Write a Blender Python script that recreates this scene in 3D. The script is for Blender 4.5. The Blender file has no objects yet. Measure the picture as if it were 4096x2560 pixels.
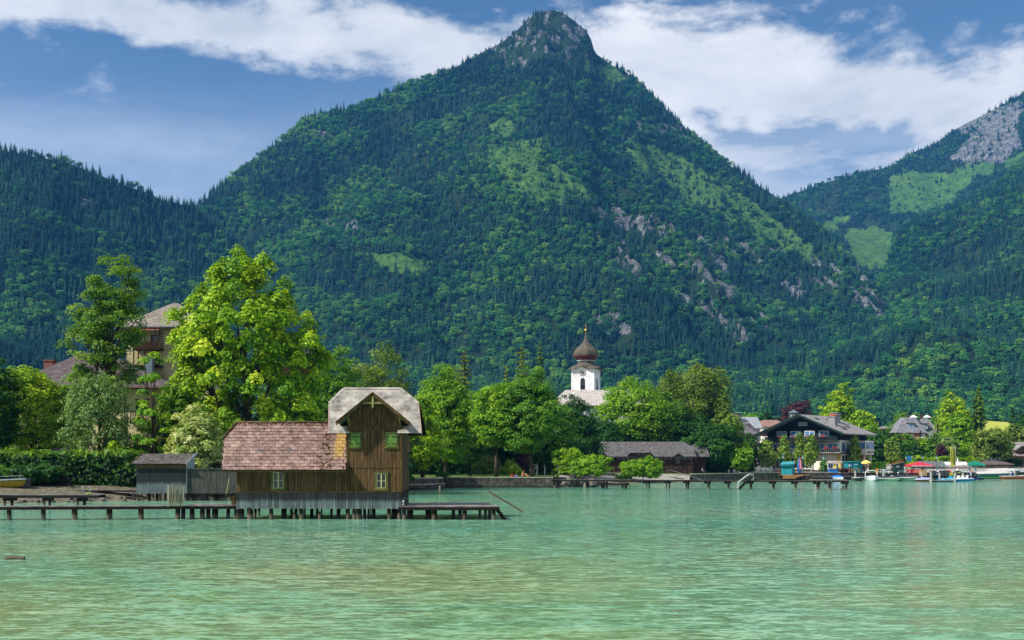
import bpy, bmesh, math, random
import numpy as np
from mathutils import Vector, Matrix

scene = bpy.context.scene
COL = scene.collection
R = math.radians
random.seed(7)

# ------------------------------------------------------------------ camera
CAM_H = 3.35          # eye height above the lake, metres
FOC = 4600.0          # focal length in photo pixels (4096 wide)
CX, YH = 2048.0, 1857.0
cam_data = bpy.data.cameras.new('camera')
cam_data.sensor_width = 36.0
cam_data.lens = FOC / 4096.0 * 36.0
cam_data.shift_y = (YH - 1280.0) / 4096.0
cam_data.clip_start = 0.5
cam_data.clip_end = 20000.0
cam = bpy.data.objects.new('camera', cam_data)
cam.location = (0, 0, CAM_H)
cam.rotation_euler = (R(90), 0, 0)
COL.objects.link(cam)
scene.camera = cam

# ------------------------------------------------------------------ sun and sky
SUN_DIR = Vector((0.64, 0.30, -0.71)).normalized()      # the way the light travels
sun_el = math.asin(-SUN_DIR.z)
sun_az = math.atan2(-SUN_DIR.x, -SUN_DIR.y)             # from +Y towards +X
sd = bpy.data.lights.new('sun', 'SUN')
sd.energy = 5.0
sd.angle = R(0.53)
sd.color = (1.0, 0.95, 0.86)
sun = bpy.data.objects.new('sun', sd)
sun.rotation_euler = SUN_DIR.to_track_quat('-Z', 'Y').to_euler()
COL.objects.link(sun)

world = bpy.data.worlds.new('World')
scene.world = world
world.use_nodes = True
wt = world.node_tree
wt.nodes.clear()
def wn(t, **kw):
    n = wt.nodes.new(t)
    for k, v in kw.items():
        setattr(n, k, v)
    return n
def wl(a, b):
    wt.links.new(a, b)
def wmath(op, a, b=None, c=None, clamp=False):
    n = wn('ShaderNodeMath', operation=op)
    n.use_clamp = clamp
    for i, v in enumerate((a, b, c)):
        if v is None:
            continue
        if isinstance(v, (int, float)):
            n.inputs[i].default_value = v
        else:
            wl(v, n.inputs[i])
    return n.outputs[0]
def wsmooth(val, lo, hi):
    n = wn('ShaderNodeMapRange', interpolation_type='SMOOTHSTEP')
    wl(val, n.inputs['Value'])
    n.inputs['From Min'].default_value = lo
    n.inputs['From Max'].default_value = hi
    return n.outputs['Result']
sky = wn('ShaderNodeTexSky', sky_type='NISHITA')
sky.sun_disc = False
sky.sun_elevation = sun_el
sky.sun_rotation = sun_az
sky.altitude = 540.0
sky.air_density = 1.0
sky.dust_density = 0.4
sky.ozone_density = 2.5
tc = wn('ShaderNodeTexCoord')
def wnoise(scale, detail, rough, stretch, dist=0.0, off=(0, 0, 0)):
    mp = wn('ShaderNodeMapping')
    mp.inputs['Scale'].default_value = stretch
    mp.inputs['Location'].default_value = off
    wl(tc.outputs['Generated'], mp.inputs['Vector'])
    n = wn('ShaderNodeTexNoise')
    n.inputs['Scale'].default_value = scale
    n.inputs['Detail'].default_value = detail
    n.inputs['Roughness'].default_value = rough
    n.inputs['Distortion'].default_value = dist
    wl(mp.outputs[0], n.inputs['Vector'])
    return n.outputs['Fac']
def wband(nx, ny, nz, off=0.0):
    """distance of a direction from a great circle (a long bank of cloud lying right round the sky)"""
    v = wn('ShaderNodeVectorMath', operation='DOT_PRODUCT')
    wl(tc.outputs['Generated'], v.inputs[0])
    l = math.sqrt(nx * nx + ny * ny + nz * nz)
    v.inputs[1].default_value = (nx / l, ny / l, nz / l)
    return wmath('ADD', v.outputs['Value'], off)
sp = wn('ShaderNodeSeparateXYZ')
wl(tc.outputs['Generated'], sp.inputs[0])
big = wnoise(5.5, 9, 0.58, (1, 1, 2.4), 0.25, (0.3, 0.1, 0.22))
fine = wnoise(17.0, 7, 0.62, (1, 1, 2.0), 0.1, (1.3, 2.1, 0.4))
wisp = wnoise(3.6, 6, 0.52, (1.0, 1.0, 3.6), 0.4, (4.0, 1.0, 7.3))
d1 = wmath('ABSOLUTE', wband(0.115, -0.354, 1.0))
wid1 = wmath('MAXIMUM', 0.028, wmath('ADD', 0.050, wmath('MULTIPLY', sp.outputs['X'], 0.045)))      # the bank is thicker towards the west
b1 = wmath('SUBTRACT', 1.0, wmath('DIVIDE', d1, wid1))
d2 = wmath('ABSOLUTE', wband(-0.02, -0.262, 1.0))
b2 = wmath('SUBTRACT', 1.0, wmath('DIVIDE', d2, 0.030))
b2 = wmath('MULTIPLY', wmath('MAXIMUM', b2, -1.5), wsmooth(sp.outputs['X'], 0.0, 0.15))
shape = wmath('ADD', wmath('MULTIPLY', big, 3.0), wmath('MULTIPLY', fine, 2.1))
shape = wmath('SUBTRACT', shape, 2.5)
m1 = wmath('ADD', wmath('MULTIPLY', wmath('MAXIMUM', b1, -1.6), 0.95), wmath('MULTIPLY', shape, 0.85))
m2 = wmath('ADD', wmath('SUBTRACT', wmath('MULTIPLY', b2, 1.0), 0.22), wmath('MULTIPLY', shape, 0.9))
mask = wmath('MAXIMUM', wsmooth(m1, -0.02, 0.62), wmath('MULTIPLY', wsmooth(m2, -0.2, 0.9), 0.75))
thin = wmath('MULTIPLY', wsmooth(wisp, 0.30, 0.62), wsmooth(sp.outputs['Z'], 0.34, 0.18))
over = wmath('MULTIPLY', wsmooth(wnoise(2.6, 9, 0.6, (1, 1, 1.2), 0.3, (2.2, 5.0, 1.1)), 0.40, 0.60), wsmooth(sp.outputs['Z'], 0.34, 0.50))
veil = wmath('MULTIPLY', wsmooth(sp.outputs['Z'], 0.36, 0.06), 0.42)
thin = wmath('MAXIMUM', wmath('ADD', wmath('MULTIPLY', thin, 0.70), veil), over)
mask = wmath('MAXIMUM', mask, thin, clamp=True)
mask = wmath('MULTIPLY', mask, 0.94)
tint = wn('ShaderNodeMix', data_type='RGBA', blend_type='MULTIPLY')
tint.inputs[0].default_value = 1.0
wl(sky.outputs[0], tint.inputs[6])
tint.inputs[7].default_value = (0.70, 0.89, 0.96, 1)
cl = wn('ShaderNodeValToRGB')
cl.color_ramp.elements[0].position = 0.36
cl.color_ramp.elements[0].color = (6.6, 7.0, 7.5, 1)
cl.color_ramp.elements[1].position = 0.62
cl.color_ramp.elements[1].color = (10.6, 10.4, 10.3, 1)
wl(big, cl.inputs[0])
cmix = wn('ShaderNodeMix', data_type='RGBA')
wl(mask, cmix.inputs[0])
wl(tint.outputs[2], cmix.inputs[6])
wl(cl.outputs[0], cmix.inputs[7])
bg = wn('ShaderNodeBackground')
bg.inputs[1].default_value = 0.080
wl(cmix.outputs[2], bg.inputs[0])
wo = wn('ShaderNodeOutputWorld')
wl(bg.outputs[0], wo.inputs[0])

scene.view_settings.view_transform = 'Standard'
scene.view_settings.look = 'None'
scene.view_settings.exposure = 0.42
scene.view_settings.gamma = 1.0
scene.view_settings.use_curve_mapping = False
scene.cycles.max_bounces = 4
scene.cycles.diffuse_bounces = 2
scene.cycles.glossy_bounces = 2
scene.cycles.transmission_bounces = 3
scene.cycles.transparent_max_bounces = 6
scene.cycles.volume_bounces = 0
scene.cycles.use_denoising = True
scene.cycles.use_adaptive_sampling = True
scene.cycles.adaptive_threshold = 0.02
scene.cycles.sample_clamp_indirect = 6.0

# ------------------------------------------------------------------ helpers
def W(px, py, d):
    """a photo pixel at a distance d (metres in front of the lens) as a point of the place"""
    return Vector(((px - CX) * d / FOC, d, CAM_H + (YH - py) * d / FOC))
def XW(px, d):
    return (px - CX) * d / FOC
def ZW(py, d):
    return CAM_H + (YH - py) * d / FOC
def DWATER(py):
    return CAM_H * FOC / (py - YH)

def link(o, parent=None):
    COL.objects.link(o)
    if parent is not None:
        o.parent = parent
    return o
def tag(o, label=None, cat=None, group=None, kind=None):
    if label: o['label'] = label
    if cat: o['category'] = cat
    if group: o['group'] = group
    if kind: o['kind'] = kind
    return o
def thing(name, label, cat, loc=(0, 0, 0), rz=0.0, group=None):
    o = bpy.data.objects.new(name, None)
    o.empty_display_size = 0.2
    o.location = loc
    o.rotation_euler = (0, 0, rz)
    link(o)
    return tag(o, label, cat, group)

class MB:
    """collects vertices and faces and turns them into one mesh object"""
    def __init__(self):
        self.v, self.f, self.m = [], [], []
    def add(self, vs, fs, mi=0):
        b = len(self.v)
        self.v += [tuple(v) for v in vs]
        self.f += [tuple(b + i for i in f) for f in fs]
        self.m += [mi] * len(fs)
        return self
    def box(self, x0, x1, y0, y1, z0, z1, mi=0):
        vs = [(x, y, z) for z in (z0, z1) for y in (y0, y1) for x in (x0, x1)]
        return self.add(vs, [(0, 2, 3, 1), (4, 5, 7, 6), (0, 1, 5, 4), (2, 6, 7, 3), (0, 4, 6, 2), (1, 3, 7, 5)], mi)
    def beam(self, a, b, w, h, up=(0, 0, 1), mi=0):
        """a bar of w by h from a to b"""
        a, b = Vector(a), Vector(b)
        t = (b - a).normalized()
        u = Vector(up)
        s = t.cross(u)
        if s.length < 1e-5:
            s = t.cross(Vector((0, 1, 0)))
        s.normalize()
        u = s.cross(t).normalized()
        vs = []
        for p in (a, b):
            for (i, j) in ((-1, -1), (1, -1), (1, 1), (-1, 1)):
                vs.append(p + s * (i * w / 2) + u * (j * h / 2))
        return self.add(vs, [(0, 1, 2, 3), (7, 6, 5, 4), (0, 4, 5, 1), (1, 5, 6, 2), (2, 6, 7, 3), (3, 7, 4, 0)], mi)
    def tube(self, pts, rads, n=8, mi=0, cap=True):
        pts = [Vector(p) for p in pts]
        if isinstance(rads, (int, float)):
            rads = [rads] * len(pts)
        vs, fs = [], []
        ref = None
        for i, p in enumerate(pts):
            t = (pts[min(i + 1, len(pts) - 1)] - pts[max(i - 1, 0)])
            t = t.normalized() if t.length > 1e-9 else Vector((0, 0, 1))
            if ref is None:
                ref = Vector((1, 0, 0)) if abs(t.x) < 0.8 else Vector((0, 1, 0))
            s = t.cross(ref)
            if s.length < 1e-6:
                s = t.orthogonal()
            s.normalize()
            ref = s.cross(t).normalized()
            for k in range(n):
                a = 2 * math.pi * k / n
                vs.append(p + (s * math.cos(a) + ref * math.sin(a)) * rads[i])
        for i in range(len(pts) - 1):
            for k in range(n):
                k2 = (k + 1) % n
                fs.append((i * n + k, i * n + k2, (i + 1) * n + k2, (i + 1) * n + k))
        if cap:
            fs.append(tuple(range(n - 1, -1, -1)))
            fs.append(tuple((len(pts) - 1) * n + k for k in range(n)))
        return self.add(vs, fs, mi)
    def lathe(self, c, prof, n=16, mi=0, sx=1.0, sy=1.0, rot=0.0):
        """profile of (radius, height) turned about the upright through c"""
        c = Vector(c)
        vs, fs = [], []
        for (r, z) in prof:
            for k in range(n):
                a = 2 * math.pi * k / n + rot
                vs.append((c.x + r * math.cos(a) * sx, c.y + r * math.sin(a) * sy, c.z + z))
        for i in range(len(prof) - 1):
            for k in range(n):
                k2 = (k + 1) % n
                fs.append((i * n + k, i * n + k2, (i + 1) * n + k2, (i + 1) * n + k))
        fs.append(tuple(range(n - 1, -1, -1)))
        fs.append(tuple((len(prof) - 1) * n + k for k in range(n)))
        return self.add(vs, fs, mi)
    def prism(self, poly, y0, y1, mi=0):
        """outline of (x, z) points pushed from y0 to y1"""
        n = len(poly)
        vs = [(x, y0, z) for x, z in poly] + [(x, y1, z) for x, z in poly]
        fs = [tuple(range(n)), tuple(range(2 * n - 1, n - 1, -1))]
        fs += [(i + n, (i + 1) % n + n, (i + 1) % n, i) for i in range(n)]
        return self.add(vs, fs, mi)
    def slab(self, pts, t, mi=0):
        """flat polygon given by 3D points, thickened by t against its normal"""
        pts = [Vector(p) for p in pts]
        nrm = (pts[1] - pts[0]).cross(pts[-1] - pts[0]).normalized()
        n = len(pts)
        vs = pts + [p - nrm * t for p in pts]
        fs = [tuple(range(n)), tuple(range(2 * n - 1, n - 1, -1))]
        fs += [(i + n, (i + 1) % n + n, (i + 1) % n, i) for i in range(n)]
        return self.add(vs, fs, mi)
    def build(self, name, mats, parent=None, smooth=False, kind=None, origin=None):
        me = bpy.data.meshes.new(name)
        vs = self.v
        if origin is not None:
            ox, oy, oz = origin
            vs = [(x - ox, y - oy, z - oz) for x, y, z in vs]
        me.from_pydata(vs, [], self.f)
        if not isinstance(mats, (list, tuple)):
            mats = [mats]
        for m in mats:
            me.materials.append(m)
        if len(mats) > 1:
            me.polygons.foreach_set('material_index', self.m)
        bm = bmesh.new()
        bm.from_mesh(me)
        bmesh.ops.recalc_face_normals(bm, faces=bm.faces)
        bm.to_mesh(me)
        bm.free()
        if smooth:
            me.polygons.foreach_set('use_smooth', [True] * len(me.polygons))
        o = bpy.data.objects.new(name, me)
        if origin is not None:
            o.location = origin
        link(o, parent)
        if kind: o['kind'] = kind
        return o

def np_mesh(name, verts, quads, mats, tone=None, parent=None, smooth=False, extra=None, mi=None):
    """big meshes straight from arrays; tone is one number for each face"""
    me = bpy.data.meshes.new(name)
    verts = np.asarray(verts, dtype=np.float32)
    quads = np.asarray(quads, dtype=np.int32)
    k = quads.shape[1]
    me.vertices.add(len(verts)); me.vertices.foreach_set('co', verts.ravel())
    me.loops.add(quads.size); me.loops.foreach_set('vertex_index', quads.ravel())
    me.polygons.add(len(quads))
    me.polygons.foreach_set('loop_start', np.arange(len(quads), dtype=np.int32) * k)
    me.polygons.foreach_set('loop_total', np.full(len(quads), k, dtype=np.int32))
    if smooth:
        me.polygons.foreach_set('use_smooth', np.ones(len(quads), dtype=bool))
    for m in (mats if isinstance(mats, (list, tuple)) else [mats]):
        me.materials.append(m)
    if mi is not None:
        me.polygons.foreach_set('material_index', np.asarray(mi, dtype=np.int32))
    if tone is not None:
        a = me.attributes.new('tone', 'FLOAT', 'FACE')
        a.data.foreach_set('value', np.asarray(tone, dtype=np.float32))
    for nm, arr in (extra or {}).items():
        a = me.attributes.new(nm, 'FLOAT', 'POINT')
        a.data.foreach_set('value', np.asarray(arr, dtype=np.float32))
    me.update(calc_edges=True)
    o = bpy.data.objects.new(name, me)
    if parent is not False:
        link(o, parent)
    return o

# ------------------------------------------------------------------ materials
def lin(h):
    """#rrggbb to linear"""
    h = h.lstrip('#')
    out = []
    for i in (0, 2, 4):
        c = int(h[i:i + 2], 16) / 255.0
        out.append(c / 12.92 if c <= 0.04045 else ((c + 0.055) / 1.055) ** 2.4)
    return tuple(out) + (1.0,)
class NT:
    def __init__(self, m):
        self.t = m.node_tree
    def n(self, typ, **kw):
        x = self.t.nodes.new(typ)
        for k, v in kw.items():
            setattr(x, k, v)
        return x
    def l(self, a, b):
        self.t.links.new(a, b)
    def math(self, op, a, b=None, clamp=False):
        x = self.n('ShaderNodeMath', operation=op)
        x.use_clamp = clamp
        for i, v in enumerate((a, b)):
            if v is None: continue
            if isinstance(v, (int, float)): x.inputs[i].default_value = v
            else: self.l(v, x.inputs[i])
        return x.outputs[0]
    def mix(self, f, a, b, mode='MIX'):
        x = self.n('ShaderNodeMix', data_type='RGBA', blend_type=mode)
        if isinstance(f, (int, float)): x.inputs[0].default_value = f
        else: self.l(f, x.inputs[0])
        for i, v in ((6, a), (7, b)):
            if isinstance(v, tuple): x.inputs[i].default_value = v
            else: self.l(v, x.inputs[i])
        return x.outputs[2]
    def noise(self, scale, detail=4, rough=0.55, stretch=(1, 1, 1), coord='Object', dist=0.0, loc=(0, 0, 0)):
        tc = self.n('ShaderNodeTexCoord')
        mp = self.n('ShaderNodeMapping')
        mp.inputs['Scale'].default_value = stretch
        mp.inputs['Location'].default_value = loc
        if coord == 'World':
            g = self.n('ShaderNodeNewGeometry')
            self.l(g.outputs['Position'], mp.inputs['Vector'])
        else:
            self.l(tc.outputs[coord], mp.inputs['Vector'])
        x = self.n('ShaderNodeTexNoise')
        x.inputs['Scale'].default_value = scale
        x.inputs['Detail'].default_value = detail
        x.inputs['Roughness'].default_value = rough
        x.inputs['Distortion'].default_value = dist
        self.l(mp.outputs[0], x.inputs['Vector'])
        return x.outputs['Fac']
    def ramp(self, f, stops):
        x = self.n('ShaderNodeValToRGB')
        e = x.color_ramp.elements
        while len(e) < len(stops): e.new(0.5)
        for el, (p, c) in zip(e, stops):
            el.position = p; el.color = c
        self.l(f, x.inputs[0])
        return x.outputs[0]
    def step(self, f, lo, hi):
        x = self.n('ShaderNodeMapRange', interpolation_type='SMOOTHSTEP')
        self.l(f, x.inputs['Value'])
        x.inputs['From Min'].default_value = lo
        x.inputs['From Max'].default_value = hi
        return x.outputs['Result']
def new_mat(name):
    m = bpy.data.materials.new(name)
    m.use_nodes = True
    p = m.node_tree.nodes['Principled BSDF']
    return m, NT(m), p
def M(name, cols, scale=3.0, rough=0.75, bump=0.0, stretch=(1, 1, 1), metal=0.0, detail=5, spec=0.3, vary=0.0, coord='World', bscale=None):
    """surface of two or three hues broken up by noise; vary changes brightness from piece to piece"""
    m, t, p = new_mat(name)
    cols = [lin(c) if isinstance(c, str) else tuple(c) + ((1.0,) if len(c) == 3 else ()) for c in (cols if isinstance(cols, (list, tuple)) and not isinstance(cols[0], float) else [cols])]
    if len(cols) == 1:
        c0 = cols[0]
        cols = [tuple(min(1, x * 0.86) for x in c0[:3]) + (1,), tuple(min(1, x * 1.12) for x in c0[:3]) + (1,)]
    f = t.noise(scale, detail, 0.6, stretch, coord)
    st = [(0.32 + 0.36 * i / (len(cols) - 1), c) for i, c in enumerate(cols)]
    c = t.ramp(f, st)
    if vary:
        oi = t.n('ShaderNodeObjectInfo')
        k = t.math('ADD', t.math('MULTIPLY', oi.outputs['Random'], vary), 1 - vary * 0.5)
        hsv = t.n('ShaderNodeHueSaturation')
        t.l(c, hsv.inputs['Color']); t.l(k, hsv.inputs['Value'])
        c = hsv.outputs[0]
    t.l(c, p.inputs['Base Color'])
    p.inputs['Roughness'].default_value = rough
    p.inputs['Metallic'].default_value = metal
    p.inputs['Specular IOR Level'].default_value = spec
    if bump:
        b = t.n('ShaderNodeBump')
        b.inputs['Strength'].default_value = bump
        b.inputs['Distance'].default_value = 0.03
        t.l(t.noise(bscale or scale * 3, 5, 0.65, stretch, coord), b.inputs['Height'])
        t.l(b.outputs[0], p.inputs['Normal'])
    return m
def leaf_mat(name, cols, trans=0.45, rough=0.6, inst=False, wscale=0.35, spec=0.25):
    """foliage: hue differs from leaf to leaf and from spray to spray, and light shines through"""
    m, t, p = new_mat(name)
    cols = [lin(c) if isinstance(c, str) else c for c in cols]
    a = t.n('ShaderNodeAttribute'); a.attribute_name = 'tone'
    if inst: a.attribute_type = 'INSTANCER'
    f = t.math('ADD', a.outputs['Fac'], t.math('MULTIPLY', t.math('SUBTRACT', t.noise(wscale, 3, 0.6, coord='World'), 0.5), 0.7))
    c = t.ramp(f, [(i / (len(cols) - 1) * 0.8 + 0.1, k) for i, k in enumerate(cols)])
    t.l(c, p.inputs['Base Color'])
    p.inputs['Roughness'].default_value = rough
    p.inputs['Specular IOR Level'].default_value = spec
    tr = t.n('ShaderNodeBsdfTranslucent')
    warm = t.mix(1.0, c, (1.25, 1.15, 0.45, 1), 'MULTIPLY')
    t.l(warm, tr.inputs['Color'])
    mx = t.n('ShaderNodeMixShader')
    mx.inputs[0].default_value = trans
    t.l(p.outputs[0], mx.inputs[1]); t.l(tr.outputs[0], mx.inputs[2])
    out = [n for n in t.t.nodes if n.type == 'OUTPUT_MATERIAL'][0]
    t.l(mx.outputs[0], out.inputs[0])
    return m

# ------------------------------------------------------------------ numeric noise for the terrain
def _hash(ix, iy, seed):
    h = (ix.astype(np.int64) * 374761393 + iy.astype(np.int64) * 668265263 + seed * 1274126177) & 0xffffffff
    h = ((h ^ (h >> 13)) * 1274126177) & 0xffffffff
    return ((h ^ (h >> 16)) & 0xffff) / 65535.0
def vnoise(x, y, seed=0):
    ix, iy = np.floor(x), np.floor(y)
    fx, fy = x - ix, y - iy
    fx, fy = fx * fx * (3 - 2 * fx), fy * fy * (3 - 2 * fy)
    a = _hash(ix, iy, seed); b = _hash(ix + 1, iy, seed)
    c = _hash(ix, iy + 1, seed); d = _hash(ix + 1, iy + 1, seed)
    return (a * (1 - fx) + b * fx) * (1 - fy) + (c * (1 - fx) + d * fx) * fy
def fbm(x, y, seed=0, oct=4):
    s, a, t = 0.0, 0.5, 0.0
    for o in range(oct):
        s = s + a * vnoise(x * 2 ** o, y * 2 ** o, seed + o * 17)
        t += a
        a *= 0.5
    return s / t
def inpoly(px, py, poly):
    r = np.zeros(np.shape(px), dtype=bool)
    n = len(poly)
    for i in range(n):
        x0, y0 = poly[i]; x1, y1 = poly[(i + 1) % n]
        if y0 == y1: continue
        c = ((y0 > py) != (y1 > py)) & (px < (x1 - x0) * (py - y0) / (y1 - y0) + x0)
        r ^= c
    return r
# ================================================================== the land
def ip(x, pts):
    xs = [p[0] for p in pts]; ys = [p[1] for p in pts]
    return np.interp(x, xs, ys)
SHORE = [(-3000, 96), (0, 98), (250, 101), (560, 106), (830, 116), (1000, 128), (1500, 149), (1606, 151), (1756, 158), (1766, 164), (2215, 165),
         (2222, 166), (2350, 186), (2500, 200), (2700, 212), (2760, 216), (2768, 222), (2960, 243), (3100, 246), (3330, 248), (3420, 252), (3700, 262), (4096, 285), (7000, 330)]
STARTZ = [(-3000, -0.7), (1400, -0.7), (1500, 1.5), (2214, 1.5), (2224, -0.7), (2758, -0.7), (2768, 1.36), (7000, 1.36)]
RAMP = [(-3000, 9), (1000, 8), (1500, 0.5), (2214, 0.5), (2224, 12), (2350, 26), (2758, 26), (2768, 0.5), (7000, 0.5)]
ZBASE = [(0, 1.3), (120, 1.35), (170, 1.5), (230, 1.42), (260, 1.5), (300, 2.3), (400, 4.5), (500, 9), (700, 20), (1000, 40), (1600, 70)]
def ground_z(u, d):
    u = np.asarray(u, float); d = np.asarray(d, float)
    ds = ip(u, SHORE); s0 = ip(u, STARTZ); rl = ip(u, RAMP)
    t = np.clip((d - ds) / rl, -0.3, 1.0)
    tt = np.where(t < 0, t, t)
    zb = ip(d, ZBASE)
    z_ramp = np.where(tt < 0, tt * 2.0, zb * np.power(np.clip(tt, 0, 1), 0.85))
    z = np.where(s0 > 0, np.maximum(zb, s0 * 0 + zb), z_ramp)
    return z + 0.0
def gz(x, y):
    return float(ground_z(x / y * FOC + CX, y))

us = np.unique(np.concatenate([np.arange(-3000, 7001, 125), np.arange(-100, 4200, 25), [2210, 2214, 2218, 2222, 2226, 2758, 2762, 2766, 2768]])).astype(float)
ts = np.array([0, .004, .01, .018, .026, .035, .05, .07, .1, .14, .2, .3, .42, .56, .7, .85, 1.0])
U, T = np.meshgrid(us, ts)
DS = ip(U, SHORE); S0 = ip(U, STARTZ)
D0 = np.where(S0 > 0, DS + 0.3, DS - 2.5)
Dg = D0 + T * (1700 - D0)
for k in range(1, 8):                       # finer rows on the beaches
    Dg[k] = np.minimum(Dg[k], D0[k] + RAMP[0][1] * 0 + k * 5.0)
Zg = ground_z(U, Dg)
Xg = (U - CX) * Dg / FOC
n_t, n_u = U.shape
idx = np.arange(n_t * n_u).reshape(n_t, n_u)
quads = np.stack([idx[:-1, :-1], idx[:-1, 1:], idx[1:, 1:], idx[1:, :-1]], -1).reshape(-1, 4)
beach = ((Dg - DS) < ip(U, RAMP) * 1.0) & (ip(U, RAMP) > 2)
pave = (U > 2900) & (Dg < 330)
mg, t, p = new_mat('ground')
at = t.n('ShaderNodeAttribute'); at.attribute_name = 'beach'
ap = t.n('ShaderNodeAttribute'); ap.attribute_name = 'pave'
g = t.ramp(t.noise(0.9, 6, 0.65, coord='World'), [(0.3, lin('#2f4a12')), (0.5, lin('#56741c')), (0.7, lin('#7d8f33'))])
sn = t.ramp(t.noise(2.2, 6, 0.7, coord='World'), [(0.3, lin('#2f2b25')), (0.5, lin('#57503f')), (0.72, lin('#857c68'))])
pv = t.ramp(t.noise(0.8, 5, 0.6, coord='World'), [(0.3, lin('#86837c')), (0.7, lin('#aaa69c'))])
e = t.math('ADD', at.outputs['Fac'], t.math('MULTIPLY', t.math('SUBTRACT', t.noise(0.5, 4, coord='World'), 0.5), 0.7))
c = t.mix(t.step(e, 0.4, 0.6), g, sn)
c = t.mix(t.step(ap.outputs['Fac'], 0.4, 0.6), c, pv)
t.l(c, p.inputs['Base Color']); p.inputs['Roughness'].default_value = 0.9
b = t.n('ShaderNodeBump'); b.inputs['Strength'].default_value = 0.5; b.inputs['Distance'].default_value = 0.06
t.l(t.noise(5, 4, coord='World'), b.inputs['Height']); t.l(b.outputs[0], p.inputs['Normal'])
ground = np_mesh('ground', np.stack([Xg, Dg, Zg], -1).reshape(-1, 3), quads, mg, smooth=True,
                 extra={'beach': beach.ravel().astype(float), 'pave': pave.ravel().astype(float)})
tag(ground, kind='structure')

# ------------------------------------------------------------------ mountains
# each ridge is a line of (photo column, photo row of the bare ridge, distance); the slope falls from it to its foot
class Ridge:
    def __init__(s, name, pts, foot, power, seed, amp, back=0.6):
        s.name, s.pts, s.foot, s.power, s.seed, s.amp, s.back = name, pts, foot, power, seed, amp, back
    def params(s, u):
        u = np.asarray(u, float)
        ys = ip(u, [(a, b) for a, b, c in s.pts]); dr = ip(u, [(a, c) for a, b, c in s.pts])
        zr = CAM_H + (YH - ys) * dr / FOC
        df = ip(u, [(a, b) for a, b, c in s.foot]); zf = ip(u, [(a, c) for a, b, c in s.foot])
        return dr, zr, df, zf
    def z(s, u, t):
        dr, zr, df, zf = s.params(u)
        d = df + (dr - df) * t
        x = (u - CX) * d / FOC
        tc = np.clip(t, 0, 1)
        pw = ip(u, s.power)
        prof = 0.30 * tc + 0.70 * np.power(tc, pw)
        z = zf + (zr - zf) * prof
        z = np.where(t > 1, zr - (d - dr) * s.back, z)
        env = np.clip(tc * 4, 0, 1) * np.clip((1 - tc) * 5, 0, 1)
        g1 = fbm(x / 230 + d / 900, d / 620, s.seed, 3) - 0.5
        g2 = np.abs(fbm(x / 85 + d / 260, d / 330, s.seed + 5, 3) - 0.5)
        z = z + env * s.amp * (g1 * 1.5 - g2 * 1.1) * np.clip((zr - zf) / 300, 0.1, 1)
        z = z + np.clip(tc * 6, 0, 1) * np.where(tc < 0.97, 1, 0.3) * (fbm(x / 28, d / 28, s.seed + 9, 2) - 0.5) * 9
        return x, d, z
def cen(u, y): return (u, y)
CENTRAL = Ridge('mountain', [
    (300, 1250, 2000), (600, 1020, 2100), (760, 860, 2150), (820, 800, 2180), (880, 750, 2200), (960, 690, 2230), (1050, 622, 2260), (1130, 560, 2280), (1165, 520, 2290),
    (1210, 480, 2300), (1290, 460, 2310), (1400, 432, 2320), (1500, 400, 2330), (1600, 350, 2350), (1700, 317, 2370), (1800, 282, 2390), (1900, 226, 2410),
    (2000, 172, 2420), (2060, 128, 2430), (2095, 95, 2430), (2120, 66, 2430), (2155, 48, 2430), (2200, 40, 2430), (2250, 48, 2430), (2300, 84, 2430), (2340, 118, 2430),
    (2362, 150, 2430), (2372, 192, 2430), (2384, 216, 2430), (2450, 262, 2420), (2500, 284, 2410), (2530, 312, 2400), (2600, 374, 2380), (2700, 474, 2350), (2800, 566, 2310),
    (2900, 648, 2270), (3000, 722, 2220), (3100, 784, 2170), (3200, 850, 2110), (3300, 935, 2040), (3400, 1035, 1960), (3480, 1125, 1890), (3540, 1212, 1830), (3600, 1300, 1780), (3750, 1500, 1650), (4000, 1650, 1400)],
    [(0, 950, 36), (4000, 980, 38)], [(300, 1.7), (1500, 1.7), (2000, 1.9), (2200, 2.1), (2400, 1.8), (3000, 1.5), (3600, 1.2), (4000, 1.1)], 11, 135)
LEFT = Ridge('hill', [
    (-1500, 420, 1750), (-600, 500, 1750), (0, 600, 1750), (60, 612, 1750), (150, 628, 1750), (260, 650, 1760), (340, 680, 1770), (420, 712, 1780), (500, 740, 1790), (560, 762, 1800),
    (640, 795, 1820), (720, 815, 1840), (790, 836, 1860), (850, 890, 1860), (950, 970, 1850), (1100, 1060, 1830), (1300, 1160, 1780), (1600, 1330, 1650), (2000, 1560, 1400)],
    [(-1500, 760, 24), (2000, 900, 34)], [(-1500, 2.3), (800, 2.2), (2000, 1.2)], 31, 110)
RIGHT_FAR = Ridge('hill', [
    (2950, 880, 3300), (3130, 790, 3300), (3200, 768, 3300), (3300, 730, 3300), (3420, 696, 3320), (3560, 668, 3350), (3650, 610, 3380), (3740, 578, 3400), (3800, 530, 3400),
    (3880, 485, 3400), (3950, 452, 3400), (4020, 412, 3400), (4096, 372, 3400), (4600, 335, 3400), (6000, 430, 3400)],
    [(2950, 2000, 255), (4400, 2100, 255), (6000, 2100, 250)], [(2950, 1.25), (3800, 1.6), (6000, 1.5)], 51, 60)
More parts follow.
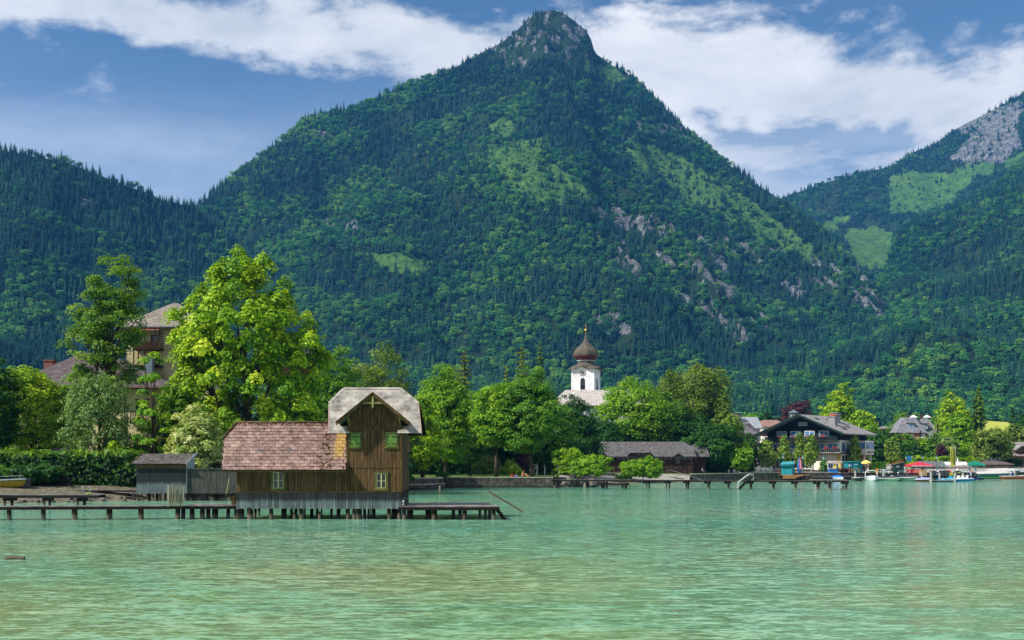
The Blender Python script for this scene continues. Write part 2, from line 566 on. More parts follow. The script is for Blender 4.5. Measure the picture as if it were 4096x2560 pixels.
RIGHT = Ridge('hill', [
    (2000, 1640, 1300), (2600, 1560, 1450), (3000, 1440, 1600), (3300, 1300, 1750), (3420, 1215, 1850), (3500, 1150, 1950), (3545, 1075, 2050), (3570, 990, 2150), (3590, 950, 2200), (3660, 885, 2250),
    (3760, 862, 2280), (3880, 805, 2300), (3990, 735, 2320), (4096, 655, 2340), (4500, 430, 2400), (6000, 200, 2400)],
    [(2000, 900, 34), (4200, 850, 32), (6000, 800, 30)], [(2000, 1.1), (3300, 1.2), (4100, 1.35), (6000, 1.5)], 71, 85)
RIDGES = [LEFT, RIGHT, CENTRAL, RIGHT_FAR]      # nearest first

# open ground and bare rock, as outlines of (column, row) that are carried onto the slopes they lie on
MEADOWS = {
    id(CENTRAL): [([(1850, 625), (1990, 590), (2170, 520), (2215, 560), (2170, 640), (2250, 690), (2340, 740), (2390, 800), (2240, 822), (2110, 800), (2010, 730), (1900, 665)], 0.75),
                  ([(2480, 535), (2600, 590), (2740, 640), (2920, 745), (3090, 860), (3260, 995), (3310, 1075), (3190, 1040), (2990, 920), (2840, 840), (2640, 740), (2520, 640)], 0.85),
                  ([(1420, 1010), (1600, 1005), (1730, 1060), (1700, 1095), (1520, 1085)], 0.25),
                  ([(1960, 470), (2050, 490), (2040, 540), (1950, 530)], 0.3),
                  ([(2340, 220), (2440, 260), (2500, 330), (2440, 330), (2360, 280)], 0.5)],
    id(RIGHT_FAR): [([(3560, 690), (3650, 680), (3720, 700), (3980, 650), (3960, 690), (3800, 800), (3700, 840), (3540, 850)], 0.35),
                    ([(3360, 940), (3440, 910), (3570, 920), (3560, 1080), (3450, 1090)], 0.015),
                    ([(3300, 880), (3400, 860), (3400, 900), (3330, 930)], 0.02),
                    ([(3930, 500), (4096, 440), (4096, 480), (3950, 530)], 0.02),
                    ([(4020, 640), (4096, 590), (4096, 640), (4030, 690)], 0.05)],
    id(LEFT): [], id(RIGHT): [([(2480, 1460), (2700, 1430), (2760, 1520), (2560, 1560)], 0.6)]}
ROCKS = {
    id(CENTRAL): [([(2080, 120), (2130, 50), (2230, 40), (2320, 90), (2380, 150), (2378, 215), (2330, 235), (2230, 235), (2130, 260), (2060, 250), (1970, 265), (1990, 180)], 0.75),
                  ([(2270, 840), (2480, 830), (2640, 880), (2800, 930), (3010, 980), (3230, 1040), (3440, 1070), (3560, 1190), (3540, 1290), (3330, 1180), (3230, 1140), (3110, 1320), (2960, 1360), (2880, 1320), (2700, 1190), (2500, 1060), (2340, 930)], 0.55),
                  ([(1230, 880), (1330, 870), (1450, 885), (1440, 915), (1300, 930)], 0.35),
                  ([(2380, 1240), (2480, 1260), (2520, 1330), (2420, 1350), (2370, 1300)], 0.4),
                  ([(2520, 480), (2780, 500), (2760, 560), (2640, 560), (2540, 530)], 0.5),
                  ([(1220, 510), (1380, 520), (1340, 560), (1240, 550)], 0.4)],
    id(RIGHT_FAR): [([(3780, 500), (3890, 470), (4096, 410), (4096, 580), (3990, 650), (3850, 665), (3790, 640), (3840, 570), (3960, 500), (3800, 540)], 0.12)],
    id(LEFT): [([(330, 800), (400, 805), (400, 840), (340, 840)], 0.45)],
    id(RIGHT): []}

mm, t, p = new_mat('mountain_slope')
am = t.n('ShaderNodeAttribute'); am.attribute_name = 'meadow'
ar = t.n('ShaderNodeAttribute'); ar.attribute_name = 'rock'
forest_floor = t.ramp(t.noise(0.03, 6, 0.6, coord='World'), [(0.3, (0.012, 0.030, 0.014, 1)), (0.7, (0.03, 0.065, 0.022, 1))])
grass_c = t.ramp(t.noise(0.05, 9, 0.78, (1, 1, 0.6), coord='World'), [(0.28, (0.022, 0.075, 0.020, 1)), (0.45, (0.055, 0.145, 0.028, 1)), (0.62, (0.12, 0.23, 0.045, 1)), (0.76, (0.22, 0.22, 0.12, 1))])
rk = t.ramp(t.noise(0.09, 9, 0.78, (1, 1, 0.5), coord='World'), [(0.3, (0.030, 0.040, 0.036, 1)), (0.44, (0.080, 0.092, 0.098, 1)), (0.54, (0.195, 0.202, 0.205, 1)), (0.70, (0.40, 0.40, 0.39, 1))])
jit = t.math('MULTIPLY', t.math('SUBTRACT', t.noise(0.045, 5, 0.65, coord='World'), 0.5), 1.5)
c = t.mix(t.step(t.math('ADD', am.outputs['Fac'], jit), 0.42, 0.58), forest_floor, grass_c)
c = t.mix(t.step(t.math('ADD', ar.outputs['Fac'], jit), 0.42, 0.55), c, rk)
t.l(c, p.inputs['Base Color']); p.inputs['Roughness'].default_value = 0.95; p.inputs['Specular IOR Level'].default_value = 0.1
b = t.n('ShaderNodeBump'); b.inputs['Strength'].default_value = 0.9; b.inputs['Distance'].default_value = 14.0
t.l(t.noise(0.08, 9, 0.75, coord='World'), b.inputs['Height']); t.l(b.outputs[0], p.inputs['Normal'])

def zone(px, py, lst):
    px = px + (fbm(px / 60, py / 60, 901, 4) - 0.5) * 95          # ragged edges
    py = py + (fbm(px / 50 + 9, py / 50, 902, 4) - 0.5) * 70
    m = np.zeros(px.shape); dens = np.ones(px.shape)
    for poly, dn in lst:
        i = inpoly(px, py, poly)
        m[i] = 1.0; dens[i] = dn
    return m, dens
def blurred(px, py, lst):
    s = 0
    for (a, b) in ((0, 0), (14, 0), (-14, 0), (0, 12), (0, -12), (10, 9), (-10, -9), (10, -9), (-10, 9)):
        s = s + zone(px + a, py + b, lst)[0]
    return s / 9.0
def streaks(px, py):
    """bare ribs running down the gully field to the right"""
    a = (py + px * 0.0) - (px - 2300) * 0.95
    return vnoise(a / 21.0 + fbm(px / 60, py / 60, 3, 3) * 2.2, (px + py) / 120.0, 5) * 0.62 + fbm(px / 26, py / 30, 8, 3) * 0.38

LABELS_M = {'mountain': 0}
for r in RIDGES:
    lo, hi = r.pts[0][0], r.pts[-1][0]
    step = 12 if r is CENTRAL else 16
    uu = np.arange(lo, hi + 1, step, dtype=float)
    if lo < -400 or hi > 4500:
        uu = np.unique(np.concatenate([uu[(uu > -400) & (uu < 4500)], np.arange(lo, hi + 1, 60)]))
    tt = np.concatenate([np.linspace(0, 1, 150), [1.015, 1.04, 1.09, 1.18, 1.3]])
    UU, TT = np.meshgrid(uu, tt)
    x, d, z = r.z(UU, TT)
    py = YH - (z - CAM_H) * FOC / d
    mead = blurred(UU, py, MEADOWS[id(r)]); rock = blurred(UU, py, ROCKS[id(r)])
    if r is CENTRAL:
        g = inpoly(UU, py, ROCKS[id(r)][1][0])
        st = streaks(UU, py)
        rock = np.where(g, np.clip((st - 0.585) * 8 + 0.5, 0, 1), rock)
        z = z + np.where(g, (st - 0.5) * 26, 0)
        cf = inpoly(UU, py, ROCKS[id(r)][0][0]) & (TT < 0.985)
        z = z + np.where(cf, (fbm(UU / 26, py / 40, 77, 4) - 0.5) * 34, 0)
        rock = np.where(inpoly(UU, py, ROCKS[id(r)][0][0]), np.clip(0.5 + (fbm(UU / 24, py / 30, 78, 4) - 0.57) * 5, 0, 1), rock)
    a, b_ = UU.shape
    idx = np.arange(a * b_).reshape(a, b_)
    q = np.stack([idx[:-1, :-1], idx[:-1, 1:], idx[1:, 1:], idx[1:, :-1]], -1).reshape(-1, 4)
    o = np_mesh(r.name, np.stack([x, d, z], -1).reshape(-1, 3), q, mm, smooth=True, extra={'meadow': mead.ravel(), 'rock': rock.ravel()})
    tag(o, kind='structure')

# ------------------------------------------------------------------ small trees for the far woods
def spruce_small(seed, tiers=9, n=8, wob=0.3):
    rg = np.random.RandomState(seed)
    V, F = [], []
    for i in range(tiers):
        f = i / (tiers - 1)
        zc = 0.12 + 0.84 * f
        r = (0.17 * (1 - f) ** 0.85 + 0.012) * (0.85 + 0.3 * rg.rand())
        h = 0.16 * (1 - 0.55 * f)
        for k in range(n):
            a = 2 * math.pi * (k + 0.5 * (i % 2) + rg.rand() * wob) / n
            rr = r * (0.65 + 0.6 * rg.rand())
            w = math.pi / n * 1.25
            b = len(V)
            V += [(0, 0, zc + h * 0.55),
                  (rr * 0.62 * math.cos(a - w), rr * 0.62 * math.sin(a - w), zc - h * 0.05),
                  (rr * math.cos(a), rr * math.sin(a), zc - h * (0.25 + 0.3 * rg.rand())),
                  (rr * 0.62 * math.cos(a + w), rr * 0.62 * math.sin(a + w), zc - h * 0.05)]
            F.append((b, b + 1, b + 2, b + 3))
    for k in range(4):
        a0, a1 = k * math.pi / 2, (k + 1) * math.pi / 2
        b = len(V)
        V += [(0.012 * math.cos(a0), 0.012 * math.sin(a0), 0), (0.012 * math.cos(a1), 0.012 * math.sin(a1), 0), (0.006 * math.cos(a1), 0.006 * math.sin(a1), 0.9), (0.006 * math.cos(a0), 0.006 * math.sin(a0), 0.9)]
        F.append((b, b + 1, b + 2, b + 3))
    return np.array(V), np.array(F)
def broad_small(seed, n=300, w=0.33):
    rg = np.random.RandomState(seed)
    lobes = [(0, 0, 0.58, 0.26)] + [(rg.uniform(-.2, .2), rg.uniform(-.2, .2), rg.uniform(.36, .82), rg.uniform(.13, .22)) for _ in range(9)]
    V, F = [], []
    for i in range(n):
        cx, cy, cz, r = lobes[rg.randint(len(lobes))]
        v = rg.normal(size=3); v /= np.linalg.norm(v)
        if v[2] < -0.4: v[2] = -v[2]
        c = np.array([cx * w / 0.3, cy * w / 0.3, cz]) + v * np.array([r * w / 0.3, r * w / 0.3, r * 1.0]) * (0.8 + 0.25 * rg.rand())
        nrm = v + rg.normal(size=3) * 0.55 + np.array([0, 0, 0.35]); nrm /= np.linalg.norm(nrm)
        s = np.cross(nrm, rg.normal(size=3)); s /= np.linalg.norm(s)
        u2 = np.cross(nrm, s)
        a, b2 = 0.052 * rg.uniform(.7, 1.4), 0.04 * rg.uniform(.7, 1.4)
        b = len(V)
        V += [c - s * a, c - u2 * b2, c + s * a, c + u2 * b2]
        F.append((b, b + 1, b + 2, b + 3))
    for k in range(4):
        a0, a1 = k * math.pi / 2, (k + 1) * math.pi / 2
        b = len(V)
        V += [(0.02 * math.cos(a0), 0.02 * math.sin(a0), 0), (0.02 * math.cos(a1), 0.02 * math.sin(a1), 0), (0.01 * math.cos(a1), 0.01 * math.sin(a1), 0.6), (0.01 * math.cos(a0), 0.01 * math.sin(a0), 0.6)]
        F.append((b, b + 1, b + 2, b + 3))
    return np.array(V), np.array(F)
far_spruce = leaf_mat('far_spruce', [(0.010, 0.044, 0.040, 1), (0.022, 0.082, 0.056, 1), (0.052, 0.145, 0.070, 1)], 0.12, 0.8, inst=True, wscale=0.004, spec=0.1)
far_broad = leaf_mat('far_broadleaf', [(0.019, 0.098, 0.050, 1), (0.042, 0.18, 0.064, 1), (0.098, 0.29, 0.068, 1), (0.21, 0.39, 0.065, 1)], 0.3, 0.75, inst=True, wscale=0.004, spec=0.1)
tree_coll = bpy.data.collections.new('forest_kinds')
for i in range(4):
    v, f = spruce_small(100 + i, 9 + (i % 2), 8)
    tree_coll.objects.link(np_mesh('a_spruce_kind', v, f, far_spruce, parent=False))
for i in range(4):
    v, f = broad_small(200 + i, 300, 0.30 + 0.03 * i)
    tree_coll.objects.link(np_mesh('b_broadleaf_kind', v, f, far_broad, parent=False))

ng = bpy.data.node_groups.new('forest_scatter', 'GeometryNodeTree')
ng.interface.new_socket('Geometry', in_out='INPUT', socket_type='NodeSocketGeometry')
ng.interface.new_socket('Geometry', in_out='OUTPUT', socket_type='NodeSocketGeometry')
gi = ng.nodes.new('NodeGroupInput'); go = ng.nodes.new('NodeGroupOutput')
ci = ng.nodes.new('GeometryNodeCollectionInfo')
ci.inputs['Collection'].default_value = tree_coll
ci.inputs['Separate Children'].default_value = True
ci.inputs['Reset Children'].default_value = True
iop = ng.nodes.new('GeometryNodeInstanceOnPoints')
iop.inputs['Pick Instance'].default_value = True
def gattr(nm, ty):
    n = ng.nodes.new('GeometryNodeInputNamedAttribute'); n.data_type = ty
    n.inputs['Name'].default_value = nm
    return n.outputs[0]
ng.links.new(gi.outputs[0], iop.inputs['Points'])
ng.links.new(ci.outputs[0], iop.inputs['Instance'])
ng.links.new(gattr('kind', 'INT'), iop.inputs['Instance Index'])
cmb = ng.nodes.new('ShaderNodeCombineXYZ'); ng.links.new(gattr('turn', 'FLOAT'), cmb.inputs[2])
ng.links.new(cmb.outputs[0], iop.inputs['Rotation'])
ng.links.new(gattr('size', 'FLOAT_VECTOR'), iop.inputs['Scale'])
ng.links.new(iop.outputs[0], go.inputs[0])

FORESTS = []
def forest(name, label, P, H, Wd, kind, tone):
    me = bpy.data.meshes.new(name)
    me.vertices.add(len(P)); me.vertices.foreach_set('co', np.asarray(P, np.float32).ravel())
    rg = np.random.RandomState(len(P))
    for nm, ty, arr in (('kind', 'INT', kind.astype(np.int32)), ('turn', 'FLOAT', rg.rand(len(P)) * 6.283), ('tone', 'FLOAT', tone)):
        a = me.attributes.new(nm, ty, 'POINT'); a.data.foreach_set('value', np.asarray(arr, np.int32 if ty == 'INT' else np.float32))
    a = me.attributes.new('size', 'FLOAT_VECTOR', 'POINT')
    a.data.foreach_set('vector', np.stack([Wd, Wd, H], -1).astype(np.float32).ravel())
    o = link(bpy.data.objects.new(name, me))
    md = o.modifiers.new('scatter', 'NODES'); md.node_group = ng
    md.show_viewport = False          # switched on again at the end; saves time while the rest is built
    FORESTS.append(md)
    return tag(o, label, 'forest', kind='stuff')

rg = np.random.RandomState(3)
FOREST_SPOTS = []
for li, (r, label, spac) in enumerate(((LEFT, 'spruce forest covering the hill on the left, with extra dark trees for its shade', 5.9), (RIGHT, 'mixed forest on the low slopes behind the village', 5.9),
                             (CENTRAL, 'mixed forest covering the great pointed mountain', 6.1), (RIGHT_FAR, 'forest along the distant ridge with the cliffs', 8.5))):
    lo, hi = max(r.pts[0][0], -500), min(r.pts[-1][0], 4600)
    N = 420000
    u = rg.uniform(lo, hi, N); tq = np.sqrt(rg.uniform(0.0, 1.0, N)) * 1.004
    tq = rg.uniform(0.0, 1.006, N)
    x, d, z = r.z(u, tq)
    x2, d2, z2 = r.z(u, tq + 0.01)
    dr, zr, df, zf = r.params(u)
    dens = (d / FOC) * np.hypot(d2 - d, z2 - z) / 0.01 * (hi - lo) / N / (spac * spac)   # expected trees for each sample
    py = YH - (z - CAM_H) * FOC / d
    keep = rg.rand(N) < dens
    mm_, dm = zone(u, py, MEADOWS[id(r)]); rr_, drk = zone(u, py, ROCKS[id(r)])
    prob = dm * drk
    if r is CENTRAL:
        g = inpoly(u, py, ROCKS[id(r)][1][0])
        prob = np.where(g, np.where(streaks(u, py) > 0.6, 0.2, 0.9), prob)
    clear = fbm(x / 70, d / 110, 300 + li, 3)
    prob = prob * np.where((clear > 0.66) & (mm_ < 0.5), 0.35, 1)
    keep &= rg.rand(N) < prob
    keep &= (py > -50)
    for nr in RIDGES[:RIDGES.index(r)]:
        inside = (u > nr.pts[0][0]) & (u < nr.pts[-1][0])
        yr = ip(u, [(a_, b_) for a_, b_, c_ in nr.pts]); drn = ip(u, [(a_, c_) for a_, b_, c_ in nr.pts])
        hide = inside & (d > drn) & (py - 24 * FOC / d > yr + 10)
        keep &= ~hide
    u, x, d, z, py, mead = u[keep], x[keep], d[keep], z[keep], py[keep], mm_[keep]
    n = len(u)
    zone_n = fbm(x / 85, d / 110 + z / 70, 400 + li, 4)
    p_con = np.clip(0.50 + (zone_n - 0.5) * 3.2 + (0.38 if r is LEFT else 0.08) + np.where(py > 1230, -0.15, 0.08) + np.where(py < 330, 0.3, 0), 0.04, 0.97)  # more dark conifers on the left hill stand in for its shade
    con = rg.rand(n) < p_con
    kind = np.where(con, rg.randint(0, 4, n), rg.randint(4, 8, n))
    hgt = np.where(con, 10 + 12 * rg.rand(n) ** 1.5, 6.5 + 7.5 * rg.rand(n) ** 1.3)
    small = (mead > 0.5) & (rg.rand(n) < 0.85)
    hgt = np.where(small, hgt * rg.uniform(0.22, 0.48, n), hgt)
    hgt = np.where((py < 250) & (r is CENTRAL), hgt * 0.62, hgt)
    wid = np.where(con, hgt * rg.uniform(0.95, 1.4, n), hgt * rg.uniform(0.95, 1.45, n))
    tone = np.clip(rg.normal(0.40, 0.22, n) + (fbm(x / 60, d / 60, 500, 2) - 0.5) * 0.6 + np.where(small, 0.3, 0), 0, 1)
    forest('forest', label, np.stack([x, d, z - 0.8], -1), hgt, wid, kind, tone)
    print('forest', r.name, n)
# ================================================================== the lake
mw, t, p = new_mat('lake_water')
ge = t.n('ShaderNodeNewGeometry')
# the colour of the water itself: sandy shallows near, milky turquoise over deeper lake bed
bed = t.noise(0.030, 3, 0.5, (0.75, 1.25, 1), coord='World', loc=(3.1, 0.7, 0), dist=0.5)
base = t.ramp(bed, [(0.30, (0.230, 0.255, 0.085, 1)), (0.43, (0.250, 0.325, 0.130, 1)), (0.52, (0.170, 0.355, 0.195, 1)), (0.62, (0.290, 0.350, 0.155, 1)), (0.78, (0.370, 0.365, 0.190, 1))])
sx = t.n('ShaderNodeSeparateXYZ'); t.l(ge.outputs['Position'], sx.inputs[0])
far = t.step(t.math('ADD', sx.outputs['Y'], t.math('MULTIPLY', t.noise(0.02, 3, coord='World'), 40)), 48, 92)
deep = t.ramp(t.noise(0.022, 4, 0.5, (0.35, 1.6, 1), coord='World', loc=(7, 2, 0)), [(0.35, (0.070, 0.300, 0.225, 1)), (0.48, (0.150, 0.380, 0.255, 1)), (0.66, (0.235, 0.410, 0.260, 1))])
c = t.mix(far, base, deep)
t.l(c, p.inputs['Base Color'])
p.inputs['IOR'].default_value = 1.333
p.inputs['Roughness'].default_value = 0.08
p.inputs['Specular IOR Level'].default_value = 0.5
# ripples: the slope of the surface is laid down directly, so that it holds out to the far shore
def slope(scale, detail, rough, stretch, loc, amp):
    mp = t.n('ShaderNodeMapping')
    mp.inputs['Scale'].default_value = stretch; mp.inputs['Location'].default_value = loc
    t.l(ge.outputs['Position'], mp.inputs['Vector'])
    x = t.n('ShaderNodeTexNoise')
    x.inputs['Scale'].default_value = scale; x.inputs['Detail'].default_value = detail
    x.inputs['Roughness'].default_value = rough; x.inputs['Distortion'].default_value = 0.35
    t.l(mp.outputs[0], x.inputs['Vector'])
    v = t.n('ShaderNodeVectorMath', operation='SUBTRACT'); t.l(x.outputs['Color'], v.inputs[0]); v.inputs[1].default_value = (0.5, 0.5, 0.5)
    m_ = t.n('ShaderNodeVectorMath', operation='MULTIPLY'); t.l(v.outputs[0], m_.inputs[0]); m_.inputs[1].default_value = (amp * 0.85, amp, 0)
    return m_.outputs[0]
def vadd(a, b_):
    v = t.n('ShaderNodeVectorMath', operation='ADD'); t.l(a, v.inputs[0])
    if isinstance(b_, tuple): v.inputs[1].default_value = b_
    else: t.l(b_, v.inputs[1])
    return v.outputs[0]
gust = t.n('ShaderNodeVectorMath', operation='SCALE')
s_all = vadd(slope(2.9, 2, 0.55, (0.45, 1.25, 1), (0, 0, 0), 0.64), slope(9.0, 2, 0.5, (0.55, 1.2, 1), (5, 3, 0), 0.58))
t.l(s_all, gust.inputs[0])
gk = t.math('ADD', t.math('MULTIPLY', t.noise(0.05, 3, 0.6, (0.5, 1.3, 1), coord='World', loc=(1, 4, 0)), 1.5), 0.25)
t.l(gk, gust.inputs['Scale'])
nz = t.n('ShaderNodeVectorMath', operation='NORMALIZE'); t.l(vadd(gust.outputs[0], (0.0, 0.0, 1.0)), nz.inputs[0])
t.l(nz.outputs[0], p.inputs['Normal'])
lake = MB().add([(-1200, -60, 0), (1200, -60, 0), (1200, 420, 0), (-1200, 420, 0)], [(0, 1, 2, 3)]).build('lake', mw)
tag(lake, kind='structure')
# ================================================================== trees and shrubs near the water
def unit(v):
    return v / np.maximum(np.linalg.norm(v, axis=-1, keepdims=True), 1e-9)
def leaf_quads(rg, C, NRM, size, tone, aspect=0.62, droop=0.0):
    """one pointed leaf spray (a rhombus) at each place"""
    n = len(C)
    NRM = unit(NRM)
    s = unit(np.cross(NRM, rg.normal(size=(n, 3))))
    if droop:
        s = unit(s + np.array([0, 0, -droop]))
        NRM = unit(NRM - s * np.sum(NRM * s, -1, keepdims=True))
    u = np.cross(NRM, s)
    a = (size * rg.uniform(0.65, 1.35, n))[:, None]
    V = np.stack([C - s * a, C - u * a * aspect + NRM * a * 0.12, C + s * a, C + u * a * aspect + NRM * a * 0.12], 1).reshape(-1, 3)
    F = np.arange(4 * n).reshape(n, 4)
    return V, F
def dirs(rg, n):
    return unit(rg.normal(size=(n, 3)))
def lumps(rg, d, k=9, sharp=5.0):
    """uneven radius over directions: a few random bulges"""
    ax = dirs(rg, k); w = rg.uniform(0.3, 1.0, k)
    return (np.exp(sharp * (d @ ax.T - 1)) * w).max(-1)
def crown(rg, env, n_clump, n_leaf, leaf, clump_r, flat=0.75, shell=0.5, up=0.55, spread=0.5, droop=0.0, bulge=0.45, tall=1.0, low_cut=-1.0):
    """leaf sprays gathered into clumps inside the ellipsoids env = [(cx, cy, cz, rx, ry, rz, share)]; returns arrays and the clump centres"""
    CC, CR, OUT = [], [], []
    tot = sum(e[6] for e in env)
    for e in env:
        k = max(3, int(n_clump * e[6] / tot))
        d = dirs(rg, k * 2)
        d = d[d[:, 2] > low_cut][:k]
        r = (shell + (1 - shell) * rg.rand(len(d)) ** 0.6) * (1 - bulge + bulge * 1.35 * lumps(rg, d))
        c = np.array(e[:3]) + d * np.array(e[3:6]) * r[:, None]
        CC.append(c); OUT.append(d)
        CR.append(clump_r * rg.uniform(0.6, 1.35, len(d)))
    CC = np.concatenate(CC); CR = np.concatenate(CR); OUT = np.concatenate(OUT)
    w = CR ** 2; w /= w.sum()
    pick = rg.choice(len(CC), n_leaf, p=w)
    dl = dirs(rg, n_leaf)
    dl[:, 2] = np.where(dl[:, 2] < -0.35, -dl[:, 2], dl[:, 2])
    rr = rg.rand(n_leaf) ** 0.35
    P = CC[pick] + dl * (CR[pick] * rr)[:, None] * np.array([1, 1, flat * tall])
    if tall > 1.2:      # upright tufts that come to a point
        zrel = (P[:, 2] - CC[pick][:, 2]) / (CR[pick] * flat * tall)
        k = np.clip(1.05 - 0.62 * np.clip(zrel, -0.4, 1), 0.25, 1.2)
        P[:, :2] = CC[pick][:, :2] + (P[:, :2] - CC[pick][:, :2]) * k[:, None]
    N = dl * 0.9 + OUT[pick] * 0.5 + np.array([0, 0, up]) + rg.normal(size=(n_leaf, 3)) * spread
    ct = rg.normal(0.5, 0.16, len(CC))
    tone = np.clip(ct[pick] + rg.normal(0, 0.13, n_leaf), 0, 1)
    V, F = leaf_quads(rg, P, N, leaf, tone, droop=droop)
    return V, F, tone, CC
def limbs(rg, H, tr, CC, n=12, r0=None, lean=(0, 0), fork=0.28, top=0.82):
    """tapered trunk with boughs reaching into the crown"""
    mb = MB()
    r0 = r0 or max(0.10, H * 0.022)
    pts, rad = [], []
    steps = 7
    for i in range(steps + 1):
        f = i / steps
        pts.append((lean[0] * f + math.sin(f * 5 + H) * 0.012 * H * f, lean[1] * f, f * H * top))
        rad.append(r0 * (1.25 if i == 0 else 1.0) * (1 - 0.82 * f))
    mb.tube(pts, rad, 8)
    order = rg.permutation(len(CC))[:n]
    for j in order:
        e = Vector(CC[j])
        f = rg.uniform(fork, max(fork + 0.1, min(0.75, e.z / H * 0.85)))
        i = min(int(f / 1.0 * steps / top), steps - 1)
        b0 = Vector(pts[i])
        if e.z < b0.z + 0.1:
            b0 = Vector(pts[max(1, i - 2)])
        mid = b0.lerp(e, 0.5) + Vector((rg.normal() * 0.02 * H, rg.normal() * 0.02 * H, 0.03 * H))
        mb.tube([b0, mid, e], [rad[i] * 0.55, rad[i] * 0.34, 0.02 + 0.002 * H], 5, cap=False)
    return mb

BARK = M('bark', ['#221a12', '#43382a', '#5d5342'], 2.5, 0.95, 0.6, (1, 1, 0.25))
BARK_B = M('birch_bark', ['#8b877c', '#c9c5ba', '#e2dfd6'], 3.0, 0.9, 0.2, (1, 1, 0.4))
LEAF = {
    'lime': leaf_mat('leaves_yellow_green', ['#4a7a0e', '#6f9c12', '#96b81a', '#c0d234'], 0.36),
    'ash': leaf_mat('leaves_ash', ['#3a5f16', '#537d1e', '#6e972a', '#8fae3c'], 0.42),
    'hedge': leaf_mat('leaves_hedge', ['#142f0f', '#1f4715', '#3a6a1c', '#6f9428'], 0.36),  # dark end stands for the shaded face, light end for the sunlit top
    'bright': leaf_mat('leaves_bright_green', ['#457410', '#639419', '#82ae22', '#a2c034'], 0.42),
    'mid': leaf_mat('leaves_mid_green', ['#345e18', '#4b7c1d', '#649428', '#83a938'], 0.40),
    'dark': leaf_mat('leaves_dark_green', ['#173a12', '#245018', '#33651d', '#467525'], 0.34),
    'olive': leaf_mat('leaves_olive', ['#44601d', '#5d7a28', '#778f36', '#90a248'], 0.40),
    'silver': leaf_mat('leaves_silver_green', ['#43662c', '#5f8242', '#7d9c56', '#99b06e'], 0.36),
    'cream': leaf_mat('leaves_pale_flowering', ['#5d7f2c', '#86a045', '#b1bd74', '#d2d5a4'], 0.36),
    'larch': leaf_mat('needles_larch', ['#4a5a1a', '#667520', '#7f8a2c', '#99983c'], 0.30),
    'spruce': leaf_mat('needles_spruce', ['#1c3a22', '#2a5030', '#39663a', '#4c7a40'], 0.22),
    'purple': leaf_mat('leaves_purple', ['#2c141c', '#43222b', '#5b3038', '#6f4248'], 0.30),
    'birch': leaf_mat('leaves_birch', ['#4d6f22', '#6a8c30', '#84a23f', '#a0b355'], 0.42),
    'larch2': leaf_mat('needles_larch_green', ['#34541c', '#4b6e22', '#62832a', '#7a9436'], 0.30),
}
TSEED = [1000]
def finish_tree(name, label, cat, loc, V, F, tone, lm, trunk_mb, bark=BARK, group=None, part='crown', trunk='trunk'):
    t_ = thing(name, label, cat, loc, group=group)
    np_mesh(part, V, F, LEAF[lm], tone, parent=t_)
    if trunk_mb is not None:
        trunk_mb.build(trunk, bark, t_, smooth=True)
    return t_
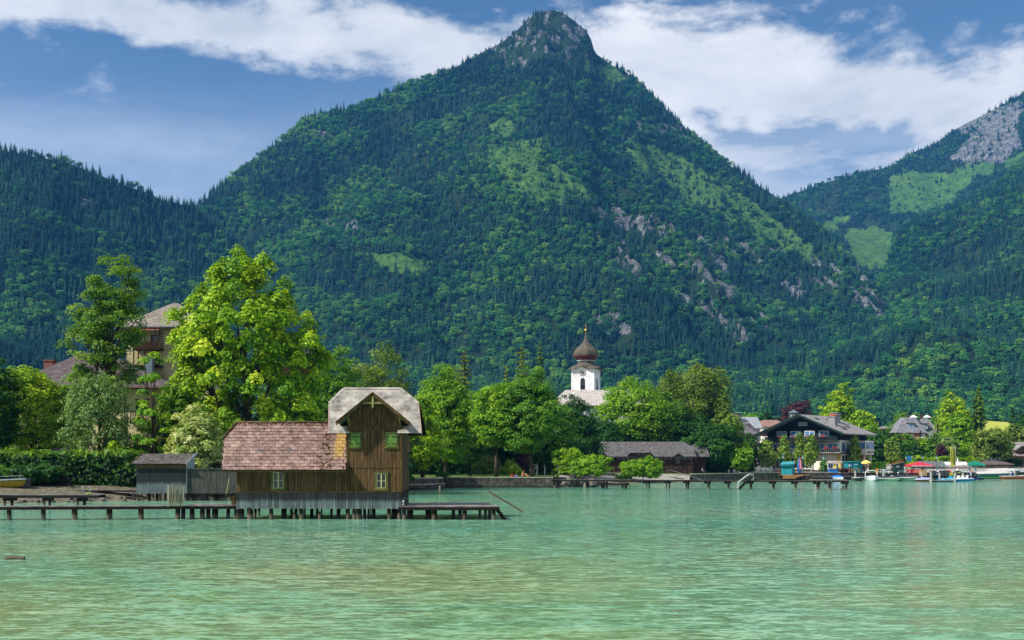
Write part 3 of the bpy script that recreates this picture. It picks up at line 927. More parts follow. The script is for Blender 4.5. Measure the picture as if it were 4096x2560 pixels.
def tree(label, cx, base, top, w, d, leaf='mid', name='broadleaf_tree', trunk=0.22, clumps=None, n=None, lsize=None, crad=None, style='round', group=None, env=None, lean=(0, 0),
         shell=0.5, bark=BARK, cat='tree', nl=12, density=1.0, gbase=True, bulge=0.37, depth=0.95):
    TSEED[0] += 1
    rg = np.random.RandomState(TSEED[0])
    x = XW(cx, d)
    trunk *= 0.62
    z0 = float(ground_z(cx, d)) if gbase else ZW(base, d)
    H = ZW(top, d) - z0
    Wd = w * d / FOC
    rx, rz = Wd / 2, H * (1 - trunk) / 2
    cz = H * trunk + rz
    px_m = FOC / 4 / d                      # render pixels for each metre
    lsize = lsize or max(0.14, 1.2 / px_m)
    crad = crad or max(Wd * 0.105, 0.45)
    droop, up, tall, flat, low = 0.0, 0.55, 1.0, 0.75, -1.0
    if env is None:
        if style == 'round':
            env = [(0, 0, cz, rx * 0.92, rx * depth, rz * 0.96, 1.0)]
        elif style == 'cone':
            env = [(0, 0, cz - rz * 0.35, rx * 0.95, rx * depth, rz * 0.65, 0.6), (0, 0, cz + rz * 0.35, rx * 0.55, rx * 0.55, rz * 0.62, 0.3)]
        elif style == 'birch':
            env = [(0, 0, cz - rz * 0.2, rx * 0.9, rx * 0.9, rz * 0.78, 0.7), (0, 0, cz + rz * 0.5, rx * 0.5, rx * 0.5, rz * 0.48, 0.3)]
            droop, up, tall = 0.8, 0.3, 1.3
        elif style == 'weep':
            env = [(0, 0, cz, rx * 0.85, rx * depth, rz * 0.92, 0.6)] + [(rx * a, rx * b, cz + rz * c, rx * 0.4, rx * 0.4, rz * 0.5, 0.16) for a, b, c in ((-.5, -.1, .35), (.5, -.2, .3), (.1, -.4, .45), (-.55, -.3, -.3), (.6, -.2, -.35))]
            droop, up, tall = 0.7, 0.35, 1.5
        elif style == 'spire':
            env = [(0, 0, cz, rx * 0.9, rx * depth, rz * 0.9, 1.0)]
            tall, flat = 1.9, 0.8
        elif style == 'dome':
            env = [(0, 0, H * 0.30, rx * 0.92, rx * depth, H * 0.66, 1.0)]
            low = -0.35
    else:
        env = [(a * rx, b * rx, c * H, e * rx, f * rx, g * H, s) for a, b, c, e, f, g, s in env]
        if style == 'spire': tall, flat = 1.45, 0.8
    env = [(a, b, c, e * 1.24, f * 1.2, g * 1.2, s) for a, b, c, e, f, g, s in env]
    area = 4 * math.pi * ((rx * rx + 2 * rx * rz) / 3)
    n = n or int(min(30000, max(1500, area * 2.5 / (lsize * lsize * 1.24) * density)))
    clumps = clumps or int(min(420, max(30, area * 1.15 / (crad * crad))))
    V, F, tone, CC = crown(rg, env, clumps, n, lsize, crad, flat, shell, up, 0.5, droop, bulge, tall, low)
    tr = limbs(rg, H, trunk, CC, nl, lean=lean, r0=max(0.06, min(0.5, H * 0.02))) if nl else None
    return finish_tree(name, label, cat, (x, d, z0), V, F, tone, leaf, tr, bark, group)
def shrub(label, cx, base, top, w, d, leaf='bright', **kw):
    kw.setdefault('trunk', 0.02); kw.setdefault('bulge', 0.52); kw.setdefault('style', 'dome'); kw.setdefault('nl', 6)
    kw.setdefault('name', 'shrub'); kw.setdefault('cat', 'shrub')
    return tree(label, cx, base, top, w, d, leaf, **kw)
def conifer(label, cx, base, top, w, d, leaf='spruce', name='spruce_tree', bare=0.12, tiers=26, per=9, sparse=1.0, group=None, z0=None):
    TSEED[0] += 1
    rg = np.random.RandomState(TSEED[0])
    x = XW(cx, d); z0 = float(ground_z(cx, d)) if z0 is None else z0
    H = ZW(top, d) - z0
    R0 = w * d / FOC / 2
    ls = max(0.12, 1.25 * d / (FOC / 4))
    C, N = [], []
    mb = MB().tube([(0, 0, 0), (0, 0, H * 0.5), (0, 0, H * 0.97)], [max(0.09, H * 0.014), H * 0.009, 0.02], 7)
    for i in range(tiers):
        f = i / (tiers - 1)
        z = H * (bare + (0.985 - bare) * f)
        r = R0 * ((1 - f) ** 0.62 * (0.7 + 0.55 * rg.rand()) + 0.05) * min(1, 0.45 + f * 3)
        k = max(3, int(per * (1 - 0.5 * f) * sparse))
        for j in range(k):
            a = 2 * math.pi * (j + rg.rand()) / k
            rr = r * rg.uniform(0.55, 1.15)
            m = max(2, int(rr / ls * 1.6))
            for q in range(m):
                g = (q + 0.6) / m
                dz = -0.30 * rr * g + 0.10 * rr * g * g
                for rep in range(5):
                    C.append((rr * g * math.cos(a) + rg.normal() * ls * .35, rr * g * math.sin(a) + rg.normal() * ls * .35, z + dz + rg.normal() * ls * .3))
                    N.append((math.cos(a) * 0.6 + rg.normal() * .35, math.sin(a) * .6 + rg.normal() * .35, 0.7))
            if j % 2 == 0 and rr > 0.6:
                mb.tube([(0, 0, z), (rr * .8 * math.cos(a), rr * .8 * math.sin(a), z - 0.2 * rr)], [0.03, 0.012], 4, cap=False)
    C = np.array(C); N = np.array(N)
    tone = np.clip(rg.normal(0.5, 0.2, len(C)), 0, 1)
    V, F = leaf_quads(rg, C, N, ls * 1.05, tone, aspect=0.5, droop=0.35)
    return finish_tree(name, label, 'tree', (x, d, z0), V, F, tone, leaf, mb, BARK, group)
def hedge(name, label, x0, x1, y0, y1, z0, h, leaf, lsize=0.2, dens=1.0, rough=0.25, cat='hedge', top_sun_tone=0.0, group=None):
    """clipped or loose hedge: sprays of leaves over a long block, woody stems inside"""
    TSEED[0] += 1
    rg = np.random.RandomState(TSEED[0])
    L, D = x1 - x0, y1 - y0
    A = 2 * (L + D) * h + L * D
    n = int(A * 2.6 / (lsize * lsize * 1.24) * dens)
    f = rg.rand(n) * A
    P = np.zeros((n, 3)); N = np.zeros((n, 3))
    rx, ry, rz = rg.rand(n) * L, rg.rand(n) * D, rg.rand(n) * h
    top = f < L * D
    fr = (f >= L * D) & (f < L * D + L * h * 1.5)
    bk = (f >= L * D + L * h * 1.5) & (f < L * D + 2 * L * h)
    P[:] = np.stack([rx, ry, rz], -1)
    P[top, 2] = h; N[top] = (0, 0, 1)
    P[fr, 1] = 0; N[fr] = (0, -1, 0.2)
    P[bk, 1] = D; N[bk] = (0, 1, 0.2)
    e = ~(top | fr | bk)
    P[e, 0] = np.where(rg.rand(e.sum()) < 0.5, 0, L); N[e] = np.stack([np.where(P[e, 0] > 0, 1, -1), np.zeros(e.sum()), np.full(e.sum(), .2)], -1)
    wob = (fbm((P[:, 0] + x0) / 1.6 + 50, P[:, 2] / 1.2, 5, 3) - 0.5)
    P += N * (wob * rough * 4)[:, None] + rg.normal(size=(n, 3)) * rough * 0.5 - N * (rg.rand(n) ** 2 * 0.5)[:, None]
    P[:, 2] = np.maximum(P[:, 2], 0.05)
    tone = np.clip(rg.normal(0.45, 0.17, n) + (fbm(P[:, 0] / 2, P[:, 2], 9, 2) - 0.5) * 0.5 + np.where(P[:, 2] > h * 0.9, top_sun_tone, 0), 0, 1)  # lighter tone along the top paints sunlight into the leaves
    V, F = leaf_quads(rg, P, N + rg.normal(size=(n, 3)) * 0.5 + np.array([0, 0, 0.3]), lsize, tone)
    mb = MB()
    k = 0.6
    while k < L:
        mb.tube([(k, D / 2, 0), (k + rg.normal() * .2, D / 2, h * 0.85)], [0.05, 0.02], 5)
        k += 1.3
    mb.box(0.35, L - 0.35, 0.35, D - 0.35, 0.0, h - 0.5)
    return finish_tree(name, label, cat, (x0, y0, z0), V, F, tone, leaf, mb, M('hedge_wood', ['#0d0f08', '#1a1a10'], 2), group, part='foliage', trunk='stems')

# ---- left shore
tree('dark leafy tree filling the left edge of the picture above the hedge', -30, 1900, 1430, 240, 119, 'dark', trunk=0.1)
tree('yellow-green maple with dark forked trunk left of the silvery willow', 125, 1850, 1425, 285, 123, 'lime', trunk=0.24, nl=16, density=.85)
tree('silvery green willow standing in front of the yellow villa', 395, 1830, 1475, 290, 117, 'silver', trunk=0.08, style='weep', lsize=0.13, crad=0.7, n=14000, name='willow_tree')
tree('tall open-crowned ash rising beside the villa roof', 425, 1750, 1030, 340, 128, 'ash', name='ash_tree', trunk=0.3, nl=22, n=22000, clumps=170, crad=1.05, lsize=0.15,
     env=[(0.18, 0, .84, .62, .6, .15, 1.0), (0.30, 0, .66, .7, .65, .14, .8), (-.55, 0, .58, .45, .5, .15, .45), (-.30, 0, .72, .4, .5, .12, .35), (.2, 0, .46, .55, .5, .10, .35), (-.45, 0, .42, .4, .4, .1, .25)])
tree('thin leafy sapling in front of the villa balcony', 612, 1830, 1440, 190, 116, 'bright', name='sapling', trunk=0.2, nl=18, n=3200, clumps=36, crad=0.6, lsize=0.16)
tree('pale shrub in cream blossom between the grey shed and the great maple', 790, 1860, 1600, 265, 113, 'cream', name='flowering_shrub', trunk=0.06, lsize=0.15, crad=0.6, n=15000)
tree('great yellow-green maple towering behind the brown boathouse', 985, 1850, 1000, 640, 124, 'lime', name='maple_tree', trunk=0.12, style='spire', lsize=0.20, crad=1.2, clumps=420, n=74000, bulge=.3, shell=.55, nl=30,
     env=[(0, 0, .42, .93, .85, .31, 1.0), (-.03, 0, .66, .80, .74, .21, .8), (-.05, 0, .82, .36, .34, .13, .22), (.28, 0, .74, .36, .34, .17, .22), (-.45, 0, .22, .5, .6, .16, .3), (.45, 0, .24, .55, .6, .17, .35), (0, -.2, .26, .6, .5, .16, .3), (-.52, 0, .62, .42, .4, .19, .3), (.6, 0, .56, .42, .4, .2, .3), (-.6, 0, .36, .38, .4, .2, .2), (-.03, 0, .93, .1, .1, .065, .035), (.26, 0, .9, .1, .1, .06, .03), (-.28, 0, .86, .14, .14, .08, .05)])
tree('leafy green tree in front of the villa wing between willow and maple-yellow tree', 255, 1850, 1510, 190, 127, 'mid', trunk=0.1)
tree('fresh green tree filling the gap left of the great maple', 690, 1850, 1500, 190, 121, 'ash', trunk=0.1)
# ---- behind and right of the boathouse
tree('green tree squeezed between the great maple and the boathouse gable', 1325, 1850, 1400, 290, 137, 'mid', trunk=0.12)
tree('round olive-green tree rising behind the grey gable roof', 1510, 1880, 1425, 330, 150, 'olive', trunk=0.1)
tree('narrow yellow-leaved tree just right of the boathouse gable', 1690, 1900, 1570, 190, 163, 'lime', trunk=0.1, style='cone')
tree('full green tree behind the yellow one right of the boathouse', 1785, 1900, 1465, 260, 178, 'bright', trunk=0.14)
conifer('olive larch tip showing above the trees right of the boathouse', 1858, 1880, 1400, 135, 222, 'larch', name='larch_tree')
tree('bright tree with forked dark trunk on the lakeside lawn', 1985, 1905, 1500, 255, 171, 'bright', trunk=0.30, nl=18, density=.9)
tree('leaning park tree beside the sunbather', 2130, 1905, 1485, 255, 169, 'mid', trunk=0.28, nl=18, lean=(-.8, 0))
conifer('golden larch left of the dark spruce by the church', 2088, 1880, 1385, 150, 226, 'larch', name='larch_tree')
conifer('tall dark green larch nearest to the church tower', 2158, 1880, 1368, 125, 221, 'larch2', name='larch_tree')
conifer('small orange-tinged larch left of the golden larch', 2025, 1880, 1465, 80, 230, 'larch', name='larch_tree')
tree('dark pyramid-shaped lime tree below the church nave', 2300, 1890, 1585, 240, 216, 'dark', trunk=0.1, style='cone')
tree('big bright lime tree hiding the right half of the nave', 2525, 1890, 1515, 275, 256, 'bright', trunk=0.12)
tree('second bright lime tree behind the long boat hut roof', 2640, 1890, 1580, 240, 258, 'mid', trunk=0.12)
tree('tall pale weeping birch above the right end of the boat hut', 2760, 1890, 1465, 330, 268, 'olive', name='birch_tree', trunk=0.1, style='weep')
tree('slender pale birch at the right edge of the weeping group', 2890, 1890, 1540, 110, 262, 'birch', name='birch_tree', trunk=0.1, style='birch')
tree('dark bushy tree closing the right end of the boat hut', 2870, 1895, 1690, 190, 247, 'dark', trunk=0.06)
tree('loose pale birch between the hut and the hotel', 2925, 1895, 1660, 120, 249, 'birch', name='birch_tree', trunk=0.08, style='weep')
tree('bright green bushy tree above the quay wall end', 2965, 1895, 1770, 110, 245, 'bright', trunk=0.05)
tree('dark round tree left of the hotel', 3003, 1890, 1722, 75, 258, 'dark', trunk=0.15)
# shade trees of the second row
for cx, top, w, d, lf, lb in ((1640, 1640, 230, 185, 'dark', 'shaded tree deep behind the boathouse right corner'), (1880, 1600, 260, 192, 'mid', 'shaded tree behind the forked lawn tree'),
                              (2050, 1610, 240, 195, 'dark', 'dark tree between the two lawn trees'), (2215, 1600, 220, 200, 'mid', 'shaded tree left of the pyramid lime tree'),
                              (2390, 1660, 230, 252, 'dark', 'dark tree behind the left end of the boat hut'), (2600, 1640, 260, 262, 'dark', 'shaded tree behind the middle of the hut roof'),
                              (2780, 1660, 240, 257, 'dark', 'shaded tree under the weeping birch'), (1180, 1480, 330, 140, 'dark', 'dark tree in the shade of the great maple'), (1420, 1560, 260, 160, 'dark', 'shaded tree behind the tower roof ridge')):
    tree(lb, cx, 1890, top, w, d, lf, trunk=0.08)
# ---- lakeside shrubs
shrub('large bright shrub on the lawn left of the boat hut', 2320, 1905, 1795, 240, 192, 'bright', lsize=0.17, crad=0.6)
shrub('rounded bright shrub in front of the boat hut wall', 2572, 1900, 1822, 195, 208, 'bright', lsize=0.17, crad=0.6)
shrub('leggy pale shrub under the lawn trees', 1945, 1897, 1825, 150, 182, 'olive')
shrub('small yellow-green shrub left of the sunbather', 2050, 1897, 1845, 95, 180, 'lime')
shrub('shaded shrub by the wire fence behind the boathouse', 1830, 1897, 1820, 130, 186, 'dark')
shrub('purple-leaved plum shrub beside the leaning trunk', 2095, 1890, 1765, 62, 184, 'purple', name='plum_shrub', trunk=0.2, style='round')
shrub('dark shrub hanging over the sea wall corner', 1770, 1945, 1888, 56, 163.2, 'dark', gbase=True)
# ---- promenade and village
for cx, top, w, d, lb in ((3064, 1762, 88, 262, 'leftmost young birch in front of the hotel'), (3138, 1746, 56, 264, 'second young birch from the left before the hotel'),
                          (3200, 1732, 52, 263, 'tallest young birch in front of the hotel'), (3246, 1736, 62, 261, 'young birch beside the folded blue umbrella'), (3417, 1746, 54, 266, 'slim birch in front of the hotel right corner')):
    tree(lb, cx, 1880, top, w, d, 'birch', name='birch_tree', trunk=0.24, style='birch', bark=BARK_B, group='young birches along the promenade', nl=6)
tree('dark green maple behind the young birches', 3275, 1880, 1755, 90, 276, 'mid', trunk=0.2)
tree('bright yellow lime tree crowning the hotel roof', 3360, 1800, 1550, 150, 372, 'lime', trunk=0.2)
tree('smaller yellow lime tree right of the hotel chimney', 3445, 1800, 1622, 125, 366, 'lime', trunk=0.2)
tree('dark copper beech behind the hotel gable', 3187, 1780, 1598, 135, 420, 'purple', name='copper_beech', trunk=0.2)
tree('dense dark tree right of the hotel', 3530, 1880, 1722, 140, 288, 'dark', trunk=0.2)
tree('light green tree standing before the dark tree by the hotel', 3567, 1850, 1742, 70, 272, 'birch', trunk=0.3)
tree('green tree between hotel roof and slate house', 3480, 1860, 1690, 120, 330, 'bright', trunk=0.15)
tree('small bright tree left of the slate house roof', 3605, 1800, 1640, 64, 420, 'bright', trunk=0.15)
tree('broad creamy lime tree right of the slate house', 3822, 1820, 1588, 160, 345, 'lime', trunk=0.1)
tree('dark tree in front of the creamy lime tree', 3845, 1830, 1640, 130, 330, 'bright', trunk=0.1)
tree('spreading soft green willow above the wooden boat shed', 3960, 1840, 1715, 165, 306, 'olive', name='willow_tree', trunk=0.1, style='weep')
conifer('lone tall larch with bare lower trunk above the meadow edge', 3915, 1750, 1543, 66, 345, 'larch2', name='larch_tree', bare=0.45)
conifer('dark spruce at the right end of the meadow', 4050, 1750, 1632, 60, 400, 'spruce')
tree('olive tree below the dark spruce at the right edge', 4085, 1800, 1690, 130, 355, 'olive', trunk=0.1)
tree('pale grey-green tree behind the yellow banner', 3790, 1850, 1745, 90, 312, 'silver', trunk=0.1)
tree('bright shrubby tree below the slate house', 3690, 1850, 1750, 80, 318, 'lime', trunk=0.08)
tree('green tree below the right dormer of the slate house', 3745, 1850, 1740, 90, 316, 'mid', trunk=0.08)
shrub('dark purple shrub left of the yellow banner', 3772, 1820, 1768, 66, 308, 'purple')
tree('dark tree left below the slate house', 3620, 1850, 1742, 110, 322, 'mid', trunk=0.1)
tree('round dark tree over the red pavilion', 3655, 1850, 1770, 90, 312, 'dark', trunk=0.08)

# ---- trees of the village and the forest edge, seen through the gaps
vi, fi = spruce_small(901, 13, 11), broad_small(902, 1100, 0.36)
vk = [spruce_small(901 + i, 13, 11) for i in range(3)] + [broad_small(950 + i, 900, 0.33 + .03 * i) for i in range(3)]
edge_spruce = leaf_mat('edge_spruce', ['#12302a', '#1d4634', '#2d5f3f', '#4a7a4c'], 0.15, wscale=0.05)
edge_broad = leaf_mat('edge_broadleaf', ['#23561f', '#3a7a26', '#56962e', '#7aa83a'], 0.35, wscale=0.05)
kinds = []
for i, (v, f) in enumerate(vk):
    rgk = np.random.RandomState(i)
    me_o = np_mesh('crown', v, f, edge_spruce if i < 3 else edge_broad, np.clip(rgk.normal(.5, .2, len(f)), 0, 1), parent=False)
    kinds.append(me_o.data)
rgk = np.random.RandomState(44)
spots = []
for i in range(210):
    u = rgk.uniform(-150, 4300); d = rgk.uniform(440, 930)
    if 3850 < u < 4060 and d < 760: continue
    spots.append((u, d))
spots.sort(key=lambda s_: s_[1])
for u, d in spots:
    k = rgk.randint(6) if d > 600 else rgk.randint(2, 6)
    h = rgk.uniform(17, 27) if k < 3 else rgk.uniform(10, 16)
    o = bpy.data.objects.new('edge_spruce' if k < 3 else 'edge_broadleaf_tree', kinds[k])
    o.location = (XW(u, d), d, float(ground_z(u, d)) - 0.3)
    o.rotation_euler = (0, 0, rgk.rand() * 6.28)
    ww = h * rgk.uniform(.9, 1.2) if k < 3 else h * rgk.uniform(1.0, 1.3)
    o.scale = (ww, ww, h)
    link(o)
    tag(o, 'dark spruce at the forest edge behind the village' if k < 3 else 'broadleaf tree at the forest edge behind the village', 'tree', 'spruces at the forest edge' if k < 3 else 'broadleaf trees at the forest edge')

# ---- thickets added to close the view; dark ones stand in for the crowns' shade
hedge('thicket', 'added thicket darkening the view under the park trees behind the wire fence', XW(1600, 203), XW(2345, 203), 203, 206, 1.4, 5.2, 'dark', .45, .8, .9, cat='thicket')
hedge('thicket', 'added thicket darkening the view behind the boathouse and the great maple', XW(860, 146), XW(1660, 158), 146, 149, 1.3, 4.6, 'dark', .36, .8, .9, cat='thicket')
hedge('thicket', 'added thicket darkening the view behind the boat hut roof', XW(2330, 254), XW(2900, 254), 254, 257, 1.4, 6.5, 'dark', .5, .8, .9, cat='thicket')
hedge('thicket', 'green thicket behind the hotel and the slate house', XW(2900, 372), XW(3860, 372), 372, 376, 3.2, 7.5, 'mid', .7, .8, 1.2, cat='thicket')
# ================================================================== the boathouse on piles
BD = 70.0                                    # distance of its front wall
PM = FOC / BD
def bx_(px): return XW(px, BD)
def bz_(py): return ZW(py, BD)
def wood(name, cols, stain=None, scale=1.4, vary=0.5, bump=0.35, grain=(9, 9, 0.7)):
    """weathered boards: long grain, blotches, and a hue of its own for each board; stain = (z_low, z_high, hex) for a bleached or blackened tide line"""
    m, t, p = new_mat(name)
    c = t.ramp(t.noise(scale, 6, 0.62, grain, 'World'), [(0.28 + 0.44 * i / (len(cols) - 1), lin(k)) for i, k in enumerate(cols)])
    bl = t.noise(0.9, 4, 0.6, (1, 1, 0.6), 'World', loc=(3, 1, 2))
    oi = t.n('ShaderNodeObjectInfo')
    if stain:
        sx = t.n('ShaderNodeSeparateXYZ'); ge_ = t.n('ShaderNodeNewGeometry'); t.l(ge_.outputs['Position'], sx.inputs[0])
        for (z0, z1, hexc, amt) in stain:
            zz = t.math('ADD', sx.outputs['Z'], t.math('MULTIPLY', t.math('ADD', t.math('SUBTRACT', bl, 0.5), t.math('SUBTRACT', t.noise(1.0, 3, 0.6, (9, 9, 0.4), 'World'), 0.5)), 0.9 * abs(z1 - z0)))
            f = t.step(zz, z0, z1)
            c = t.mix(t.math('MULTIPLY', f, amt), c, lin(hexc))
    k = t.math('ADD', t.math('MULTIPLY', oi.outputs['Random'], vary), 1 - vary * 0.5)
    k = t.math('MULTIPLY', k, t.math('ADD', t.math('MULTIPLY', bl, 0.7), 0.65))
    h = t.n('ShaderNodeHueSaturation'); t.l(c, h.inputs['Color']); t.l(k, h.inputs['Value'])
    t.l(h.outputs[0], p.inputs['Base Color'])
    p.inputs['Roughness'].default_value = 0.85; p.inputs['Specular IOR Level'].default_value = 0.2
    b = t.n('ShaderNodeBump'); b.inputs['Strength'].default_value = bump; b.inputs['Distance'].default_value = 0.02
    t.l(t.noise(3.0, 5, 0.6, grain, 'World'), b.inputs['Height']); t.l(b.outputs[0], p.inputs['Normal'])
    return m
W_BROWN = wood('brown_boards', ['#2c2015', '#49351f', '#5d472c', '#75614a'])
W_TRIM = wood('brown_trim', ['#2e2010', '#4d3a1e', '#6b5630'], vary=0.25)
W_GREY = wood('grey_skirt_boards', ['#3f4749', '#5c6769', '#7b8788'], stain=[(0.98, 1.28, '#1a1e1f', 0.9), (1.60, 1.72, '#6a5a3c', 0.7)], vary=0.75)
W_PILE = wood('pile_wood', ['#110d0a', '#241b14', '#3d3126'], stain=[(0.40, 0.20, '#6b6456', 0.7)], vary=0.5, grain=(6, 6, 0.8))
W_DECK = wood('deck_boards', ['#4b4746', '#6e6967', '#8f8a86'], vary=0.5, grain=(1.0, 1.0, 1.0))
W_DARK = wood('wet_dark_timber', ['#0d0a07', '#1b1611', '#2c251b'], vary=0.3, grain=(1, 6, 6))
OLIVE = M('olive_paint', ['#363a16', '#4a4e1e', '#61622c'], 4, 0.7, 0.2)
SHUT = M('green_shutter_paint', ['#456524', '#5d7f36', '#789452'], 5, 0.65, 0.2, (4, 4, 0.6))
CREAM = M('cream_paint', ['#b5ad7c', '#d3cc9c'], 4, 0.6)
GLASS = M('dark_window_glass', ['#10181a', '#1c2a2b'], 0.8, 0.08, spec=0.6)
TRIM_Y = wood('pale_carved_wood', ['#5d5a34', '#85804d', '#a39c6b'], vary=0.2)

boat = thing('boathouse', 'brown wooden boathouse on piles with shuttered gable tower and pink tiled wing', 'boathouse', (bx_(1280), BD, 0))
BO = boat.location
def bpart(mb, name, mats, parent=None, **kw):
    o = mb.build(name, mats, None, **kw)
    par = parent or boat
    o.parent = par
    base = Vector(par.location) if par is boat else BO
    if par is boat:
        o.matrix_parent_inverse = Matrix.Translation(-BO)
    else:
        o.matrix_parent_inverse = par.matrix_parent_inverse.copy() if False else Matrix.Identity(4)
    return o
_unit_box = {}
def unit_box(mat, key='plank'):
    """a bar one metre each way with chamfered front edges, shared by all boards of one wood"""
    k = (mat.name, key)
    if k not in _unit_box:
        e = 0.06
        poly = [(-.5, .5), (-.5, -.5 + e * 3), (-.5 + e, -.5), (.5 - e, -.5), (.5, -.5 + e * 3), (.5, .5)]   # (x, y): y=-.5 faces the lake
        n = len(poly)
        vs = [(x, y, z) for z in (-.5, .5) for x, y in poly]
        fs = [tuple(range(n - 1, -1, -1)), tuple(range(n, 2 * n))] + [(i, (i + 1) % n, (i + 1) % n + n, i + n) for i in range(n)]
        me = bpy.data.meshes.new(key); me.from_pydata(vs, [], fs); me.materials.append(mat); me.update()
        _unit_box[k] = me
    return _unit_box[k]
def piece(name, mat, parent, c, s, rot=(0, 0, 0), pinv=None):
    """a board: the shared bar placed at c (world) with size s under parent"""
    o = bpy.data.objects.new(name, unit_box(mat, name))
    o.location = c; o.scale = s; o.rotation_euler = rot
    link(o, parent)
    if pinv is not None: o.matrix_parent_inverse = pinv
    return o
BINV = Matrix.Translation(-BO)
rb = random.Random(5)
def board_row(px0, px1, py0, py1, wpx, mat, y, th, jz=0.0, name='plank', top=None, batten=None):
    """upright boards side by side; top gives the height of the upper end at a place"""
    x = px0
    while x < px1 - 2:
        w = min(wpx * rb.uniform(0.82, 1.2), px1 - x)
        if px1 - (x + w) < wpx * 0.4: w = px1 - x
        xa, xb = bx_(x), bx_(x + w)
        zt = bz_(py0) if top is None else top((x + w / 2))
        zb = bz_(py1) + rb.uniform(-jz, jz)
        piece(name, mat, boat, ((xa + xb) / 2, y + rb.uniform(-.006, .006), (zt + zb) / 2), (xb - xa - 0.014, th, zt - zb), pinv=BINV)
        x += w
# carcase: dark shell behind the boards
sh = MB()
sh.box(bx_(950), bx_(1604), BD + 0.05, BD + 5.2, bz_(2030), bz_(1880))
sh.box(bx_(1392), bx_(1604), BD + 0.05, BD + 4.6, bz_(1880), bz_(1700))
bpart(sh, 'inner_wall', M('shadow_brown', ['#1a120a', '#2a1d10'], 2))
board_row(947, 1389, 1868, 1967, 13.4, W_BROWN, BD, 0.045)
board_row(1389, 1606, 1719, 1870, 13.6, W_BROWN, BD - 0.01, 0.045)
board_row(1389, 1606, 1871, 1967, 13.6, W_BROWN, BD - 0.005, 0.045)
board_row(945, 1608, 1966, 2035, 12.4, W_GREY, BD - 0.07, 0.045, 0.015)
gab_top = lambda px: bz_(1575 + abs(px - 1497) * (1687 - 1575) / 142.0 + 8)
board_row(1389, 1606, 1600, 1719, 15.5, W_BROWN, BD, 0.04, top=gab_top)
# side walls: right side of the tower and left side of the wing
for i in range(26):
    y = BD + 0.1 + i * 0.19
    piece('side_plank', W_BROWN, boat, (bx_(1606), y, (bz_(1967) + bz_(1690)) / 2 if y < BD + 4.6 else (bz_(1967) + bz_(1880)) / 2), (0.18, 0.04, (bz_(1690) - bz_(1967)) if y < BD + 4.6 else bz_(1880) - bz_(1967)), (0, 0, R(90)), pinv=BINV)
    zt_l = min(bz_(1790), bz_(1880) + (y - BD + .55) * 1.0) - .1
    piece('side_plank', W_BROWN, boat, (bx_(947), y, (bz_(1967) + zt_l) / 2), (0.18, 0.04, zt_l - bz_(1967)), (0, 0, R(90)), pinv=BINV)
tr = MB()
tr.box(bx_(1387), bx_(1608), BD - 0.08, BD + 0.02, bz_(1720), bz_(1711))
bpart(tr, 'cross_beam', W_TRIM)
for (a, b) in (((1392, 1664), (1496, 1711)), ((1602, 1664), (1499, 1711))):
    m_ = MB().beam((bx_(a[0]), BD - 0.05, bz_(a[1])), (bx_(b[0]), BD - 0.05, bz_(b[1])), 0.1, 0.14)
    bpart(m_, 'brace', W_TRIM)
bpart(MB().box(bx_(1385), bx_(1392), BD - 0.06, BD + 0.06, bz_(1967), bz_(1725)), 'corner_board', W_TRIM)
bpart(MB().box(bx_(1600), bx_(1608), BD - 0.06, BD + 0.1, bz_(2040), bz_(1660)), 'corner_board', W_TRIM)
bpart(MB().box(bx_(1387), bx_(1608), BD - 0.05, BD + 0.02, bz_(1872), bz_(1869)), 'drip_board', W_TRIM)
bpart(MB().box(bx_(944), bx_(1609), BD - 0.11, BD + 0.02, bz_(1968.5), bz_(1965)), 'drip_board', W_TRIM)
# shutters
def shutter_window(x0, x1, y0, y1):
    fr = MB()
    X0, X1, Z0, Z1 = bx_(x0), bx_(x1), bz_(y1), bz_(y0)
    e = 0.07
    fr.box(X0, X0 + e, BD - .1, BD, Z0, Z1); fr.box(X1 - e, X1, BD - .1, BD, Z0, Z1)
    fr.box(X0 - .06, X1 + .06, BD - .12, BD, Z1 - .04, Z1 + .07); fr.box(X0 - .07, X1 + .07, BD - .12, BD, Z0 - .06, Z0 + .05)
    for s in (-1, 1):       # carved ears
        xx = X0 - .05 if s < 0 else X1 + .05
        for zz in (Z0 + .12, Z1 - .12, (Z0 + Z1) / 2):
            fr.box(xx - .03, xx + .03, BD - .09, BD - .01, zz - .09, zz + .09)
    w = bpart(fr, 'window_frame', OLIVE)
    mid = (X0 + X1) / 2
    for (a, b) in ((X0 + e + .01, mid - .008), (mid + .008, X1 - e - .01)):
        lf = MB().box(a, b, BD - .075, BD - .03, Z0 + .06, Z1 - .05)
        lf.box(a, b, BD - .088, BD - .076, Z0 + .06, Z0 + .16); lf.box(a, b, BD - .088, BD - .076, Z1 - .15, Z1 - .05)
        lf.box(a, a + .05, BD - .084, BD - .076, Z0 + .17, Z1 - .16); lf.box(b - .05, b, BD - .084, BD - .076, Z0 + .17, Z1 - .16)
        lo = bpart(lf, 'shutter', SHUT)
        hg = MB()
        for zz in (Z0 + .22, Z1 - .22): hg.box(a - .01, b - .12 if a < mid - .1 else b + .01, BD - .1, BD - .09, zz - .02, zz + .02)
        o = hg.build('hinge_strap', W_DARK, lo)
        o.matrix_parent_inverse = Matrix.Identity(4)
shutter_window(1399, 1447, 1732, 1790)
shutter_window(1543, 1591, 1732, 1790)
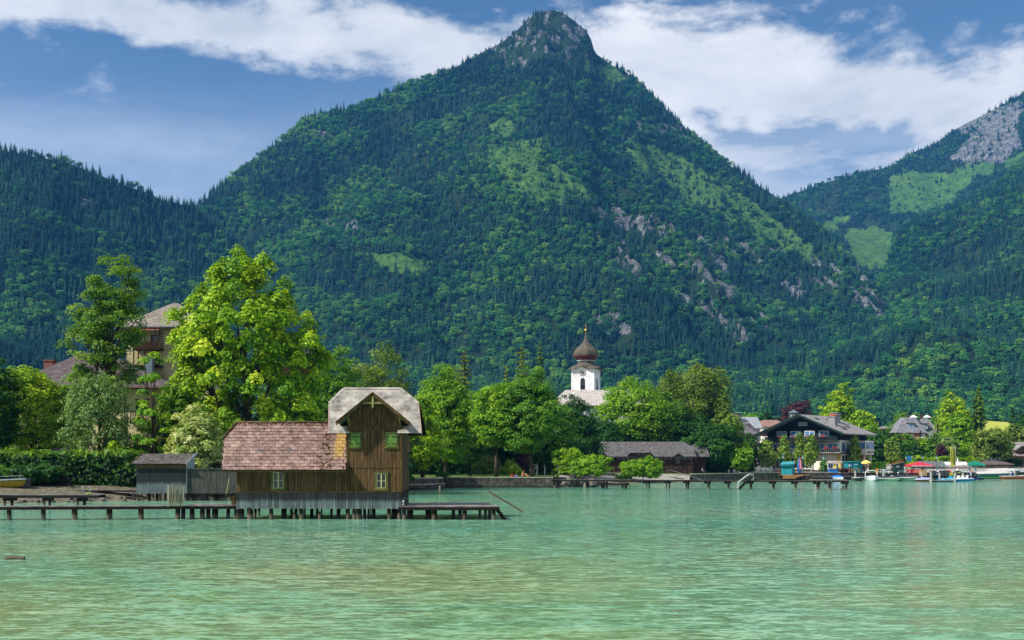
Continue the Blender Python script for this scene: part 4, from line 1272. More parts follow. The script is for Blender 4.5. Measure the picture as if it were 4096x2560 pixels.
def glazed_window(x0, x1, y0, y1):
    X0, X1, Z0, Z1 = bx_(x0), bx_(x1), bz_(y1), bz_(y0)
    e = 0.13
    fr = MB()
    fr.box(X0, X0 + e, BD - .09, BD, Z0, Z1); fr.box(X1 - e, X1, BD - .09, BD, Z0, Z1)
    fr.box(X0 - .03, X1 + .03, BD - .1, BD, Z1 - .1, Z1 + .03); fr.box(X0 - .04, X1 + .04, BD - .11, BD, Z0 - .02, Z0 + .13)
    for s in (-1, 1):
        xx = X0 - .02 if s < 0 else X1 + .02
        for zz in (Z0 + .1, Z0 + .3, Z1 - .1, Z1 - .3): fr.box(xx - .03, xx + .03, BD - .08, BD - .02, zz - .06, zz + .06)
    w = bpart(fr, 'window_frame', OLIVE)
    mid = (X0 + X1) / 2; zm = Z0 + .13 + (Z1 - Z0 - .23) * .5
    for (a, b) in ((X0 + e, mid), (mid, X1 - e)):
        s = MB(); k = .028
        s.box(a, a + k, BD - .075, BD - .04, Z0 + .13, Z1 - .1); s.box(b - k, b, BD - .075, BD - .04, Z0 + .13, Z1 - .1)
        s.box(a + k, b - k, BD - .075, BD - .04, Z0 + .13, Z0 + .13 + k); s.box(a + k, b - k, BD - .075, BD - .04, Z1 - .1 - k, Z1 - .1); s.box(a + k, b - k, BD - .07, BD - .045, zm - .012, zm + .012)
        so = bpart(s, 'sash', CREAM)
        for (za, zb) in ((Z0 + .13 + k, zm - .012), (zm + .012, Z1 - .1 - k)):
            MB().box(a + k, b - k, BD - .052, BD - .047, za, zb).build('pane', GLASS, so)
glazed_window(1499, 1552, 1888, 1961)
glazed_window(1085, 1143, 1882, 1962)

# ---- wing roof: pink slates laid on a slope that ends in a half hip
EY0, EZ0 = BD - 0.62, ZW(1880, BD - 0.62)
RY0 = BD + 2.35
RZ0 = ZW(1690, RY0)
SL = Vector((0, RY0 - EY0, RZ0 - EZ0)); SLEN = SL.length; SU = SL.normalized(); SN = Vector((0, -SU.z, SU.y))
xl_e, xl_h, xl_r, xr_e = XW(885, EY0), XW(893, BD + 1.3), XW(948, RY0), XW(1389, BD)
hipf = 0.66
def left_edge(f):
    return xl_e + (XW(892, BD + 1.2) - xl_e) * f / hipf if f < hipf else XW(892, BD + 1.2) + (xl_r - XW(892, BD + 1.2)) * (f - hipf) / (1 - hipf)
def on_roof(x, f, up=0.0):
    v = Vector((x, EY0, EZ0)) + SL * f + SN * up
    return v
rf = MB()
rf.add([on_roof(left_edge(0), 0, -.05), on_roof(xr_e, 0, -.05), on_roof(xr_e, 1, -.05), on_roof(left_edge(1), 1, -.05), on_roof(left_edge(hipf), hipf, -.05)], [(0, 1, 2, 3, 4)])
BKY = RY0 + (RY0 - EY0)
rf.add([(xr_e, BKY, EZ0), (left_edge(0), BKY, EZ0), (left_edge(hipf), RY0 + (RY0 - EY0) * (1 - hipf), EZ0 + (RZ0 - EZ0) * hipf), (xl_r, RY0, RZ0 - .03), (xr_e, RY0, RZ0 - .03)], [(0, 1, 2, 3, 4)])
rf.add([on_roof(left_edge(hipf), hipf, -.05), on_roof(left_edge(1), 1, -.05), (left_edge(hipf), RY0 + (RY0 - EY0) * (1 - hipf), EZ0 + (RZ0 - EZ0) * hipf)], [(0, 1, 2)])
roofw = bpart(rf, 'wing_roof', W_DARK)
mt, t, p = new_mat('pink_roof_slate')
c = t.ramp(t.noise(2.6, 7, 0.72, coord='World'), [(0.28, lin('#382d29')), (0.42, lin('#6e5750')), (0.56, lin('#91786f')), (0.72, lin('#aa9288'))])
c = t.mix(t.step(t.noise(0.8, 4, 0.6, coord='World', loc=(2, 0, 0)), 0.56, 0.74), c, lin('#575052'))
oi = t.n('ShaderNodeObjectInfo')
sx = t.n('ShaderNodeSeparateXYZ'); g_ = t.n('ShaderNodeNewGeometry'); t.l(g_.outputs['Position'], sx.inputs[0])
# lichen and moss streaks where the tower roof drips on the slates: they have a place and shape of their own
xe = t.math('ADD', sx.outputs['X'], t.math('MULTIPLY', t.math('SUBTRACT', t.noise(1.3, 4, 0.6, coord='World'), 0.5), 0.5))
lich = t.math('MULTIPLY', t.step(xe, xr_e - .98, xr_e - .72), t.math('SUBTRACT', 1.0, t.step(xe, xr_e - .34, xr_e - .12)))
lich = t.math('MULTIPLY', lich, t.step(sx.outputs['Z'], EZ0 + .5, EZ0 + 1.1))
c = t.mix(t.math('MULTIPLY', lich, 0.6), c, lin('#b8953a'))
mo = t.math('MULTIPLY', t.step(xe, xr_e - 2.5, xr_e - 1.5), t.math('SUBTRACT', 1.0, t.step(xe, xr_e - 1.0, xr_e - .7)))
dz = t.math('SUBTRACT', sx.outputs['X'], t.math('MULTIPLY', sx.outputs['Z'], -0.45))
moss = t.step(t.math('ADD', t.math('MULTIPLY', mo, 0.17), t.noise(5.0, 5, 0.65, coord='World', loc=(0, 3, 1))), 0.66, 0.72)
ridge_m = t.step(t.math('ADD', t.math('MULTIPLY', t.step(sx.outputs['Z'], RZ0 - .5, RZ0 + .1), 0.28), t.noise(6.0, 5, 0.65, coord='World', loc=(9, 3, 1))), 0.66, 0.72)
c = t.mix(t.math('MAXIMUM', moss, ridge_m), c, lin('#3d2c10'))
h = t.n('ShaderNodeHueSaturation'); t.l(c, h.inputs['Color']); t.l(t.math('ADD', t.math('MULTIPLY', oi.outputs['Random'], .3), .85), h.inputs['Value'])
t.l(h.outputs[0], p.inputs['Base Color']); p.inputs['Roughness'].default_value = 0.9; p.inputs['Specular IOR Level'].default_value = 0.2
b = t.n('ShaderNodeBump'); b.inputs['Strength'].default_value = .5; b.inputs['Distance'].default_value = .02
t.l(t.noise(9, 5, .7, coord='World'), b.inputs['Height']); t.l(b.outputs[0], p.inputs['Normal'])
SLATE = mt
rows = 15
tw, skew = 0.395, 0.13
rot = Matrix((Vector((1, 0, 0)), SU, SN)).transposed().to_euler()
def slate_mesh():
    hh = SLEN / rows
    th = 0.04
    poly = [(0, -0.0), (tw - .022, -0.0), (tw - .022 - skew, hh + .05), (-skew, hh + .05)]
    vs = [(x, y, -.0) for x, y in poly] + [(x, y, th if y < .1 else 0.004) for x, y in poly]
    fs = [(3, 2, 1, 0), (4, 5, 6, 7)] + [(i, (i + 1) % 4, (i + 1) % 4 + 4, i + 4) for i in range(4)]
    me = bpy.data.meshes.new('roof_slate'); me.from_pydata(vs, [], fs); me.materials.append(SLATE); me.update()
    return me
SM = slate_mesh()
nsl = 0
for i in range(rows):
    f = i / rows
    x = left_edge(f) + skew + (0.0 if i % 2 else -tw * .5) + rb.uniform(-.03, .03)
    while x < xr_e - .02:
        xx, wsc = x, 1.0
        if xx - skew * .5 < left_edge(min(1, f + .5 / rows)):
            cut = min(tw * .6, left_edge(min(1, f + .5 / rows)) - (xx - skew * .5))
            xx += cut; wsc = max(0.3, 1 - cut / tw)
        if xx + tw * wsc > xr_e: wsc = max(0.25, (xr_e - xx) / tw)
        o = bpy.data.objects.new('roof_slate', SM)
        o.location = on_roof(xx, f, rb.uniform(0, .006)); o.rotation_euler = (rot.x + rb.uniform(-.012, .012), rot.y + rb.uniform(-.012, .012), rot.z + rb.uniform(-.01, .01))
        o.scale = (wsc, 1, 1)
        link(o, roofw); nsl += 1
        o.matrix_parent_inverse = Matrix.Identity(4) if False else BINV @ Matrix.Identity(4) if False else Matrix.Identity(4)
        x += tw
print('slates', nsl)
rc = MB()
rc.tube([on_roof(xl_r - .05, 1, .02), on_roof(XW(1180, RY0), 1, .03), on_roof(XW(1392, RY0), 1, .0)], .075, 8)
rc.tube([on_roof(left_edge(hipf) - .02, hipf, .03), on_roof((left_edge(hipf) + xl_r) / 2, (1 + hipf) / 2, .05), on_roof(xl_r, 1, .03)], .08, 8)
bpart(rc, 'ridge_tiles', M('mossy_ridge', ['#2b2114', '#4a3a24', '#6e5a4a'], 5, .9, .6), smooth=True)
ev = MB().box(left_edge(0), xr_e + .02, EY0 + .03, EY0 + .10, EZ0 - .13, EZ0 - .04)
for k in range(7):
    xx = left_edge(0) + .4 + k * 1.05
    ev.box(xx, xx + .1, EY0 + .1, BD, EZ0 - .16, EZ0 - .06)
bpart(ev, 'eave_board', W_TRIM)

# ---- tower roof: grey shingled ridge roof with half hips and a gable in front
TE_Y = BD - 0.25; TE_Z = ZW(1733, TE_Y)
TR_Y = BD + 2.05; TR_Z = ZW(1555, TR_Y)
TS = Vector((0, TR_Y - TE_Y, TR_Z - TE_Z)); TL = TS.length; TU = TS.normalized(); TN = Vector((0, -TU.z, TU.y))
tl0, tl1, tl2 = XW(1315, TE_Y), XW(1317, BD + 1.3), XW(1376, TR_Y)
tr0, tr1, tr2 = XW(1685, TE_Y), XW(1673, BD + 1.3), XW(1602, TR_Y)
th_ = 0.665
def tl_edge(f): return tl0 + (tl1 - tl0) * f / th_ if f < th_ else tl1 + (tl2 - tl1) * (f - th_) / (1 - th_)
def tr_edge(f): return tr0 + (tr1 - tr0) * f / th_ if f < th_ else tr1 + (tr2 - tr1) * (f - th_) / (1 - th_)
def on_t(x, f, up=0.0): return Vector((x, TE_Y, TE_Z)) + TS * f + TN * up
GX = bx_(1497)
GY = BD - 0.75
gz_top, gz_tip, g_half = ZW(1571, GY), ZW(1689, GY), XW(1638, GY) - GX
gsl = (gz_top - gz_tip) / g_half
def gab_half(f):
    """half width of the gable roof where it meets the slope at height f; behind it no shingles are needed"""
    z = TE_Z + TS.z * f
    return max(0.0, (gz_top - z) / gsl)
tb = MB()
def roof_face(sgn):
    if sgn > 0:
        return [on_t(tl0, 0, -.04), on_t(bx_(1389), 0, -.04), on_t(bx_(1389), .22, -.04), on_t(bx_(1604), .22, -.04), on_t(bx_(1604), 0, -.04), on_t(tr0, 0, -.04), on_t(tr1, th_, -.04), on_t(tr2, 1, -.04), on_t(tl2, 1, -.04), on_t(tl1, th_, -.04)]
fpts = roof_face(1)
tb.add(fpts, [tuple(range(len(fpts)))])
by = 2 * TR_Y - TE_Y
def mir(v): return Vector((v.x, 2 * TR_Y - v.y, v.z))
back = [mir(on_t(tl0, 0, -.04)), mir(on_t(tr0, 0, -.04)), mir(on_t(tr1, th_, -.04)), mir(on_t(tr2, 1, -.04)), mir(on_t(tl2, 1, -.04)), mir(on_t(tl1, th_, -.04))]
tb.add(back, [(0, 5, 4, 3, 2, 1)])
tb.add([on_t(tl1, th_, -.04), on_t(tl2, 1, -.04), mir(on_t(tl1, th_, -.04))], [(0, 1, 2)])
tb.add([on_t(tr1, th_, -.04), mir(on_t(tr1, th_, -.04)), on_t(tr2, 1, -.04)], [(0, 1, 2)])
tower_roof = bpart(tb, 'tower_roof', W_DARK)
# side gable walls under the half hips
sw = MB()
sw.add([(bx_(1392), BD, TE_Z), (bx_(1392), by - .3, TE_Z), (bx_(1392), TR_Y + .7, TE_Z + TS.z * th_), (bx_(1392), TR_Y - .7, TE_Z + TS.z * th_)], [(0, 1, 2, 3)])
sw.add([(bx_(1604), BD, TE_Z), (bx_(1604), by - .3, TE_Z), (bx_(1604), TR_Y + .7, TE_Z + TS.z * th_), (bx_(1604), TR_Y - .7, TE_Z + TS.z * th_)], [(3, 2, 1, 0)])
bpart(sw, 'gable_end', W_BROWN)
SHIN = wood('grey_wood_shingle', ['#5f5b56', '#8a857e', '#a8a39b', '#bdb8b0'], vary=0.0, scale=1.2, grain=(1.4, 1, 1.4), bump=.25)
si = MB()
nrow = 34
for i in range(nrow):
    f0, f1 = i / nrow, min(1.0, (i + 1.35) / nrow)
    x = tl_edge(f0) + rb.uniform(-.1, 0)
    gh = gab_half(f0) - 0.12
    while x < tr_edge(f0):
        w = rb.uniform(.16, .27)
        a, b_ = max(x, tl_edge(f0)), min(x + w - .006, tr_edge(f0))
        x += w
        if b_ - a < .03: continue
        if a > GX - gh + .15 and b_ < GX + gh - .15 and f0 > .12: continue
        if f0 < .16 and a > bx_(1389) and b_ < bx_(1604): continue
        a1, b1 = max(a, tl_edge(f1)), min(b_, tr_edge(f1))
        if b1 <= a1: continue
        j = rb.uniform(0, .006)
        si.add([on_t(a, f0, .022 + j), on_t(b_, f0, .022 + j), on_t(b1, f1, .002), on_t(a1, f1, .002), on_t(a, f0, 0), on_t(b_, f0, 0)], [(0, 1, 2, 3), (4, 5, 1, 0)])
o = si.build('shingles', SHIN, tower_roof, kind='stuff')
cp = MB()
for (p0, p1) in ((on_t(tl1, th_, .03), on_t(tl2, 1, .03)), (on_t(tr1, th_, .03), on_t(tr2, 1, .03)), (on_t(tl2 - .02, 1, .03), on_t(tr2 + .02, 1, .03))):
    n_ = max(4, int((p1 - p0).length / .2))
    for k in range(n_):
        a = p0.lerp(p1, k / n_); b_ = p0.lerp(p1, (k + .92) / n_)
        cp.beam(a + TN * .012 * (k % 2), b_ + TN * .012 * (k % 2), .17, .03, up=TN)
cp.build('ridge_shingles', SHIN, tower_roof, kind='stuff')
vg = MB()
for (e, s) in ((tl_edge, -1), (tr_edge, 1)):
    vg.beam(on_t(e(0) + s * .02, 0, -.05), on_t(e(th_) + s * .02, th_, -.05), .05, .15, up=TN)
bpart(vg, 'verge_board', M('pink_verge', ['#8b6f63', '#a98f82'], 4, .8))
# front gable roof
gy_back = TR_Y
for s in (-1, 1):
    tip = Vector((GX + s * g_half, GY, gz_tip)); apx = Vector((GX, GY, gz_top))
    tipb = Vector((GX + s * g_half, TE_Y + (gz_tip - TE_Z) / TS.z * TS.y, gz_tip)); apb = Vector((GX, TE_Y + (gz_top - TE_Z) / TS.z * TS.y, gz_top))
    sl_ = MB().slab([apx, tip, tipb, apb] if s > 0 else [apx, apb, tipb, tip], .05)
    o = bpart(sl_, 'gable_roof', SHIN)
    bb = MB().beam(apx + Vector((0, -.03, -.06)), tip + Vector((0, -.03, -.06)), .06, .17, up=(0, 0, 1))
    bpart(bb, 'barge_board', W_TRIM)
    bb = MB().beam(apx + Vector((0, -.05, .03)), tip + Vector((0, -.05, .03)), .1, .04)
    bpart(bb, 'verge_strip', W_TRIM)
    sc = MB()           # scalloped foot of the barge board
    for k in range(5):
        q_ = tip.lerp(apx, .02 + k * .045)
        sc.lathe((q_.x, GY - .05, q_.z - .19), [(.0, -.04), (.05, -.02), (.05, .05)], 8)
    bpart(sc, 'scallops', W_TRIM)
    # hanging carved bracket
    xb_ = bx_(1395) if s < 0 else bx_(1599)
    br = MB().box(xb_ - .09, xb_ + .09, BD - .2, BD - .03, bz_(1675), bz_(1660))
    br.lathe((xb_, BD - .12, bz_(1675)), [(.015, -.25), (.05, -.2), (.03, -.13), (.07, -.07), (.08, 0)], 8)
    bpart(br, 'carved_bracket', TRIM_Y)
    pl = MB().beam((bx_(1497) + s * 1.45, BD - .7, bz_(1672)), (bx_(1497) + s * 1.45, BD + .6, bz_(1672)), .1, .12)
    bpart(pl, 'purlin', W_TRIM)
orn = MB().box(bx_(1452), bx_(1540), GY + .02, GY + .1, bz_(1618), bz_(1611))
bpart(orn, 'collar_beam', TRIM_Y)
bpart(MB().box(GX - .055, GX + .055, GY - .02, GY + .09, bz_(1630), bz_(1582)).lathe((GX, GY + .035, bz_(1630)), [(.0, -.1), (.05, -.06), (.055, 0)], 8), 'king_post', TRIM_Y)
fret = MB()
for s in (-1, 1):
    for (cx_, cz_, r_) in ((.18, .12, .09), (.36, .09, .07), (.2, .3, .07), (.52, .07, .045)):
        pts = [(GX + s * (cx_ + r_ * math.cos(a)), GY + .05, bz_(1611) + cz_ + r_ * math.sin(a)) for a in [k * math.pi / 5 for k in range(9)]]
        fret.tube(pts, .017, 5)
    fret.beam((GX + s * .62, GY + .05, bz_(1611) + .06), (GX + s * .1, GY + .05, bz_(1611) + .44), .03, .04)
bpart(fret, 'fretwork', TRIM_Y)
# lean-to behind, right of the tower
ln = MB().slab([(bx_(1606), BD + 3.2, ZW(1738, BD + 3.2)), (XW(1630, BD + 3.5), BD + 3.2, ZW(1805, BD + 3.2)), (XW(1630, BD + 3.5), BD + 5.2, ZW(1805, BD + 3.2)), (bx_(1606), BD + 5.2, ZW(1738, BD + 3.2))], .06)
bpart(ln, 'lean_to_roof', M('red_roof', ['#5a2a20', '#7b4030'], 4))
bpart(MB().box(bx_(1604), XW(1622, BD + 3.5), BD + 3.4, BD + 5.0, ZW(1968, BD + 3.4), ZW(1770, BD + 3.4)), 'lean_to_wall', W_BROWN)
# ---- piles
def pile(parent, pinv, px0, px1, d, ztop, cap=False, mat=None, zb=-1.2, name='pile'):
    x0, x1 = XW(px0, d), XW(px1, d)
    r = (x1 - x0) / 2; c = (x0 + x1) / 2
    mb = MB()
    n = 9
    jit = [rb.uniform(.93, 1.07) for _ in range(n)]
    lean = rb.uniform(-.06, .06)
    rings = [(zb, 1.0), (0.0, .98), (ztop * .45, 1.02), (ztop, .97)]
    vs, fs = [], []
    for (z, k) in rings:
        for q in range(n):
            a = 2 * math.pi * q / n
            vs.append((c + lean * z + r * k * jit[q] * math.cos(a), d + r * k * jit[q] * math.sin(a), z))
    for i in range(len(rings) - 1):
        for q in range(n):
            q2 = (q + 1) % n
            fs.append((i * n + q, i * n + q2, (i + 1) * n + q2, (i + 1) * n + q))
    fs.append(tuple(3 * n + q for q in range(n)))
    mb.add(vs, fs)
    if cap: mb.lathe((c + lean * ztop, d, ztop), [(r * 1.25, 0), (r * 1.25, .05)], 9)
    o = mb.build(name, mat or W_PILE, parent, smooth=False)
    if pinv is not None: o.matrix_parent_inverse = pinv
    return o
zs = bz_(2035) + .02
for (a, b_, sht, cap) in ((949, 970, 0, 0), (989, 1014, 0, 1), (1078, 1094, 0, 0), (1172, 1184, .25, 0), (1198, 1216, 0, 1), (1273, 1284, .2, 0), (1385, 1399, 0, 0), (1410, 1423, 0, 0), (1424, 1444, 0, 1), (1550, 1566, 0, 0), (1590, 1606, 0, 0)):
    pile(boat, BINV, a, b_, BD + .1, zs - sht, cap)
for i, (a, b_) in enumerate(((969, 978), (1015, 1026), (1029, 1040), (1125, 1135), (1136, 1147), (1160, 1172), (1176, 1188), (1217, 1224), (1240, 1254), (1262, 1273), (1284, 1290), (1320, 1330), (1345, 1361), (1383, 1390), (1443, 1448), (1453, 1466), (1469, 1478), (1481, 1486), (1489, 1503), (1567, 1590), (1548, 1553))):
    pile(boat, BINV, a, b_, BD + 1.7 + (i % 3) * 1.35, zs + .05)
bpart(MB().box(bx_(950), bx_(1604), BD + 1.5, BD + 1.75, zs, zs + .22).box(bx_(950), bx_(1604), BD + 4.4, BD + 4.65, zs, zs + .22), 'sill_beam', W_DARK)
# odd thin stick at the left corner
bpart(MB().tube([(bx_(951), BD - .12, -.4), (bx_(949), BD - .12, bz_(2038))], .05, 7), 'corner_stake', W_PILE)

# ================================================================== sun deck right of the boathouse
D0 = 69.4
ZD = ZW(2025, D0)
deck = thing('sun_deck', 'weathered plank deck on piles reaching out right of the boathouse', 'deck', (XW(1800, D0), D0, 0))
DINV = Matrix.Translation(-deck.location)
def child(mb, name, mats, par, pinv, **kw):
    o = mb.build(name, mats, par, **kw); o.matrix_parent_inverse = pinv
    return o
xa, xb = XW(1600, D0), XW(1997, D0)
pl = MB()
x = xa
while x < xb - .05:
    w = .125
    f = (x - xa) / (xb - xa)
    yb_ = D0 + 6.3
    sk = -.9 * f         # the far end of the deck is not square
    pl.box(x, min(x + w - .012, xb), D0, yb_ if x < xb - .9 else D0 + .2 + (xb - x) / .9 * 6.1, ZD - .05 + rb.uniform(-.006, .006), ZD + rb.uniform(0, .01))
    x += w
child(pl, 'planks', W_DECK, deck, DINV, kind='stuff')
child(MB().box(xa - .1, xb, D0 - .06, D0 + .1, ZD - .24, ZD - .055).box(xa - .1, xb - .6, D0 + 5.9, D0 + 6.1, ZD - .24, ZD - .055), 'edge_beam', W_DARK, deck, DINV)
child(MB().beam((xb - .05, D0 + .15, ZD - .14), (xb - .85, D0 + 6.1, ZD - .14), .14, .18), 'end_beam', W_DARK, deck, DINV)
for (a, b_, d_) in ((1609, 1625, .15), (1727, 1743, .15), (1849, 1866, .15), (1967, 1984, .15), (1628, 1650, 2.2), (1704, 1726, 2.0), (1833, 1848, 1.6), (1806, 1820, 5.8), (1914, 1925, 5.8), (1936, 1948, 4.0), (1952, 1964, 2.4), (1742, 1748, 3.5), (1640, 1652, 5.0), (1702, 1710, 5.5)):
    pile(deck, DINV, a, b_, D0 + d_, ZD - .06)
# steps and hand rail
stp = thing('water_steps', 'wooden steps with a slanting handrail at the deck end', 'steps', (XW(2000, D0), D0 + 1.5, 0))
SINV = Matrix.Translation(-stp.location)
Ya = D0 + 1.0
for y_ in (Ya, Ya + .8):
    child(MB().beam((XW(1985, Ya), y_, ZW(2036, Ya)), (XW(2034, Ya), y_, -.35), .06, .18), 'stringer', W_DARK, stp, SINV)
for k in range(4):
    f = .12 + k * .27
    xx = XW(1985, Ya) + (XW(2034, Ya) - XW(1985, Ya)) * f; zz = ZW(2036, Ya) + (-.35 - ZW(2036, Ya)) * f + .1
    child(MB().box(xx - .12, xx + .12, Ya - .1, Ya + .9, zz, zz + .035), 'tread', W_DECK, stp, SINV)
child(MB().beam((XW(1955, Ya), Ya, ZW(1966, Ya)), (XW(2093, Ya), Ya, ZW(2048, Ya)), .05, .11), 'handrail', wood('rail_wood', ['#3d352c', '#5d5245', '#766b5c'], vary=.2), stp, SINV)
STEEL = M('galvanised_steel', ['#8d9496', '#b3babb'], 5, .35, metal=.8)
child(MB().tube([(XW(1964, Ya), Ya, ZD), (XW(1964, Ya), Ya, ZW(1974, Ya))], .02, 6), 'rail_post', STEEL, stp, SINV)
child(MB().tube([(XW(2067, Ya), Ya, -.5), (XW(2067, Ya), Ya, ZW(2036, Ya))], .02, 6), 'rail_post', STEEL, stp, SINV)
BLACK = M('black_plastic', ['#0c0d0e', '#1c1e20'], 4, .5)
bin_ = thing('litter_bin', 'dark litter box with peeling white patch against the boathouse corner', 'bin', (XW(1619, D0 + .6), D0 + .6, ZD))
MB().box(-.16, .16, -.15, .15, .0, .42).build('body', BLACK, bin_)
MB().add([(-.2, -.19, .42), (.2, -.19, .42), (.2, .19, .42), (-.2, .19, .42), (-.13, -.12, .5), (.13, -.12, .5), (.13, .12, .5), (-.13, .12, .5)], [(0, 1, 5, 4), (1, 2, 6, 5), (2, 3, 7, 6), (3, 0, 4, 7), (4, 5, 6, 7), (3, 2, 1, 0)]).build('lid', BLACK, bin_)
MB().box(-.13, -.02, -.158, -.152, .06, .36).build('label_patch', M('peeling_white', ['#2a2d30', '#aeb6bc', '#d5dadd'], 9, .6), bin_)
# ================================================================== left shore: jetties, bathing shed, hedge, villa
def inv(o): return Matrix.Translation(-o.location)
def jetty(name, label, d, px0, px1, ytop, yfas, piles, wid=1.5, d1=None, plank=.14, skew=0.0, zb=-1.2):
    d1 = d1 or d
    zt = ZW(ytop, d); 
    j = thing(name, label, 'jetty', (XW((px0 + px1) / 2, d), d, 0))
    I = inv(j)
    x0, x1 = XW(px0, d), XW(px1, d1)
    th = (ZW(ytop, d) - ZW(yfas, d))
    def yy(x): return d + (d1 - d) * (x - x0) / (x1 - x0)
    mb = MB(); x = x0
    while x < x1 - .03:
        y = yy(x)
        a, b_ = x, min(x + plank - .015, x1)
        z = zt + rb.uniform(-.008, .008)
        mb.add([(a, yy(a), z - .04), (b_, yy(b_), z - .04), (b_, yy(b_) + wid, z - .04), (a, yy(a) + wid, z - .04), (a, yy(a), z), (b_, yy(b_), z), (b_, yy(b_) + wid, z), (a, yy(a) + wid, z)],
               [(4, 5, 6, 7), (0, 1, 5, 4), (1, 2, 6, 5), (2, 3, 7, 6), (3, 0, 4, 7), (3, 2, 1, 0)])
        x += plank
    child(mb, 'planks', W_DECK, j, I, kind='stuff')
    for o_ in (.06, wid - .12):
        child(MB().beam((x0, d + o_, zt - .045 - (th - .04) / 2), (x1, d1 + o_, zt - .045 - (th - .04) / 2), .12, th - .04), 'edge_beam', W_DARK, j, I)
    for k, pp in enumerate(piles):
        a, b_ = pp[0], pp[1]; off = pp[2] if len(pp) > 2 else .15
        yv = yy(XW((a + b_) / 2, d)) + off
        pile(j, I, a, b_, yv, zt - .05, zb=zb)
    return j, I, zt
jl, JI, zt = jetty('long_jetty', 'long low wooden jetty running left from the boathouse', 68.6, -120, 944, 2026, 2040,
    [(29, 47), (165, 184), (288, 310), (426, 440), (438, 450, .3), (555, 576), (701, 721), (724, 741, .9), (761, 779, .5), (800, 820), (826, 842, .9), (847, 860), (858, 872, .6), (904, 919, .7), (936, 946), (-60, -42)], 1.3, 70.4)
# wider landing near the boathouse
lz = ZW(2019, 70.2)
child(MB().box(XW(735, 70.3), XW(945, 70.3), 70.35 + 1.0, 72.6, lz - .05, lz - .005), 'landing', W_DECK, jl, JI)
child(MB().box(XW(929, 70.5), XW(944, 70.5), 70.3, 70.7, lz, lz + .42).box(XW(926, 70.5), XW(945, 70.5), 70.25, 70.75, lz + .42, lz + .47), 'mooring_box', W_TRIM, jl, JI)
# picket gate on the jetty
GD = 69.6
gate = thing('picket_gate', 'small grey picket gate standing across the long jetty', 'gate', (XW(703, GD), GD, zt))
GI = inv(gate)
PK = wood('picket_wood', ['#5a5a48', '#7d7c66', '#9d9c86'], vary=.5)
child(MB().box(XW(670, GD), XW(676.5, GD), GD - .05, GD + .05, ZW(2026, GD), ZW(1938, GD)), 'gate_post', PK, gate, GI)
for (a, b_, off) in ((678, 684, .35), (685.5, 689.5, .25), (690, 695, .12), (697.5, 703.5, 0), (708.5, 714, 0), (719.5, 725, 0), (730, 736.5, 0)):
    xa_, xb_2 = XW(a, GD), XW(b_, GD); tilt = rb.uniform(-.03, .03)
    zt_, zb_ = ZW(1941, GD), ZW(2024, GD)
    m_ = (xa_ + xb_2) / 2
    child(MB().prism([(xa_, zb_), (xb_2, zb_), (xb_2 + tilt, zt_ - .05), (m_ + tilt, zt_ + .02), (xa_ + tilt, zt_ - .05)], GD - off - .015, GD - off + .015), 'picket', PK, gate, GI)
for yy_ in (1966, 2008):
    child(MB().beam((XW(672, GD), GD + .03, ZW(yy_, GD)), (XW(737, GD), GD + .03, ZW(yy_, GD)), .03, .07), 'gate_rail', PK, gate, GI)
# second jetty with the bathing ladder
j2, J2I, z2 = jetty('bathing_jetty', 'second wooden jetty farther in, carrying a steel bathing ladder', 90, -120, 395, 1979, 1992,
    [(14, 24), (43, 55, 1.0), (172, 182), (193, 203, 1.0), (305, 315), (334, 344, 1.0), (-60, -48)], 1.6)
for a, b_ in ((8, 62), (166, 209), (305, 345)):
    child(MB().box(XW(a, 90), XW(b_, 90), 90.1, 90.35, z2 - .48, z2 - .26), 'cap_beam', W_DARK, j2, J2I)
lad = thing('bathing_ladder', 'chrome bathing ladder with two looped grab rails', 'ladder', (XW(348, 91.5), 91.4, z2))
LI = inv(lad)
CHROME = M('chrome', ['#aab0b4', '#d9dde0'], 5, .12, metal=1.0)
for a in (331, 359):
    xa_ = XW(a, 91.4)
    pts = [(xa_, 91.2, z2)] + [(xa_, 91.2, z2 + .55)] + [(xa_ + .055 - .055 * math.cos(k * math.pi / 6), 91.2, z2 + .55 + .08 * math.sin(k * math.pi / 6)) for k in range(1, 6)] + [(xa_ + .11, 91.2, z2 + .55), (xa_ + .11, 91.2, -.9)]
    child(MB().tube(pts, .024, 7), 'grab_rail', CHROME, lad, LI, smooth=True)
for k in range(3):
    child(MB().tube([(XW(331, 91.4) + .11, 91.2, .55 - k * .3), (XW(359, 91.4) + .11, 91.2, .55 - k * .3)], .018, 6), 'rung', CHROME, lad, LI)
fl = thing('flower_wreath', 'little green and yellow wreath lying by the ladder', 'wreath', (XW(354, 90.3), 90.3, z2 + .01))
MB().tube([(.16 * math.cos(a), .16 * math.sin(a), .05 + .02 * math.sin(3 * a)) for a in [k * 2 * math.pi / 12 for k in range(13)]], .05, 7).build('ring', M('wreath_green', ['#2d7a4a', '#5ba05a'], 20, .8), fl)
for k in range(8):
    a = k * .785
    MB().lathe((.16 * math.cos(a), .16 * math.sin(a), .08), [(.0, -.03), (.05, 0), (.03, .04), (0, .05)], 6).build('blossom', M('wreath_yellow', ['#c9b82a', '#e0d048'], 20, .8), fl)
# walkway along the bank
j3, J3I, z3 = jetty('bank_walkway', 'dark plank walkway along the bank left of the grey shed', 107, 239, 547, 1960, 1967, [(406, 425, .3), (499, 519, .3), (270, 285, .3), (330, 345, .3)], 1.2)
child(MB().box(XW(486, 106.6), XW(545, 106.6), 105.9, 106.7, ZW(1971, 106.6), ZW(1968.5, 106.6)).box(XW(536, 106.6), XW(541, 106.6), 106.2, 106.4, -.3, ZW(1971, 106.6)), 'step_board', W_DECK, j3, J3I)
